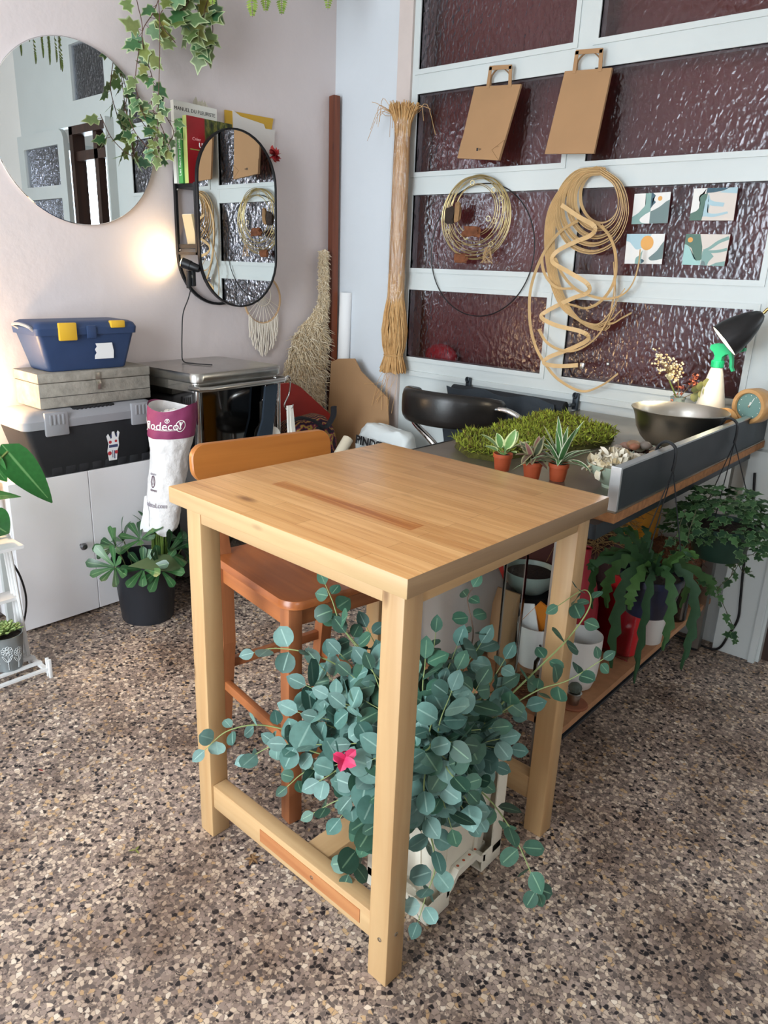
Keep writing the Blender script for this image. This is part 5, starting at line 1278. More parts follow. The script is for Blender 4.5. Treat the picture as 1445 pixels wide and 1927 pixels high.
# ================================================================== hanging pots on the bench rail
M_CORDB = plain('black_cord', '15171a', .6)
def hang_pot(label, hook_y, pc, r_, h_, mat_, n_str):
    t = thing('hanging_pot', label, 'hanging plant', (pc[0], pc[1], pc[2] - h_))
    x, y, z = pc; hy = hook_y
    q = B(); q.tube(spline([(-.045, hy, .985), (-.044, hy, 1.018), (-.022, hy, 1.036), (.004, hy, 1.024), (.010, hy, .995), (.008, hy, .955)], 6), .0065, 8, flat=.7); q.build('hook', M_BLACKP, t)
    top = Vector((.009, hy, .958))
    for k in range(n_str):
        a = 2 * PI * k / n_str + .5; e = Vector((x + r_ * .97 * math.cos(a), y + r_ * .97 * math.sin(a), z - .004))
        B().tube([top, e], .0018, 5).build('hanger_strand', M_CORDB, t)
    B().lathe([(0, -h_), (r_ * .72, -h_), (r_ * .76, -h_ + .006), (r_ * .96, -.03), (r_ * .98, -.02), (r_ * 1.04, -.018), (r_ * 1.04, 0), (r_ * .98, 0), (r_ * .95, -.016), (0, -.016)], pc, 40).build('pot', mat_, t)
    B().lathe([(r_ * .95, -.014), (r_ * .5, -.006), (0, -.004)], pc, 24).build('soil', M_SOIL, t)
    return t
hp1 = [(0.060,1.001,0.710)][0]; hp2 = [(0.085,1.488,0.745)][0]
t = hang_pot('dark blue hanging pot with a fishbone cactus, hooked on the bench rail', 1.18, hp1, .082, .115, plain('navy_plastic', '161b2e', .35), 3)
# flat toothed cactus stems
q = B()
def fish(path, wd):
    P = spline(path, 8); n_ = len(P); prev = None
    lay = q.bm.verts.layers.float.get('rim') or q.bm.verts.layers.float.new('rim')
    for i, p in enumerate(P):
        tg = (P[min(i + 1, n_ - 1)] - P[max(i - 1, 0)]).normalized(); vw = Vector((.62, -.72, .31)) + Vector((sd_x, 0, 0)); s = tg.cross(vw).normalized()
        en_ = min(1, 3.5 * (1 - i / n_) + .12) * min(1, .35 + i / 6); w_ = wd * (.45 + .65 * ((i / 4.0) % 1)) * en_; w2_ = wd * (.45 + .65 * ((i / 4.0 + .5) % 1)) * en_
        row = [q.bm.verts.new(p + s * w_), q.bm.verts.new(p + tg.cross(s) * .003), q.bm.verts.new(p - s * w2_)]
        row[0][lay] = 1; row[2][lay] = 1
        if prev: q.bm.faces.new((prev[0], prev[1], row[1], row[0])); q.bm.faces.new((prev[1], prev[2], row[2], row[1]))
        prev = row
c_ = Vector(hp1) + Vector((0, 0, .0))
falls = [(-150, .10, .12), (-105, .115, .26), (-72, .115, .28), (-45, .12, .17), (-10, .12, .24), (60, .11, .12), (-178, .15, .16), (-165, .15, .03), (160, .16, .02), (-90, .12, .07), (120, .12, .06), (30, .14, .05)]
for k, (a, r_, dr) in enumerate(falls):
    sd_x = rnd(-.5, .5); a = R(a); d = Vector((math.cos(a), math.sin(a), 0))
    fish([c_ + d * .02, c_ + d * .06 + Vector((0, 0, .035)), c_ + d * r_ + Vector((0, 0, .0)), c_ + d * (r_ + .015) + Vector((0, 0, -dr * .5)), c_ + d * (r_ + .005) + Vector((0, 0, -dr))], rnd(.016, .022))
for k in range(10):
    sd_x = rnd(-.5, .5); a = rnd(0, 6.28); d = Vector((math.cos(a), math.sin(a), 0))
    fish([c_ + d * .02, c_ + d * .05 + Vector((0, 0, .05)), c_ + d * .09 + Vector((0, 0, .09)), c_ + d * .13 + Vector((0, 0, rnd(.06, .14)))], rnd(.012, .018))
q.build('cactus_stems', leafmat('fishbone_cactus', ['1b331d', '254022', '385526', '1f3a25'], .65, spec=.2), t)
t = hang_pot('dark green hanging pot of small leaved ivy at the far end of the rail', 1.735, hp2, .10, .11, plain('bottle_green_plastic', '17392f', .4), 3)
q = B(); st_ = B(); c_ = Vector(hp2)
for k in range(330):
    a = rnd(0, 2 * PI); rr = .165 * math.sqrt(rnd(0, 1)); z = .075 * (1 - (rr / .165) ** 2) + rnd(-.02, .045) - (.03 if rr > .11 else 0)
    p = c_ + Vector((rr * math.cos(a), rr * math.sin(a), z)); d = Vector((math.cos(a) + rnd(-.7, .7), math.sin(a) + rnd(-.7, .7), rnd(-.8, .3)))
    ivy_leaf(q, p, d, (d.x * .4 + rnd(-.3, .3), d.y * .4 - .3, 1), rnd(.026, .042), 1.0)
def vine(path, n_, sz=.034):
    P = spline(path, 6); st_.tube(P, .0012, 5)
    for k in range(n_):
        p = P[int((k + .5) / n_ * (len(P) - 1))]; d = Vector((rnd(-1, 1), rnd(-1, 1), rnd(-.8, .3)))
        st_.tube([p, p + d.normalized() * .012], .0007, 4); ivy_leaf(q, p + d.normalized() * .012, d, (.5 + rnd(-.3, .3), -.6, .6), sz * rnd(.7, 1.1))
V = lambda *pts: [Vector(p) for p in pts]
vine([(0.140,1.514,0.753), (0.140,1.593,0.670), (0.140,1.546,0.609), (0.140,1.481,0.582), (0.140,1.358,0.574), (0.140,1.467,0.484), (0.140,1.595,0.383), (0.140,1.682,0.301), (0.140,1.751,0.265)], 14)
vine([(0.150,1.596,0.745), (0.150,1.711,0.662), (0.150,1.683,0.612), (0.150,1.584,0.629)], 8)
vine([(0.160,1.592,0.785), (0.160,1.738,0.677), (0.160,1.828,0.576)], 8); vine([(0.060,1.281,0.829), (0.060,1.251,0.753), (0.060,1.311,0.669), (0.060,1.520,0.536), (0.060,1.574,0.481)], 12); vine([(0.030,1.281,0.822), (0.030,1.242,0.764), (0.030,1.242,0.713), (0.030,1.343,0.634)], 10)
vine([(0.150,1.440,0.597), (0.150,1.472,0.633), (0.150,1.596,0.564), (0.150,1.699,0.540)], 4)
st_.build('vines', plain('ivy_vine', '4a4a34', .7), t); q.build('ivy_leaves', leafmat('small_ivy', ['1f3a25', '2d4c2e', '42643a', '264027'], .65, edge='58734c', rim0=.78, spec=.2), t)
# ================================================================== things on the lower shelf
S0 = .2122
M_WGLZ = plain('white_glaze', 'dcdcd8', .3, coat=.3)
t = thing('white_planter', 'tall rounded white planter at the front of the lower shelf', 'planter', (-.17, 1.115, S0))
B().lathe([(0, 0), (.035, 0), (.052, .012), (.064, .05), (.068, .10), (.069, .185), (.066, .185), (.064, .10), (0, .02)], (-.17, 1.115, S0), 40).build('planter_body', M_WGLZ, t)
t = thing('red_vase', 'matte dark red bottle vase behind the white planter', 'vase', (-.275, 1.305, S0))
B().lathe([(0, 0), (.058, 0), (.064, .01), (.067, .10), (.064, .20), (.050, .27), (.028, .33), (.019, .37), (.018, .395), (.022, .40), (.018, .40), (.014, .37), (0, .36)], (-.275, 1.305, S0), 40).build('vase_body', plain('dark_red_matte', '8e1826', .5, var=.06), t)
t = thing('red_lantern_box', 'bright red slanting plastic box on the lower shelf', 'box', (-.19, 1.455, S0))
Mx = Matrix.Translation((-.19, 1.46, S0)) @ Matrix.Rotation(R(-6), 4, 'Z')
q = B(); rg = []
for z, w_, d_, s in ((0, .15, .085, 0), (.01, .17, .10, 0), (.20, .17, .095, .02), (.27, .14, .075, .03)): rg.append([Mx @ Vector((a, b_ + s, z)) for a, b_ in rrect(w_, d_, .025, 4)])
q.rings(rg); q.build('box_body', plain('signal_red', 'b3101c', .3), t)
q = B(); q.bx(-.10, .09, -.075, -.068, 0, .24, M=Mx @ Matrix.Rotation(R(-5), 4, 'X')); tag(q.build('clear_sheet', clear_glass('tinted_acrylic', (.86, .78, .84), .03), None, False), 'clear acrylic sheet standing before the red box on the shelf', 'sheet')
t = thing('white_pot', 'plain white straight sided pot right of the red box', 'pot', (-.125, 1.60, S0))
B().lathe([(0, 0), (.042, 0), (.045, .004), (.056, .165), (.053, .165), (.043, .01), (0, .01)], (-.125, 1.60, S0), 36).build('pot_body', M_WGLZ, t)
t = thing('terracotta_pot', 'small faded terracotta pot with saucer on the shelf', 'pot', (-.14, 1.735, S0))
B().lathe([(0, 0), (.045, 0), (.050, .012), (.046, .012), (0, .006)], (-.14, 1.735, S0), 28).build('saucer', plain('grey_saucer', '6a625c', .6), t)
B().lathe([(0, .012), (.030, .012), (.040, .06), (.044, .06), (.044, .078), (.038, .078), (0, .06)], (-.14, 1.735, S0), 28).build('pot_body', plain('faded_terracotta', '9a6a4e', .8, var=.1), t)
t = thing('glass_jar', 'smoky glass jar at the far end of the lower shelf', 'jar', (-.135, 1.86, S0))
B().lathe([(0, 0), (.048, 0), (.052, .006), (.052, .15), (.049, .15), (.049, .010), (0, .010)], (-.135, 1.86, S0), 32).build('jar_body', clear_glass('smoky_glass', (.62, .60, .58), .05), t)
q = B().bx(-.315, -.122, 1.955, 2.10, S0, S0 + .24, bev=.012)
t = thing('coir_block', 'block of brown coconut fibre at the far end of the shelf', 'coir block', (-.20, 2.06, S0))
q.build('block_body', plain('coir', '5c3a24', .95, var=.35, vscale=40, bumpy=.8, bscale=70), t)
q = B()
for k in range(420):
    s = random.choice((0, 1, 2)); p = Vector((rnd(-.315, -.122), 1.954, rnd(S0, S0 + .24))) if s == 0 else (Vector((-.121, rnd(1.955, 2.10), rnd(S0, S0 + .24))) if s == 1 else Vector((rnd(-.315, -.122), rnd(1.955, 2.10), S0 + .241)))
    d = Vector((rnd(-1, 1), rnd(-1, 1), rnd(-1, 1))) * .03; q.tube([p, p + d * .5 + Vector((.004, -.006, .004)), p + d + Vector((.006, -.004, .002))], .0008, 3)
q.build('loose_fibres', leafmat('coir_fibre', ['4a2c1a', '7a4c2c', '8a5a36'], .9), t)['kind'] = 'stuff'
t = thing('yellow_crate', 'ochre yellow crate at the back of the lower shelf', 'crate', (-.40, 2.05, S0))
q = B().bx(-.54, -.335, 1.95, 2.14, S0, S0 + .42, bev=.004); q.bx(-.548, -.327, 1.942, 2.15, S0 + .39, S0 + .425, bev=.003); q.build('crate_body', plain('ochre_plastic', 'c98a1e', .5), t)
t = thing('hay_box', 'dark box overflowing with dry hay under the bench top', 'box', (-.45, 1.58, S0))
B().bx(-.62, -.30, 1.43, 1.74, S0, S0 + .33, bev=.004).build('box_body', plain('dark_red_card', '3c1714', .8), t)
q = B()
for k in range(700):
    p = Vector((rnd(-.60, -.28), rnd(1.42, 1.75), S0 + .33 + rnd(0, .16))); d = Vector((rnd(-1, 1), rnd(-1, 1), rnd(-.5, .35))).normalized() * rnd(.06, .15)
    q.tube([p, p + d * .5 + Vector((0, 0, .01)), p + d], .0012, 3)
q.build('hay', leafmat('dry_hay', ['6b5230', '8a6c3e', 'a98a55', '4d3a22'], .9), t)['kind'] = 'stuff'
t = thing('cylinder_vase', 'tall clear glass cylinder vase at the near end of the shelf', 'vase', (-.36, 1.00, S0))
B().lathe([(0, 0), (.034, 0), (.036, .004), (.036, .43), (.033, .43), (.033, .012), (0, .012)], (-.36, 1.00, S0), 32).build('vase_body', clear_glass('vase_glass', (.95, .97, .96), .02, 1.18), t)
t = thing('soil_bowl', 'grey green bowl of dark soil resting on a black pot', 'bowl', (-.47, 1.30, S0 + .185))
B().lathe([(0, 0), (.055, 0), (.075, .02), (.092, .055), (.096, .078), (.092, .078), (.085, .055), (0, .02)], (-.47, 1.30, S0 + .186), 36).build('bowl_body', plain('grey_green_glaze', '93a59c', .35), t)
B().lathe([(.086, .062), (.05, .070), (0, .072)], (-.47, 1.30, S0 + .186), 24).build('soil', M_SOIL, t)
t = thing('black_pot', 'black plastic pot beneath the soil bowl on the shelf', 'pot', (-.47, 1.30, S0))
B().lathe([(0, 0), (.07, 0), (.085, .17), (.09, .17), (.09, .185), (.0, .185)], (-.47, 1.30, S0), 32).build('pot_body', M_BLACKP, t)
t = thing('paper_filled_pot', 'white pot stuffed with orange and white paper', 'pot', (-.345, 1.155, S0))
B().lathe([(0, 0), (.052, 0), (.056, .005), (.070, .15), (.066, .15), (.05, .01), (0, .01)], (-.345, 1.155, S0), 36).build('pot_body', M_WGLZ, t)
tag(B().bx(-.04, .035, -.004, .004, -.10, .055, M=Matrix.Translation((-.335, 1.15, S0 + .17)) @ Matrix.Rotation(R(35), 4, 'Y') @ Matrix.Rotation(R(20), 4, 'Z')).build('orange_envelope', plain('orange_paper', 'd07a1e', .7), None, False), 'orange paper envelope stuck into the white pot on the shelf', 'envelope')
tag(B().bx(-.03, .03, -.002, .002, -.09, .04, M=Matrix.Translation((-.372, 1.135, S0 + .175)) @ Matrix.Rotation(R(-15), 4, 'Y')).build('white_note', M_PAPER, None, False), 'white slip of paper beside the orange envelope', 'paper')
t = thing('small_glass_bottle', 'small clear glass bottle in front of the paper filled pot', 'bottle', (-.275, 1.075, S0))
B().lathe([(0, 0), (.022, 0), (.024, .004), (.024, .06), (.012, .08), (.011, .115), (.014, .118), (.010, .118), (.009, .085), (.021, .058), (.021, .006), (0, .006)], (-.275, 1.075, S0 + .0), 24).build('bottle_body', clear_glass('bottle_glass', (.94, .95, .95), .02, 1.5), t)
t = thing('tiny_cactus_tin', 'tiny tin pot with a round cactus on a wood slice', 'potted cactus', (-.118, 1.005, S0 + .008))
B().lathe([(0, .0085), (.016, .0085), (.021, .045), (.023, .046), (.020, .048), (0, .044)], (-.118, 1.005, S0), 24).build('tin', M_STEEL, t)
q = B(); vs = q.ballv((-.118, 1.005, S0 + .062), .020, 3, (1, 1, .9))
for v_ in vs: a = math.atan2(v_.co.y - 1.005, v_.co.x + .118); k = 1 + .09 * math.cos(a * 11); v_.co = Vector((-.118 + (v_.co.x + .118) * k, 1.005 + (v_.co.y - 1.005) * k, v_.co.z))
q.build('cactus', plain('grey_green_cactus', '4a554c', .7), t)
tag(B().lathe([(0, 0), (.045, 0), (.047, .004), (.044, .008), (0, .008)], (-.130, 1.01, S0), 18, sx=1.2).build('wood_slice', plain('reddish_wood_slice', '8a5238', .8, var=.15, vscale=20)), 'thin reddish wood slice under the tiny cactus tin', 'wood slice')
t = thing('patterned_carton', 'red and cream patterned carton at the back of the shelf', 'carton', (-.62, 1.50, S0))
m, nt, bs = newmat('red_cream_print'); ck = tex(nt, 'Checker', coords(nt, (14, 14, 14)), Scale=1.0); ck.inputs['Color1'].default_value = lin('b02a22'); ck.inputs['Color2'].default_value = lin('c9b9a0'); nt.links.new(ck.outputs[0], bs.inputs['Base Color'])
B().bx(-.75, -.635, 1.40, 1.62, S0, S0 + .27, bev=.003).build('carton_body', m, t)
t = thing('grey_paper_sack', 'pale grey paper sack at the near end of the shelf', 'sack', (-.60, 1.03, S0))
pillow(-.60, 1.05, S0 + .17, .12, .14, .168, .5).build('sack_body', plain('grey_paper', 'a8a39c', .85, bumpy=.3, bscale=18), t)
t = thing('kraft_pouch', 'crumpled kraft pouch with printed note beside the glass vase', 'pouch', (-.44, 1.05, S0))
q = B(); rg = []
for z, w_, d_ in ((0, .09, .06), (.12, .10, .06), (.2, .105, .035), (.25, .10, .006)): rg.append([Vector((-.445 + a, 1.10 + b_ + .01 * math.sin(z * 30), S0 + z)) for a, b_ in rrect(w_, d_, d_ * .45, 3)])
q.rings(rg); q.build('pouch_body', M_KRAFT, t)
t = thing('coir_basket', 'small brown fibre nest below the paper filled pot', 'nest', (-.26, .98, S0))
q = B()
for k in range(240):
    a = rnd(0, 2 * PI); r_ = rnd(.03, .055); z = rnd(0, .05); q.tube([(-.255 + r_ * math.cos(a + j * .35), .955 + r_ * math.sin(a + j * .35), S0 + .003 + z + .006 * math.sin(j + k)) for j in range(4)], .0010, 3)
q.build('fibres', leafmat('nest_fibre', ['4c2e1c', '6e462a', '8c6038'], .9), t)['kind'] = 'stuff'
q = B().tube([(-0.006,2.135,0.777), (0.011,2.135,0.630), (0.021,2.135,0.409), (0.035,2.135,0.251), (0.039,2.135,0.169), (0.023,2.135,0.103)] and spline([(-0.007,2.140,0.776), (0.010,2.140,0.628), (0.019,2.140,0.407), (0.033,2.140,0.249), (0.038,2.140,0.167), (0.017,2.140,0.094)] + [(-.02, 2.13, .01), (-.14, 2.14, .006), (-.3, 2.15, .006)], 6), .005, 8)
tag(q.build('power_cable', M_BLACK), 'black power cable running down the white boarding to the floor', 'cable')

# ================================================================== black bucket with greens, wrapped bunch
BK = (-1.945, .660, 0)
t = thing('black_bucket', 'plain black plastic bucket of cut greens on the floor by the cabinet', 'bucket', BK)
m = plain('black_bucket_plastic', '24272d', .4, var=.05)
B().lathe([(0, 0), (.104, 0), (.108, .006), (.128, .24), (.134, .25), (.136, .275), (.132, .277), (.126, .25), (.104, .02), (0, .016)], BK, 48).build('bucket_body', m, t)
q = B(); q.lathe([(.121, .18), (0, .182)], BK, 32); q.build('water', clear_glass('bucket_water', (.5, .55, .5), .02, 1.33), t)
M_PIT = leafmat('glossy_green_leaf', ['24482c', '2f5833', '3a683b', '1f4127', '4f7d47'], .3, mid='7fa070')
def whorl(label, p1, n_, L, W, grp):
    o = thing('leafy_sprig', label, 'foliage', (BK[0], BK[1], .03), 0, grp)
    p0 = Vector((BK[0] + (p1[0] - BK[0]) * .25, BK[1] + (p1[1] - BK[1]) * .25, .05)); p1 = Vector(p1); ax_ = (p1 - p0).normalized()
    B().tube(spline([p0, p0.lerp(p1, .6) + Vector((0, 0, .02)), p1], 5), .0026, 5).build('stem', plain('sprig_stem', '6b7448', .7) if 'sprig_stem' not in bpy.data.materials else bpy.data.materials['sprig_stem'], o)
    q = B(); dr = (p1 - Vector((BK[0], BK[1], p1.z - .05))).normalized()
    for k in range(n_):
        a = 2 * PI * k / n_ + rnd(-.3, .3); s1 = dr.orthogonal().normalized(); s2 = dr.cross(s1)
        d = (s1 * math.cos(a) + s2 * math.sin(a)) * rnd(.7, 1.1) + dr * rnd(.25, .9) + Vector((0, 0, rnd(-.1, .3)))
        q.blade(p1 + d.normalized() * .006, d, dr + Vector((.3, -.3, .5)), L * rnd(.75, 1.15), W * rnd(.95, 1.3), 'spoon', rnd(.1, .6), .12, 11)
    q.build('leaves', M_PIT, o); return o
tipz = [(-1.90, .50, .285), (-1.84, .59, .27), (-1.86, .72, .30), (-1.97, .55, .34), (-2.03, .62, .33), (-1.93, .64, .36), (-2.0, .74, .34), (-1.83, .66, .25), (-1.88, .80, .29), (-1.92, .76, .33), (-1.86, .88, .32), (-1.82, .80, .26)]
for k, p in enumerate(tipz):
    whorl('sprig of glossy paddle shaped leaves standing in the black bucket', p, 8, .105, .042, 'glossy sprigs in the black bucket')
q = B(); q.blade([(-1.800,0.772,0.260)][0], Vector([(-1.800,0.393,0.357)][0]) - Vector([(-1.800,0.772,0.260)][0]), (.5, -.35, .75), .27, .085, 'lance', .12, .10, 12); q.solid(.0008)
o = q.build('broad_leaf', None); 
m, nt, bs = newmat('dull_broad_leaf'); wv = tex(nt, 'Wave', coords(nt, (1, 8, 60), (0, 0, 0)), Scale=2.0, Distortion=1.0); nt.links.new(ramp(nt, [(.2, '47593a'), (.8, '5c6f48')], wv.outputs['Fac']).outputs[0], bs.inputs['Base Color']); bs.inputs['Roughness'].default_value = .55
o.data.materials.append(m); tag(o, 'single large dull green leaf lying across the bucket greens', 'leaf')
# wrapped bunch
t = thing('wrapped_bunch', 'tied green bunch in a white paper sleeve with purple band, upright in the bucket', 'wrapped flowers', (-1.915, .73, .2))
A0, A1 = Vector((-1.905, .735, .385)), Vector((-1.875, .790, .915))
def slv(a, u, k=0):
    c = A0.lerp(A1, u); r_ = .052 + .042 * min(1, u * 1.25) ** .8 - (.010 * math.exp(-((u - .62) / .14) ** 2)) + k
    rr = r_ * (1 + .045 * math.sin(3 * a + 7 * u) * (1 - .4 * u) + .012 * math.sin(9 * a + 25 * u) * (.9 if u < .8 else .3))
    rr += .004 * noise.noise(Vector((math.cos(a) * 2, math.sin(a) * 2, u * 9))) + .0022 * noise.noise(Vector((math.cos(a) * 4, math.sin(a) * 4, u * 34)))
    return c + Vector((rr * math.cos(a), rr * math.sin(a), .012 * math.sin(a * 2 + 1) * (u > .97) + (.012 * math.sin(a * 3) if u < .02 else 0)))
q = B(); q.grid(lambda a, u: slv(a * 2 * PI, u), 64, 60, True)
q.build('paper_sleeve', plain('crinkled_white_paper', 'd8d5d3', .75, bumpy=.7, bscale=30), t)
M_PUR = plain('purple_print', '7d2f56', .7, bumpy=.2, bscale=26)
q = B(); q.grid(lambda a, u: slv(a * 2 * PI, .775 + .232 * u + (.012 * math.sin(a * 12) if u > .9 else 0), .0022), 64, 14, True); q.build('purple_band', M_PUR, t)
q = B(); q.grid(lambda u, v_: slv(R(-118), v_ * .30, .002) + Vector((-.02 * u * (1 - v_ * .7) - .0, -.036 * u * (1 - v_ * .8), -.004 * u)), 4, 6); q.solid(.001); q.build('paper_flap', M_PAPER, t)
def warp_text(a0, u0, sx_, sy_):
    return lambda v_: slv(a0 + v_.x / .094, u0 + v_.y / .53, .0036 + v_.z)
AF = R(-42)
text_mesh('flodecol', .046, None, 'lettering', M_INKW, t, warp=warp_text(AF - .22, .872, 1, 1))
text_mesh('WWW.FLODECOL.COM', .008, None, 'small_lettering', M_INKW, t, warp=warp_text(AF - .10, .845, 1, 1))
text_mesh('flodecol.com', .030, None, 'lower_lettering', plain('grey_print', '8f8690', .8), t, warp=warp_text(AF - .62, .24, 1, 1))
def ring_mark(a0, u0, rx, ry, wd, m_, nm, extra=True):
    q = B(); n_ = 28
    for (s, e_) in (((rx, ry), wd),):
        A_ = []
        for k in range(n_):
            g = 2 * PI * k / n_; A_.append([slv(a0 + (s[0] + o_) * math.cos(g) / .094, u0 + (s[1] + o_) * math.sin(g) / .53, .0034) for o_ in (0, e_)])
        q.rings(A_, False, False, True)
    if extra:
        for (x0, y0, x1, y1) in ((-.5, .9, -.2, .3), (.5, .9, .2, .3), (-.2, .3, .3, -.6), (.2, .3, -.3, -.6), (-.55, -.1, .55, -.1)):
            P_ = [(x0 * rx, y0 * ry), (x1 * rx, y1 * ry)]; vs = []
            for (x, y) in (P_[0], P_[1]):
                for o_ in (-.0012, .0012): vs.append(q.bm.verts.new(slv(a0 + (x + o_) / .094, u0 + y / .53, .0034)))
            q.bm.faces.new((vs[0], vs[1], vs[3], vs[2]))
    return q.build(nm, m_, t)
ring_mark(AF + .52, .875, .017, .021, .003, M_INKW, 'tulip_mark'); ring_mark(AF - 1.25, .875, .020, .024, .004, M_INKW, 'tulip_mark')
ring_mark(AF - .05, .915, .007, .007, .002, M_INKW, 'dot_mark'); ring_mark(AF - .72, .43, .010, .022, .004, plain('plum_print', '5c4050', .8), 'seal_mark')
text_mesh('QUALITY', .011, None, 'seal_lettering', bpy.data.materials['grey_print'], t, warp=warp_text(AF - .70, .49, 1, 1))
text_mesh('FLOWERS', .011, None, 'seal_lettering', bpy.data.materials['plum_print'], t, warp=warp_text(AF - .66, .36, 1, 1))
q = B()
for k in range(70):
    a = rnd(0, 2 * PI); r_ = .05 * math.sqrt(rnd(.1, 1)); p1_ = A0 + Vector((r_ * math.cos(a), r_ * math.sin(a), .06)); p0_ = Vector((-1.92 + r_ * .6 * math.cos(a + .8), .71 + r_ * .6 * math.sin(a + .8), .20))
    q.tube([p0_, p0_.lerp(p1_, .5) + Vector((rnd(-.006, .006), rnd(-.006, .006), 0)), p1_], .0022, 5)
q.build('green_stems', leafmat('bunch_stem', ['4d6a2a', '6f8a3a', '86a04c', '3d5a26'], .5), t)['kind'] = 'stuff'
q = B(); cc = A1
for k in range(26):
    a = rnd(0, 2 * PI); q.ball(tuple(cc + Vector((.05 * math.cos(a) * rnd(.2, 1), .05 * math.sin(a) * rnd(.2, 1), -.03))), .012, 1)
q.build('white_flower_tops', plain('white_bloom', 'dcd8cf', .8), t)
# ================================================================== white flower crate and eucalyptus under the table
M_CREAM = plain('cream_white_plastic', 'e2dccb', .42, var=.05, vscale=6)
KC = (-.155, .372)
t = thing('flower_bucket', 'square cream white flower bucket holding the eucalyptus under the bar table', 'bucket', (KC[0], KC[1], .02))
def sq(h, z, r=.02): return [Vector((KC[0] + a, KC[1] + b_, z)) for a, b_ in rrect(1.24 * h, 1.96 * h, r, 4)]
q = B(); q.rings([sq(.112, .022), sq(.116, .03), sq(.140, .35), sq(.147, .352), sq(.147, .365), sq(.138, .365), sq(.114, .04)]); q.build('bucket_body', M_CREAM, t)
for ax_, s in ((0, 1), (1, -1), (1, 1), (0, -1)):
    for k in (-1, 1):
        q = B(); u = k * (.060 if ax_ == 0 else .035)
        P0, P1 = [], []
        for z, h in ((.04, .1165), (.33, .1395)):
            h = h * (.62 if ax_ == 0 else .98)
            base = Vector((KC[0] + s * h, KC[1] + u, z)) if ax_ == 0 else Vector((KC[0] + u, KC[1] + s * h, z)); n_ = Vector((s, 0, 0)) if ax_ == 0 else Vector((0, s, 0)); tn = Vector((0, 1, 0)) if ax_ == 0 else Vector((1, 0, 0))
            (P0 if z < .1 else P1).extend([base - tn * .008 - n_ * .004, base + tn * .008 - n_ * .004, base + tn * .008 + n_ * .004, base - tn * .008 + n_ * .004])
        q.rings([P0, P1]); q.build('rib', M_CREAM, t, False)
q = B(); q.rings([sq(.128, .31), sq(.05, .31)]); q.build('water', clear_glass('dark_water', (.18, .2, .18), .02, 1.33), t)
t = thing('bucket_stand', 'white plastic footed stand frame around the flower bucket', 'stand', (KC[0], KC[1], 0))
X0, X1, Y0_, Y1_ = -.252, -.058, .214, .530
for cx, cy, sx, sy in ((X1, Y0_, -1, 1), (X1, Y1_, -1, -1), (X0, Y0_, 1, 1), (X0, Y1_, 1, -1)):
    q = B(); L = .088; LX = .062; th_ = .012; hh = .058
    def bb(x0, x1, y0, y1, z0, z1): q.bx(min(x0, x1), max(x0, x1), min(y0, y1), max(y0, y1), z0, z1, bev=.003)
    bb(cx, cx + sx * LX, cy, cy + sy * .005, 0, hh); bb(cx, cx + sx * .005, cy, cy + sy * L, 0, hh)
    bb(cx + sx * .03, cx + sx * LX, cy + sy * .03, cy + sy * .035, 0, hh * .8); bb(cx + sx * .03, cx + sx * .035, cy + sy * .03, cy + sy * L, 0, hh * .8)
    bb(cx, cx + sx * LX, cy, cy + sy * .035, 0, .006); bb(cx, cx + sx * .035, cy, cy + sy * L, 0, .006)
    q.build('corner_foot', M_CREAM, t)
    if (sx, sy) != (-1, 1):
        q = B(); bb(cx - sx * .0, cx + sx * .006, cy, cy + sy * .045, .03, .285); bb(cx, cx + sx * .045, cy, cy + sy * .006, .03, .285); q.build('corner_upright', M_CREAM, t)
for x, s in ((X1, -1), (X0, 1)):
    q = B(); P = [(Y0_ + .075, .050), (Y0_ + .10, .062), (Y0_ + .12, .084), (Y1_ - .12, .084), (Y1_ - .10, .062), (Y1_ - .075, .050)]
    for (a, z0), (b_, z1) in zip(P[:-1], P[1:]):
        q.rings([[Vector((x, a, z0 - .020)), Vector((x + s * .022, a, z0 - .020)), Vector((x + s * .022, a, z0)), Vector((x, a, z0))], [Vector((x, b_, z1 - .020)), Vector((x + s * .022, b_, z1 - .020)), Vector((x + s * .022, b_, z1)), Vector((x, b_, z1))]])
    q.build('side_bar', M_CREAM, t, False)
    for k in range(4):
        y = Y0_ + .13 + k * .025; B().lathe([(.004, .0842), (0, .0843)], (x + s * .011, y, 0), 8).build('peg_hole', M_TERRA, t, False)
for y, s in ((Y0_, 1), (Y1_, -1)):
    q = B(); P = [(X0 + .05, .050), (X0 + .07, .062), (X1 - .07, .062), (X1 - .05, .050)]
    for (a, z0), (b_, z1) in zip(P[:-1], P[1:]):
        q.rings([[Vector((a, y, z0 - .020)), Vector((a, y + s * .022, z0 - .020)), Vector((a, y + s * .022, z0)), Vector((a, y, z0))], [Vector((b_, y, z1 - .020)), Vector((b_, y + s * .022, z1 - .020)), Vector((b_, y + s * .022, z1)), Vector((b_, y, z1))]])
    q.build('side_bar', M_CREAM, t, False)
B().bx(X0 + .04, X1 - .04, KC[1] - .03, KC[1] + .03, .004, .021).bx(KC[0] - .03, KC[0] + .03, Y0_ + .04, Y1_ - .04, .004, .021).build('cross_brace', M_CREAM, t, False)

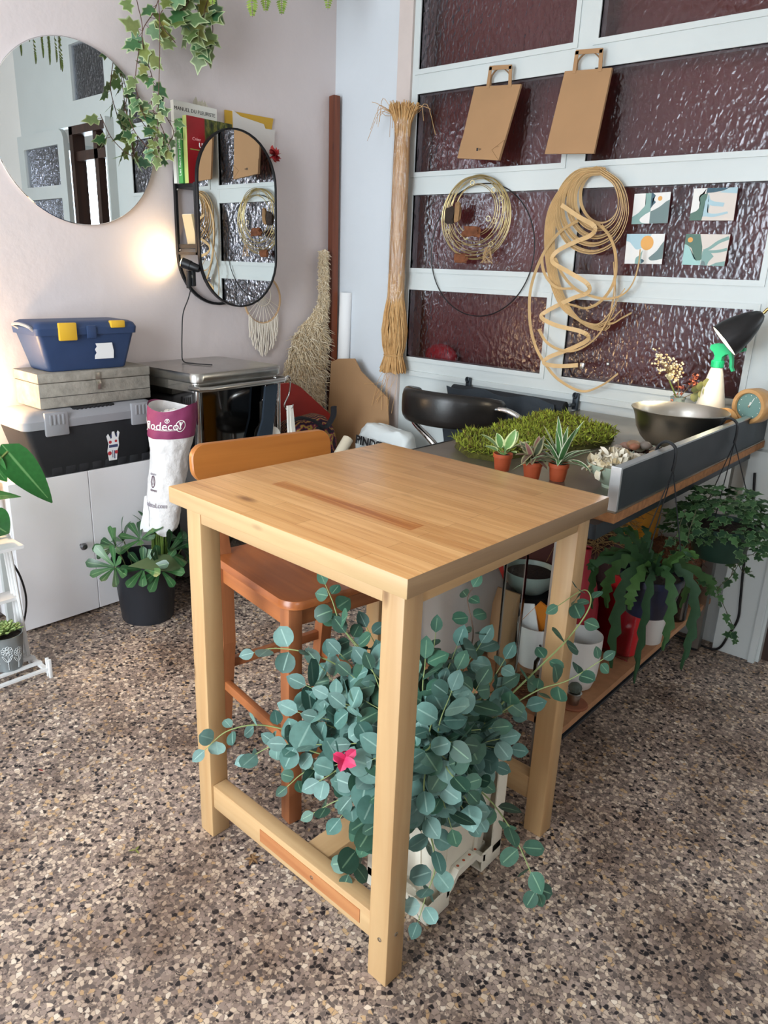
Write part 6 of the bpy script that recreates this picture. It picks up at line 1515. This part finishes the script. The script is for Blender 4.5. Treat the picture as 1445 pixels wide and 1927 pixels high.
M_EUC = leafmat('eucalyptus_leaf', ['41675e', '5c857c', '74998f', '4b756b', '31554a', '62877f', '8fb0a8', '3a5d50'], .55, mid='94b3a6')
M_EUCD = leafmat('eucalyptus_leaf_green', ['2f5340', '3f6a54', '28463a', '4a7860', '365e4a'], .5, mid='83a584')
M_ESTEM = plain('eucalyptus_stem', '8a9a62', .6); M_ESTEMD = plain('eucalyptus_stem_brown', '5a4638', .7)
VIEW = Vector((.62, -.72, .31))
def euc(label, path, size=.056, dens=.034, mat_=None, grp=None, stem=None, start=.25):
    o = thing('eucalyptus_branch', label, 'eucalyptus', (KC[0], KC[1], .32), 0, grp)
    root = Vector((KC[0] + rnd(-.05, .05), KC[1] + rnd(-.06, .06), .33)); foot = Vector((root.x, root.y, .08))
    P = spline([foot, root] + [Vector(p) for p in path], 8)
    B().tube(P, lambda u: .0034 - .0024 * u, 5).build('stem', stem or M_ESTEM, o)
    q = B(); L = 0; nx = 0; tot = sum((P[i + 1] - P[i]).length for i in range(len(P) - 1)); fl = rnd(0, 3)
    for i in range(len(P) - 1):
        L += (P[i + 1] - P[i]).length
        if L < tot * start or L < nx: continue
        nx = L + dens * rnd(.8, 1.2); tg = (P[i + 1] - P[i]).normalized(); u = L / tot
        fl += 1.57 + rnd(-.4, .4)
        s1 = tg.cross(VIEW).normalized(); s2 = tg.cross(s1)
        side = (s1 * math.cos(fl) + s2 * math.sin(fl) * .8)
        sz = size * (1.08 - .30 * u) * rnd(.7, 1.25)
        for k in (1, -1):
            d = (side * k + tg * rnd(.1, .6) + Vector((0, 0, rnd(-.45, .1)))).normalized()
            n_ = (VIEW * rnd(.2, 1.0) + Vector((rnd(-.6, .6), rnd(-.6, .6), rnd(.1, .9))))
            q.blade(P[i] + d * .007, d, n_, sz, sz * rnd(.70, 1.0), 'oval' if rnd(0, 1) < .45 else 'round', rnd(-.35, .5), rnd(-.05, .22), 7)
    q.blade(P[-1], (P[-1] - P[-3]).normalized(), VIEW + Vector((rnd(-.4, .4), 0, .3)), size * .7, size * .5, 'oval', .2, .1, 5)
    q.build('leaves', mat_ or M_EUC, o); return o
euc('eucalyptus branch reaching furthest left, its tip crossing the left table leg', [(-0.281,0.254,0.315), (-0.375,0.162,0.384), (-0.466,0.075,0.427), (-0.516,0.004,0.424), (-0.541,-0.048,0.384)], .056, .042)
euc('eucalyptus branch stretched left just above the longest one, in front of the stool leg', [(-0.277,0.323,0.404), (-0.372,0.266,0.523), (-0.445,0.210,0.572), (-0.517,0.154,0.583), (-0.556,0.116,0.571)], .056, .036, M_EUC)
euc('upright green eucalyptus branch rising in front of the stool seat', [(-0.271,0.357,0.406), (-0.350,0.319,0.540), (-0.420,0.284,0.629), (-0.454,0.281,0.690), (-0.476,0.278,0.727)], .056, .034, M_EUCD)
euc('eucalyptus branch curving to the lower left with pale round leaves', [(-0.248,0.215,0.353), (-0.339,0.146,0.372), (-0.421,0.085,0.393), (-0.471,0.029,0.360)], .060, .040)
euc('eucalyptus branch pointing to the foot of the front stool leg', [(-0.207,0.246,0.343), (-0.296,0.174,0.350), (-0.359,0.113,0.335), (-0.388,0.072,0.297)], .052, .036, M_EUCD)
euc('short drooping eucalyptus branch above the middle of the footrest', [(-0.157,0.185,0.360), (-0.197,0.141,0.335), (-0.241,0.100,0.327), (-0.279,0.054,0.296)], .050, .04, M_EUCD)
euc('eucalyptus branch hanging down behind the front table leg to the footrest', [(-0.148,0.166,0.361), (-0.166,0.126,0.303), (-0.175,0.094,0.246), (-0.177,0.065,0.183)], .062, .036, M_EUCD)
euc('eucalyptus branch hanging down the front of the white bucket to its stand', [(-0.070,0.168,0.404), (-0.036,0.165,0.328), (-0.008,0.156,0.253), (-0.008,0.128,0.187), (-0.008,0.106,0.137)], .056, .034)
euc('eucalyptus branch drooping right over the floor, lowest on the right side', [(-0.079,0.303,0.350), (-0.022,0.342,0.329), (0.041,0.367,0.261), (0.093,0.377,0.181), (0.131,0.380,0.112)], .054, .048, M_EUCD)
euc('long eucalyptus branch rising right past the right table leg to a drooping tip', [(-0.106,0.339,0.360), (-0.066,0.421,0.471), (-0.022,0.525,0.560), (0.021,0.610,0.643), (0.042,0.660,0.718), (0.027,0.651,0.758), (-0.004,0.584,0.728)], .050, .055, M_EUCD)
euc('eucalyptus branch reaching right across the right table leg at half height', [(-0.112,0.345,0.384), (-0.056,0.429,0.471), (0.005,0.509,0.535), (0.056,0.564,0.562), (0.106,0.628,0.612)], .050, .05, M_EUCD)
euc('dark eucalyptus branch standing up near the clear glass vase', [(-0.182,0.396,0.383), (-0.179,0.446,0.497), (-0.177,0.497,0.611), (-0.208,0.508,0.699), (-0.206,0.524,0.730)], .056, .036, M_EUCD, None, M_ESTEMD)
fills = [
    [(-0.291,0.319,0.487), (-0.405,0.279,0.621)],
    [(-0.297,0.363,0.471), (-0.393,0.343,0.617)],
    [(-0.278,0.394,0.443), (-0.339,0.396,0.566)],
    [(-0.236,0.413,0.469), (-0.260,0.454,0.611)],
    [(-0.185,0.383,0.489), (-0.182,0.437,0.610)],
    [(-0.176,0.415,0.481), (-0.149,0.492,0.609)],
    [(-0.232,0.259,0.488), (-0.324,0.214,0.565)],
    [(-0.244,0.240,0.466), (-0.350,0.171,0.515)],
    [(-0.289,0.251,0.452), (-0.423,0.164,0.516)],
    [(-0.181,0.223,0.496), (-0.247,0.186,0.540)],
    [(-0.118,0.262,0.526), (-0.118,0.290,0.591)],
    [(-0.071,0.246,0.525), (-0.041,0.287,0.559)],
    [(-0.069,0.287,0.487), (-0.011,0.344,0.505)],
    [(-0.078,0.339,0.432), (0.006,0.408,0.425)],
    [(-0.062,0.210,0.487), (-0.031,0.225,0.461)],
    [(-0.065,0.269,0.436), (-0.002,0.304,0.391)],
    [(-0.058,0.196,0.447), (-0.023,0.195,0.373)],
    [(-0.054,0.239,0.410), (0.010,0.255,0.320)],
    [(-0.101,0.200,0.410), (-0.093,0.168,0.321)],
    [(-0.152,0.215,0.483), (-0.195,0.184,0.496)],
    [(-0.104,0.403,0.440), (-0.014,0.500,0.487)],
    [(-0.128,0.391,0.460), (-0.069,0.473,0.533)],
    [(-0.172,0.191,0.466), (-0.240,0.130,0.460)],
    [(-0.131,0.175,0.477), (-0.174,0.128,0.453)],
    [(-0.166,0.300,0.517), (-0.190,0.322,0.617)],
    [(-0.084,0.210,0.531), (-0.081,0.224,0.557)],
    [(-0.279,0.297,0.476), (-0.391,0.247,0.581)],
    [(-0.086,0.191,0.491), (-0.085,0.183,0.469)],
    [(-0.087,0.324,0.415), (-0.013,0.376,0.389)],
    [(-0.247,0.228,0.444), (-0.357,0.144,0.467)],
    [(-0.129,0.305,0.519), (-0.119,0.351,0.606)],
    [(-0.243,0.367,0.439), (-0.288,0.368,0.530)],
    [(-0.212,0.259,0.510), (-0.290,0.231,0.600)],
    [(-0.049,0.207,0.519), (-0.015,0.236,0.517)],
    [(-0.094,0.180,0.415), (-0.087,0.142,0.312)],
    [(-0.126,0.162,0.437), (-0.155,0.111,0.376)],
    [(-0.045,0.200,0.430), (0.001,0.196,0.330)],
    [(-0.060,0.170,0.454), (-0.041,0.153,0.375)],
    [(-0.044,0.249,0.413), (0.021,0.268,0.326)],
    [(-0.169,0.176,0.427), (-0.224,0.115,0.392)],
    [(-0.107,0.176,0.430), (-0.115,0.136,0.355)],
    [(-0.206,0.193,0.409), (-0.279,0.121,0.388)],
    [(-0.295,0.263,0.428), (-0.424,0.208,0.555)],
    [(-0.227,0.301,0.446), (-0.299,0.298,0.583)],
    [(-0.070,0.222,0.529), (-0.068,0.259,0.613)],
    [(-0.068,0.271,0.511), (-0.046,0.329,0.605)],
    [(-0.058,0.171,0.515), (-0.056,0.177,0.527)],
    [(-0.099,0.180,0.489), (-0.119,0.167,0.500)],
    [(-0.030,0.203,0.471), (0.017,0.222,0.421)],
    [(-0.060,0.306,0.449), (-0.001,0.366,0.471)],
    [(-0.175,0.167,0.417), (-0.220,0.079,0.301)],
    [(-0.140,0.170,0.420), (-0.153,0.096,0.272)],
    [(-0.220,0.181,0.412), (-0.298,0.089,0.352)],
    [(-0.159,0.164,0.441), (-0.201,0.093,0.360)],
    [(-0.120,0.168,0.439), (-0.126,0.108,0.310)],
    [(-0.282,0.212,0.412), (-0.410,0.126,0.466)],
    [(-0.275,0.187,0.405), (-0.399,0.082,0.405)],
    [(-0.189,0.235,0.474), (-0.266,0.223,0.599)],
    [(-0.196,0.197,0.465), (-0.280,0.152,0.527)],
    [(-0.114,0.395,0.439), (-0.078,0.491,0.594)],
]
for k, pth in enumerate(fills):
    euc('bushy blue green eucalyptus branch in the dense middle of the bunch under the table', pth, rnd(.062, .078), .027, M_EUC if k % 3 else M_EUCD, 'inner eucalyptus branches in the bucket', None, .38)
q = B(); c = Vector([(-0.208,0.076,0.463)][0])
for k in range(6):
    a = k * 1.05; d = Vector((math.cos(a) * .7 + .2, math.sin(a) * .7 - .3, .3 + .5 * math.sin(k * 2))); q.blade(c, d, VIEW + Vector((0, 0, .3)), rnd(.024, .034), .022, 'round', .8, .4, 5)
q.tube(spline([c, c + Vector((-.03, .05, -.02)), (KC[0], KC[1] - .05, .34)], 5), .0018, 5)
tag(q.build('pink_cyclamen', leafmat('cyclamen_pink', ['c21f50', 'd83a68', 'e0587e'], .5)), 'bright pink cyclamen bloom among the eucalyptus left of the front table leg', 'flower')

# ================================================================== left edge: plant rack, side table, lamp
M_RACK = plain('white_rack_plastic', 'd7d7d6', .5, var=.05)
t = thing('plant_rack', 'white slatted plant rack at the left edge of the floor', 'rack', (-1.85, .0, 0))
for x in (-1.94, -1.885, -1.83, -1.765): B().bx(x, x + .016, -.40, .135, .028, .036).build('slat', M_RACK, t, False)
for y in (-.40, -.15, .12): B().bx(-1.945, -1.745, y, y + .016, .018, .028).build('crossbar', M_RACK, t, False)
for x, y in ((-1.752, .130), (-1.752, -.395)):
    for dx in (-.008, .010): B().bx(x + dx - .005, x + dx + .005, y - .006, y + .006, 0, .075, bev=.002).build('foot_post', M_RACK, t)
for y in (.125, -.395):
    for dx in (0, .024, .05): B().tube([(-1.950 + dx, y, 0), (-1.975 + dx, y - .015, .54)], .0065, 8).build('upright', M_RACK, t)
for z in (.50, .26): B().bx(-1.990, -1.915, -.41, .118, z, z + .012).build('rear_rail', M_RACK, t, False)
B().bx(-1.975, -1.805, -.41, .115, .495, .507).build('upper_shelf', M_RACK, t, False)
for k in range(5): B().tube([(-1.945, -.33 + .09 * k, .03), (-1.962, -.33 + .09 * k, .50)], .004, 6).build('back_rod', M_RACK, t)
M_ZINC = plain('zinc', '8f9698', .45, .6, var=.15, vscale=10)
ZC = (-1.865, .035, .0365)
t = thing('zinc_pot', 'grey zinc pot with white painted flowers on the plant rack', 'pot', ZC)
B().lathe([(0, 0), (.046, 0), (.048, .004), (.061, .135), (.062, .137), (.058, .137), (.047, .01), (0, .01)], ZC, 40).build('pot_body', M_ZINC, t)
B().lathe([(.057, .122), (0, .126)], ZC, 20).build('soil', M_SOIL, t)
def on_pot(a, z): r_ = .0488 + (z - .004) * .0996 + .0006; return Vector((ZC[0] + r_ * math.cos(a), ZC[1] + r_ * math.sin(a), ZC[2] + z))
M_WP = plain('white_paint_line', 'dfe3e3', .7)
for a0, z0, s in ((R(-20), .088, 1), (R(-62), .095, .9), (R(-68), .055, .8), (R(20), .075, .9)):
    q = B()
    for k in range(9):
        g = 2 * PI * k / 9; cx, cz = a0 + .014 * s * math.cos(g) / .055, z0 + .014 * s * math.sin(g)
        q.tube([on_pot(cx + .005 * s * math.cos(h_) / .055, cz + .005 * s * math.sin(h_)) for h_ in [2 * PI * j / 8 for j in range(8)]], .0008, 4, True)
    q.tube([on_pot(a0 + .006 * s * math.cos(h_) / .055, z0 + .006 * s * math.sin(h_)) for h_ in [2 * PI * j / 10 for j in range(10)]], .0012, 4, True)
    q.tube([on_pot(a0 + .03 * (1 - j / 4), z0 - .02 * s - (z0 - .03 * s) * j / 4) for j in range(5)], .0008, 4)
    for sg in (1, -1):
        lf = [on_pot(a0 + sg * (.02 + .30 * j / 6), z0 - .045 * s + .026 * s * j / 6 + .006 * math.sin(PI * j / 6) * w_) for w_ in (1, -1) for j in (range(7) if w_ == 1 else range(6, -1, -1))]
        q.tube(lf, .0008, 4, True)
    q.build('painted_flower', M_WP, t)
o = thing('succulent_rosette', 'pale green succulent rosettes growing over the zinc pot rim', 'succulent', (ZC[0], ZC[1], ZC[2] + .12))
q = B()
for cx, cy, cz, s, n_ in ((0, .0, .132, 1.0, 40), (-.035, -.035, .15, .75, 26), (.02, -.05, .135, .8, 24), (.015, .03, .14, .6, 18)):
    for k in range(n_):
        a = k * 2.399; u = k / n_; e = R(8 + 70 * (1 - u) ** 1.2); d = Vector((math.cos(a) * math.cos(e), math.sin(a) * math.cos(e), math.sin(e)))
        q.blade(Vector((ZC[0] + cx, ZC[1] + cy, ZC[2] + cz)), d, (-d.x, -d.y, 1.2), (.030 + .042 * u) * s, .022 * s, 'spoon', -.35, .5, 6)
q.solid(.0028); q.build('leaves', leafmat('succulent_green', ['8aa25c', '9db36e', '7f9a58', 'aebf80'], .45), o)
# philodendron on the upper tier
t = thing('arum_plant', 'large arrow leaved green plant on the upper tier of the rack', 'plant', (-1.93, .0, .508))
PB = (-1.895, -.04, .5075)
B().lathe([(0, 0), (.05, 0), (.07, .10), (.066, .10), (0, .09)], PB, 28).build('pot', M_WHITEP, t)
q = B(); q2 = B(); c0 = Vector(PB) + Vector((0, 0, .09))
def arum(base, tip, nrm, W):
    base, tip = Vector(base), Vector(tip); d = tip - base
    q2.tube(spline([c0, c0.lerp(base, .5) + Vector((0, 0, .04)), base], 5), .0035, 6)
    q.blade(base - d * .12, d, nrm, d.length * 1.12, W, 'heart', .35, .12, 10)
l1 = [(-1.900,0.124,0.800), (-1.900,0.275,0.594)]; arum([(-1.900,0.137,0.821)][0], [(-1.860,0.268,0.596)][0], (.62, -.55, .6), .115)
arum([(-1.880,0.025,0.608)][0], [(-1.860,0.093,0.529)][0], (.7, -.6, .2), .14); arum([(-1.900,0.025,0.680)][0], [(-1.880,0.163,0.682)][0], (.3, -.2, .9), .07)
arum([(-1.920,0.075,0.808)][0], [(-1.900,0.120,0.705)][0], (.6, -.6, .4), .08); arum([(-1.920,-0.042,0.754)][0], [(-1.900,-0.024,0.566)][0], (.6, -.6, .4), .12)
q.build('leaves', leafmat('arum_leaf', ['245a2c', '316e36', '3f7c40'], .25, mid='7fae70'), t); q2.build('leaf_stalks', M_STEM, t)
# small side table with its things
t = thing('side_table', 'pale wooden side table end at the left of the white cabinet', 'table', (-2.26, -.05, 0))
B().bx(-2.372, -2.150, -.45, .195, .585, .605, bev=.002).build('table_top', M_BIRY, t)
for x in (-2.36, -2.18):
    for y in (-.44, .165): B().bx(x, x + .022, y, y + .022, 0, .585).build('leg', M_WHITE, t, False)
t = thing('storage_tub', 'clear white tub with a small red label on the side table', 'tub', (-2.20, .12, .606))
B().bx(-2.29, -2.155, .02, .185, .606, .668, bev=.012).build('tub_body', plain('frosted_white', 'dfe0dd', .4), t)
B().bx(-2.295, -2.15, .015, .19, .662, .676, bev=.005).build('lid', M_WHITEP, t); B().bx(-2.1505, -2.149, .135, .172, .664, .674).build('red_label', plain('label_red', 'c32820', .5), t, False)
t = thing('table_lamp', 'twine wrapped table lamp glowing at the left edge by the wall', 'lamp', (-2.285, .12, .606))
B().lathe([(0, 0), (.045, 0), (.048, .01), (.050, .10), (.045, .14), (.022, .17), (.018, .24), (0, .24)], (-2.33, .115, .606), 28).build('lamp_base', plain('twine', 'a98a5c', .9, bumpy=.5, bscale=200), t)
B().lathe([(0, .24), (.012, .24), (.03, .28), (.034, .31), (.025, .345), (0, .36)], (-2.33, .115, .606), 20).build('bulb', emit('amber_bulb', 'ffc878', 22), t)
for k in range(4): B().tube([(-2.33 + (.052 + .0 * k) * math.cos(j * PI / 8), .115 + .052 * math.sin(j * PI / 8), .63 + .028 * k) for j in range(16)], .005, 6, True).build('twine_turn', plain('twine_turn', '8c7048', .9) if 'twine_turn' not in bpy.data.materials else bpy.data.materials['twine_turn'], t)
light('table_lamp_light', 'POINT', (-2.315, .118, .965), 15.0, (1.0, .66, .34), .035)
q = B().tube(spline([(-1.99, .10, .50), (-1.97, .12, .42), (-1.955, .15, .33), (-1.965, .165, .22), (-2.0, .15, .10), (-2.05, .12, .006)], 6), .004, 6)
tag(q.build('black_cable', M_BLACK), 'black cord hanging down behind the plant rack', 'cable')

# ================================================================== trailing plants at the top
t = thing('trailing_ivy', 'variegated ivy trailing down from above before the mirrors', 'hanging plant', (-2.24, 1.0, 2.62))
B().lathe([(0, 0), (.08, 0), (.11, .15), (.105, .15), (0, .13)], (-2.24, 1.02, 2.62), 28).build('pot', M_WHITEP, t)
for k in range(3): B().tube([(-2.24 + .1 * math.cos(k * 2.1), 1.02 + .1 * math.sin(k * 2.1), 2.77), (-2.24, 1.02, 3.2)], .002, 5).build('hanger_strand', M_CORDB, t)
st_ = B(); q = B()
IV = [([(-2.260,0.973,2.487), (-2.260,0.993,2.349), (-2.260,0.973,2.271), (-2.260,0.948,2.154), (-2.260,0.960,2.080), (-2.260,0.980,2.025), (-2.260,1.021,1.973), (-2.260,1.036,1.904), (-2.260,0.996,1.909), (-2.260,0.934,1.960), (-2.260,0.893,2.040)], 22), ([(-2.250,1.073,2.494), (-2.250,1.044,2.414), (-2.250,0.985,2.327), (-2.250,0.996,2.237), (-2.250,1.016,2.185), (-2.250,1.025,2.129), (-2.250,1.008,2.068), (-2.250,1.042,2.015), (-2.250,1.064,1.958), (-2.250,1.027,1.903)], 22), ([(-2.240,1.141,2.518), (-2.240,1.175,2.444), (-2.240,1.211,2.395), (-2.240,1.229,2.346), (-2.240,1.274,2.342), (-2.240,1.318,2.400), (-2.240,1.307,2.475)], 16), ([(-2.240,1.298,2.559), (-2.240,1.280,2.469), (-2.240,1.258,2.387), (-2.240,1.271,2.327)], 9), ([(-2.230,1.110,2.518), (-2.230,1.081,2.438), (-2.230,1.052,2.376), (-2.230,1.123,2.317)], 10), ([(-2.260,0.926,2.475), (-2.260,0.906,2.409)], 3), ([(-2.230,1.186,2.537), (-2.230,1.195,2.484), (-2.230,1.153,2.409), (-2.230,1.216,2.376)], 12), ([(-2.260,1.034,1.904), (-2.260,1.096,1.953), (-2.260,1.114,1.996), (-2.260,1.076,2.050)], 6)]
top = Vector((-2.24, 1.02, 2.755))
for pth, n_ in IV:
    P = spline([top, top.lerp(Vector(pth[0]), .5) + Vector((.06, 0, .06))] + [Vector(p) for p in pth], 6); st_.tube(P, .0018, 5)
    for k in range(n_):
        f = .25 + .75 * (k + rnd(.2, .8)) / n_; p = P[int(f * (len(P) - 1))]; d = Vector((rnd(-.6, .8), rnd(-1, 1), rnd(-1.2, .35))).normalized(); e = p + d * rnd(.012, .03)
        st_.tube([p, e], .0009, 4); ivy_leaf(q, e, d, (.7 + rnd(-.4, .3), -.65 + rnd(-.5, .5), .3), rnd(.040, .072) * (1.45 if p.z > 2.25 else 1.0), 1.0)
st_.build('vines', plain('ivy_brown_vine', '5a3f34', .7), t); q.build('ivy_leaves', leafmat('variegated_ivy', ['335f3c', '487344', '77843f', '3d6a4a', '8a8438', '5a8a68'], .45, edge='a9b88a', rim0=.78), t)

def fern(label, c, fronds, px_hang=.0):
    t = thing('hanging_fern', label, 'hanging plant', c)
    B().lathe([(0, 0), (.07, 0), (.10, .13), (.095, .13), (0, .115)], c, 28).build('pot', M_WHITEP, t)
    for k in range(3): B().tube([(c[0] + .09 * math.cos(k * 2.1), c[1] + .09 * math.sin(k * 2.1), c[2] + .128), (c[0], c[1], 3.2)], .002, 5).build('hanger_strand', M_CORDB, t)
    q = B(); s_ = B(); top = Vector(c) + Vector((0, 0, .12))
    for tip in fronds:
        tip = Vector(tip); m_ = Vector(((c[0] + tip.x) / 2 + (tip.x - c[0]) * .4, (c[1] + tip.y) / 2 + (tip.y - c[1]) * .4, c[2] + .14)); P = spline([top, m_, tip + Vector((0, 0, .10)), tip], 10); s_.tube(P, .0012, 4); n_ = len(P)
        for i in range(5, n_ - 1):
            tg = (P[i + 1] - P[i]).normalized(); sd = tg.cross(Vector((.6, -.7, .3))).normalized(); L = .026 * min(1, (n_ - i) / 8 + .2)
            for k in (1, -1): q.blade(P[i], sd * k + tg * .25, (.6, -.7, .4), L, .0105, 'oval', .2, .1, 3)
    s_.build('frond_stalks', plain('fern_stalk', '5a4a2c', .7) if 'fern_stalk' not in bpy.data.materials else bpy.data.materials['fern_stalk'], t); q.build('fronds', leafmat('fern_frond', ['6a8a34', '86a244', '9ab050', '5f7a30'], .5), t)
fern('fern whose frond tips hang into view at the top by the pillar', (-2.08, 1.60, 2.66), [(-2.050,1.378,2.439), (-2.050,1.450,2.475), (-2.050,1.538,2.485), (-2.050,1.388,2.493), (-2.050,1.474,2.561), (-2.050,1.593,2.553), (-2.050,1.813,2.571), (-2.050,1.629,2.621), (-2.050,1.312,2.520), (-2.050,1.205,2.464), (-2.050,1.178,2.432)])
fern('fern hanging from the ceiling, seen in the round mirror', (-.55, 1.46, 2.80), [(-.55 + rnd(-.13, .13), 1.46 + rnd(-.13, .13), 2.80 - rnd(.05, .27)) for k in range(20)])

# fallen bits on the floor
q = B(); c = [(-0.519,0.068,0.002)][0]
for k in range(5): q.blade(c, (math.cos(k * 1.3), math.sin(k * 1.3), .15), (0, 0, 1), .022, .010, 'lance', .4, .4, 4)
tag(q.build('dry_leaf', leafmat('dry_brown_leaf', ['7a5a3a', '94704a'], .9)), 'small dry brown star shaped leaf on the floor by the footrest', 'leaf')
q = B(); c = [(-1.261,-0.143,0.003)][0]; q.blade(c, (1, .4, .02), (0, 0, 1), .02, .006, 'lance', .1, .2, 4); tag(q.build('red_petal', leafmat('red_bit', ['8a2a22', '9c3a30'], .8)), 'tiny dark red petal fallen on the floor at left', 'petal')
q = B(); c = [(-0.763,-0.121,0.003)][0]
for k in range(3): q.blade(c, (math.cos(k * 2), math.sin(k * 2), .1), (0, 0, 1), .018, .006, 'lance', .3, .3, 4)
tag(q.build('green_leaf_scrap', leafmat('scrap_green', ['7a7a3a', '8a9048'], .8)), 'small yellow green leaf scrap on the open floor', 'leaf')
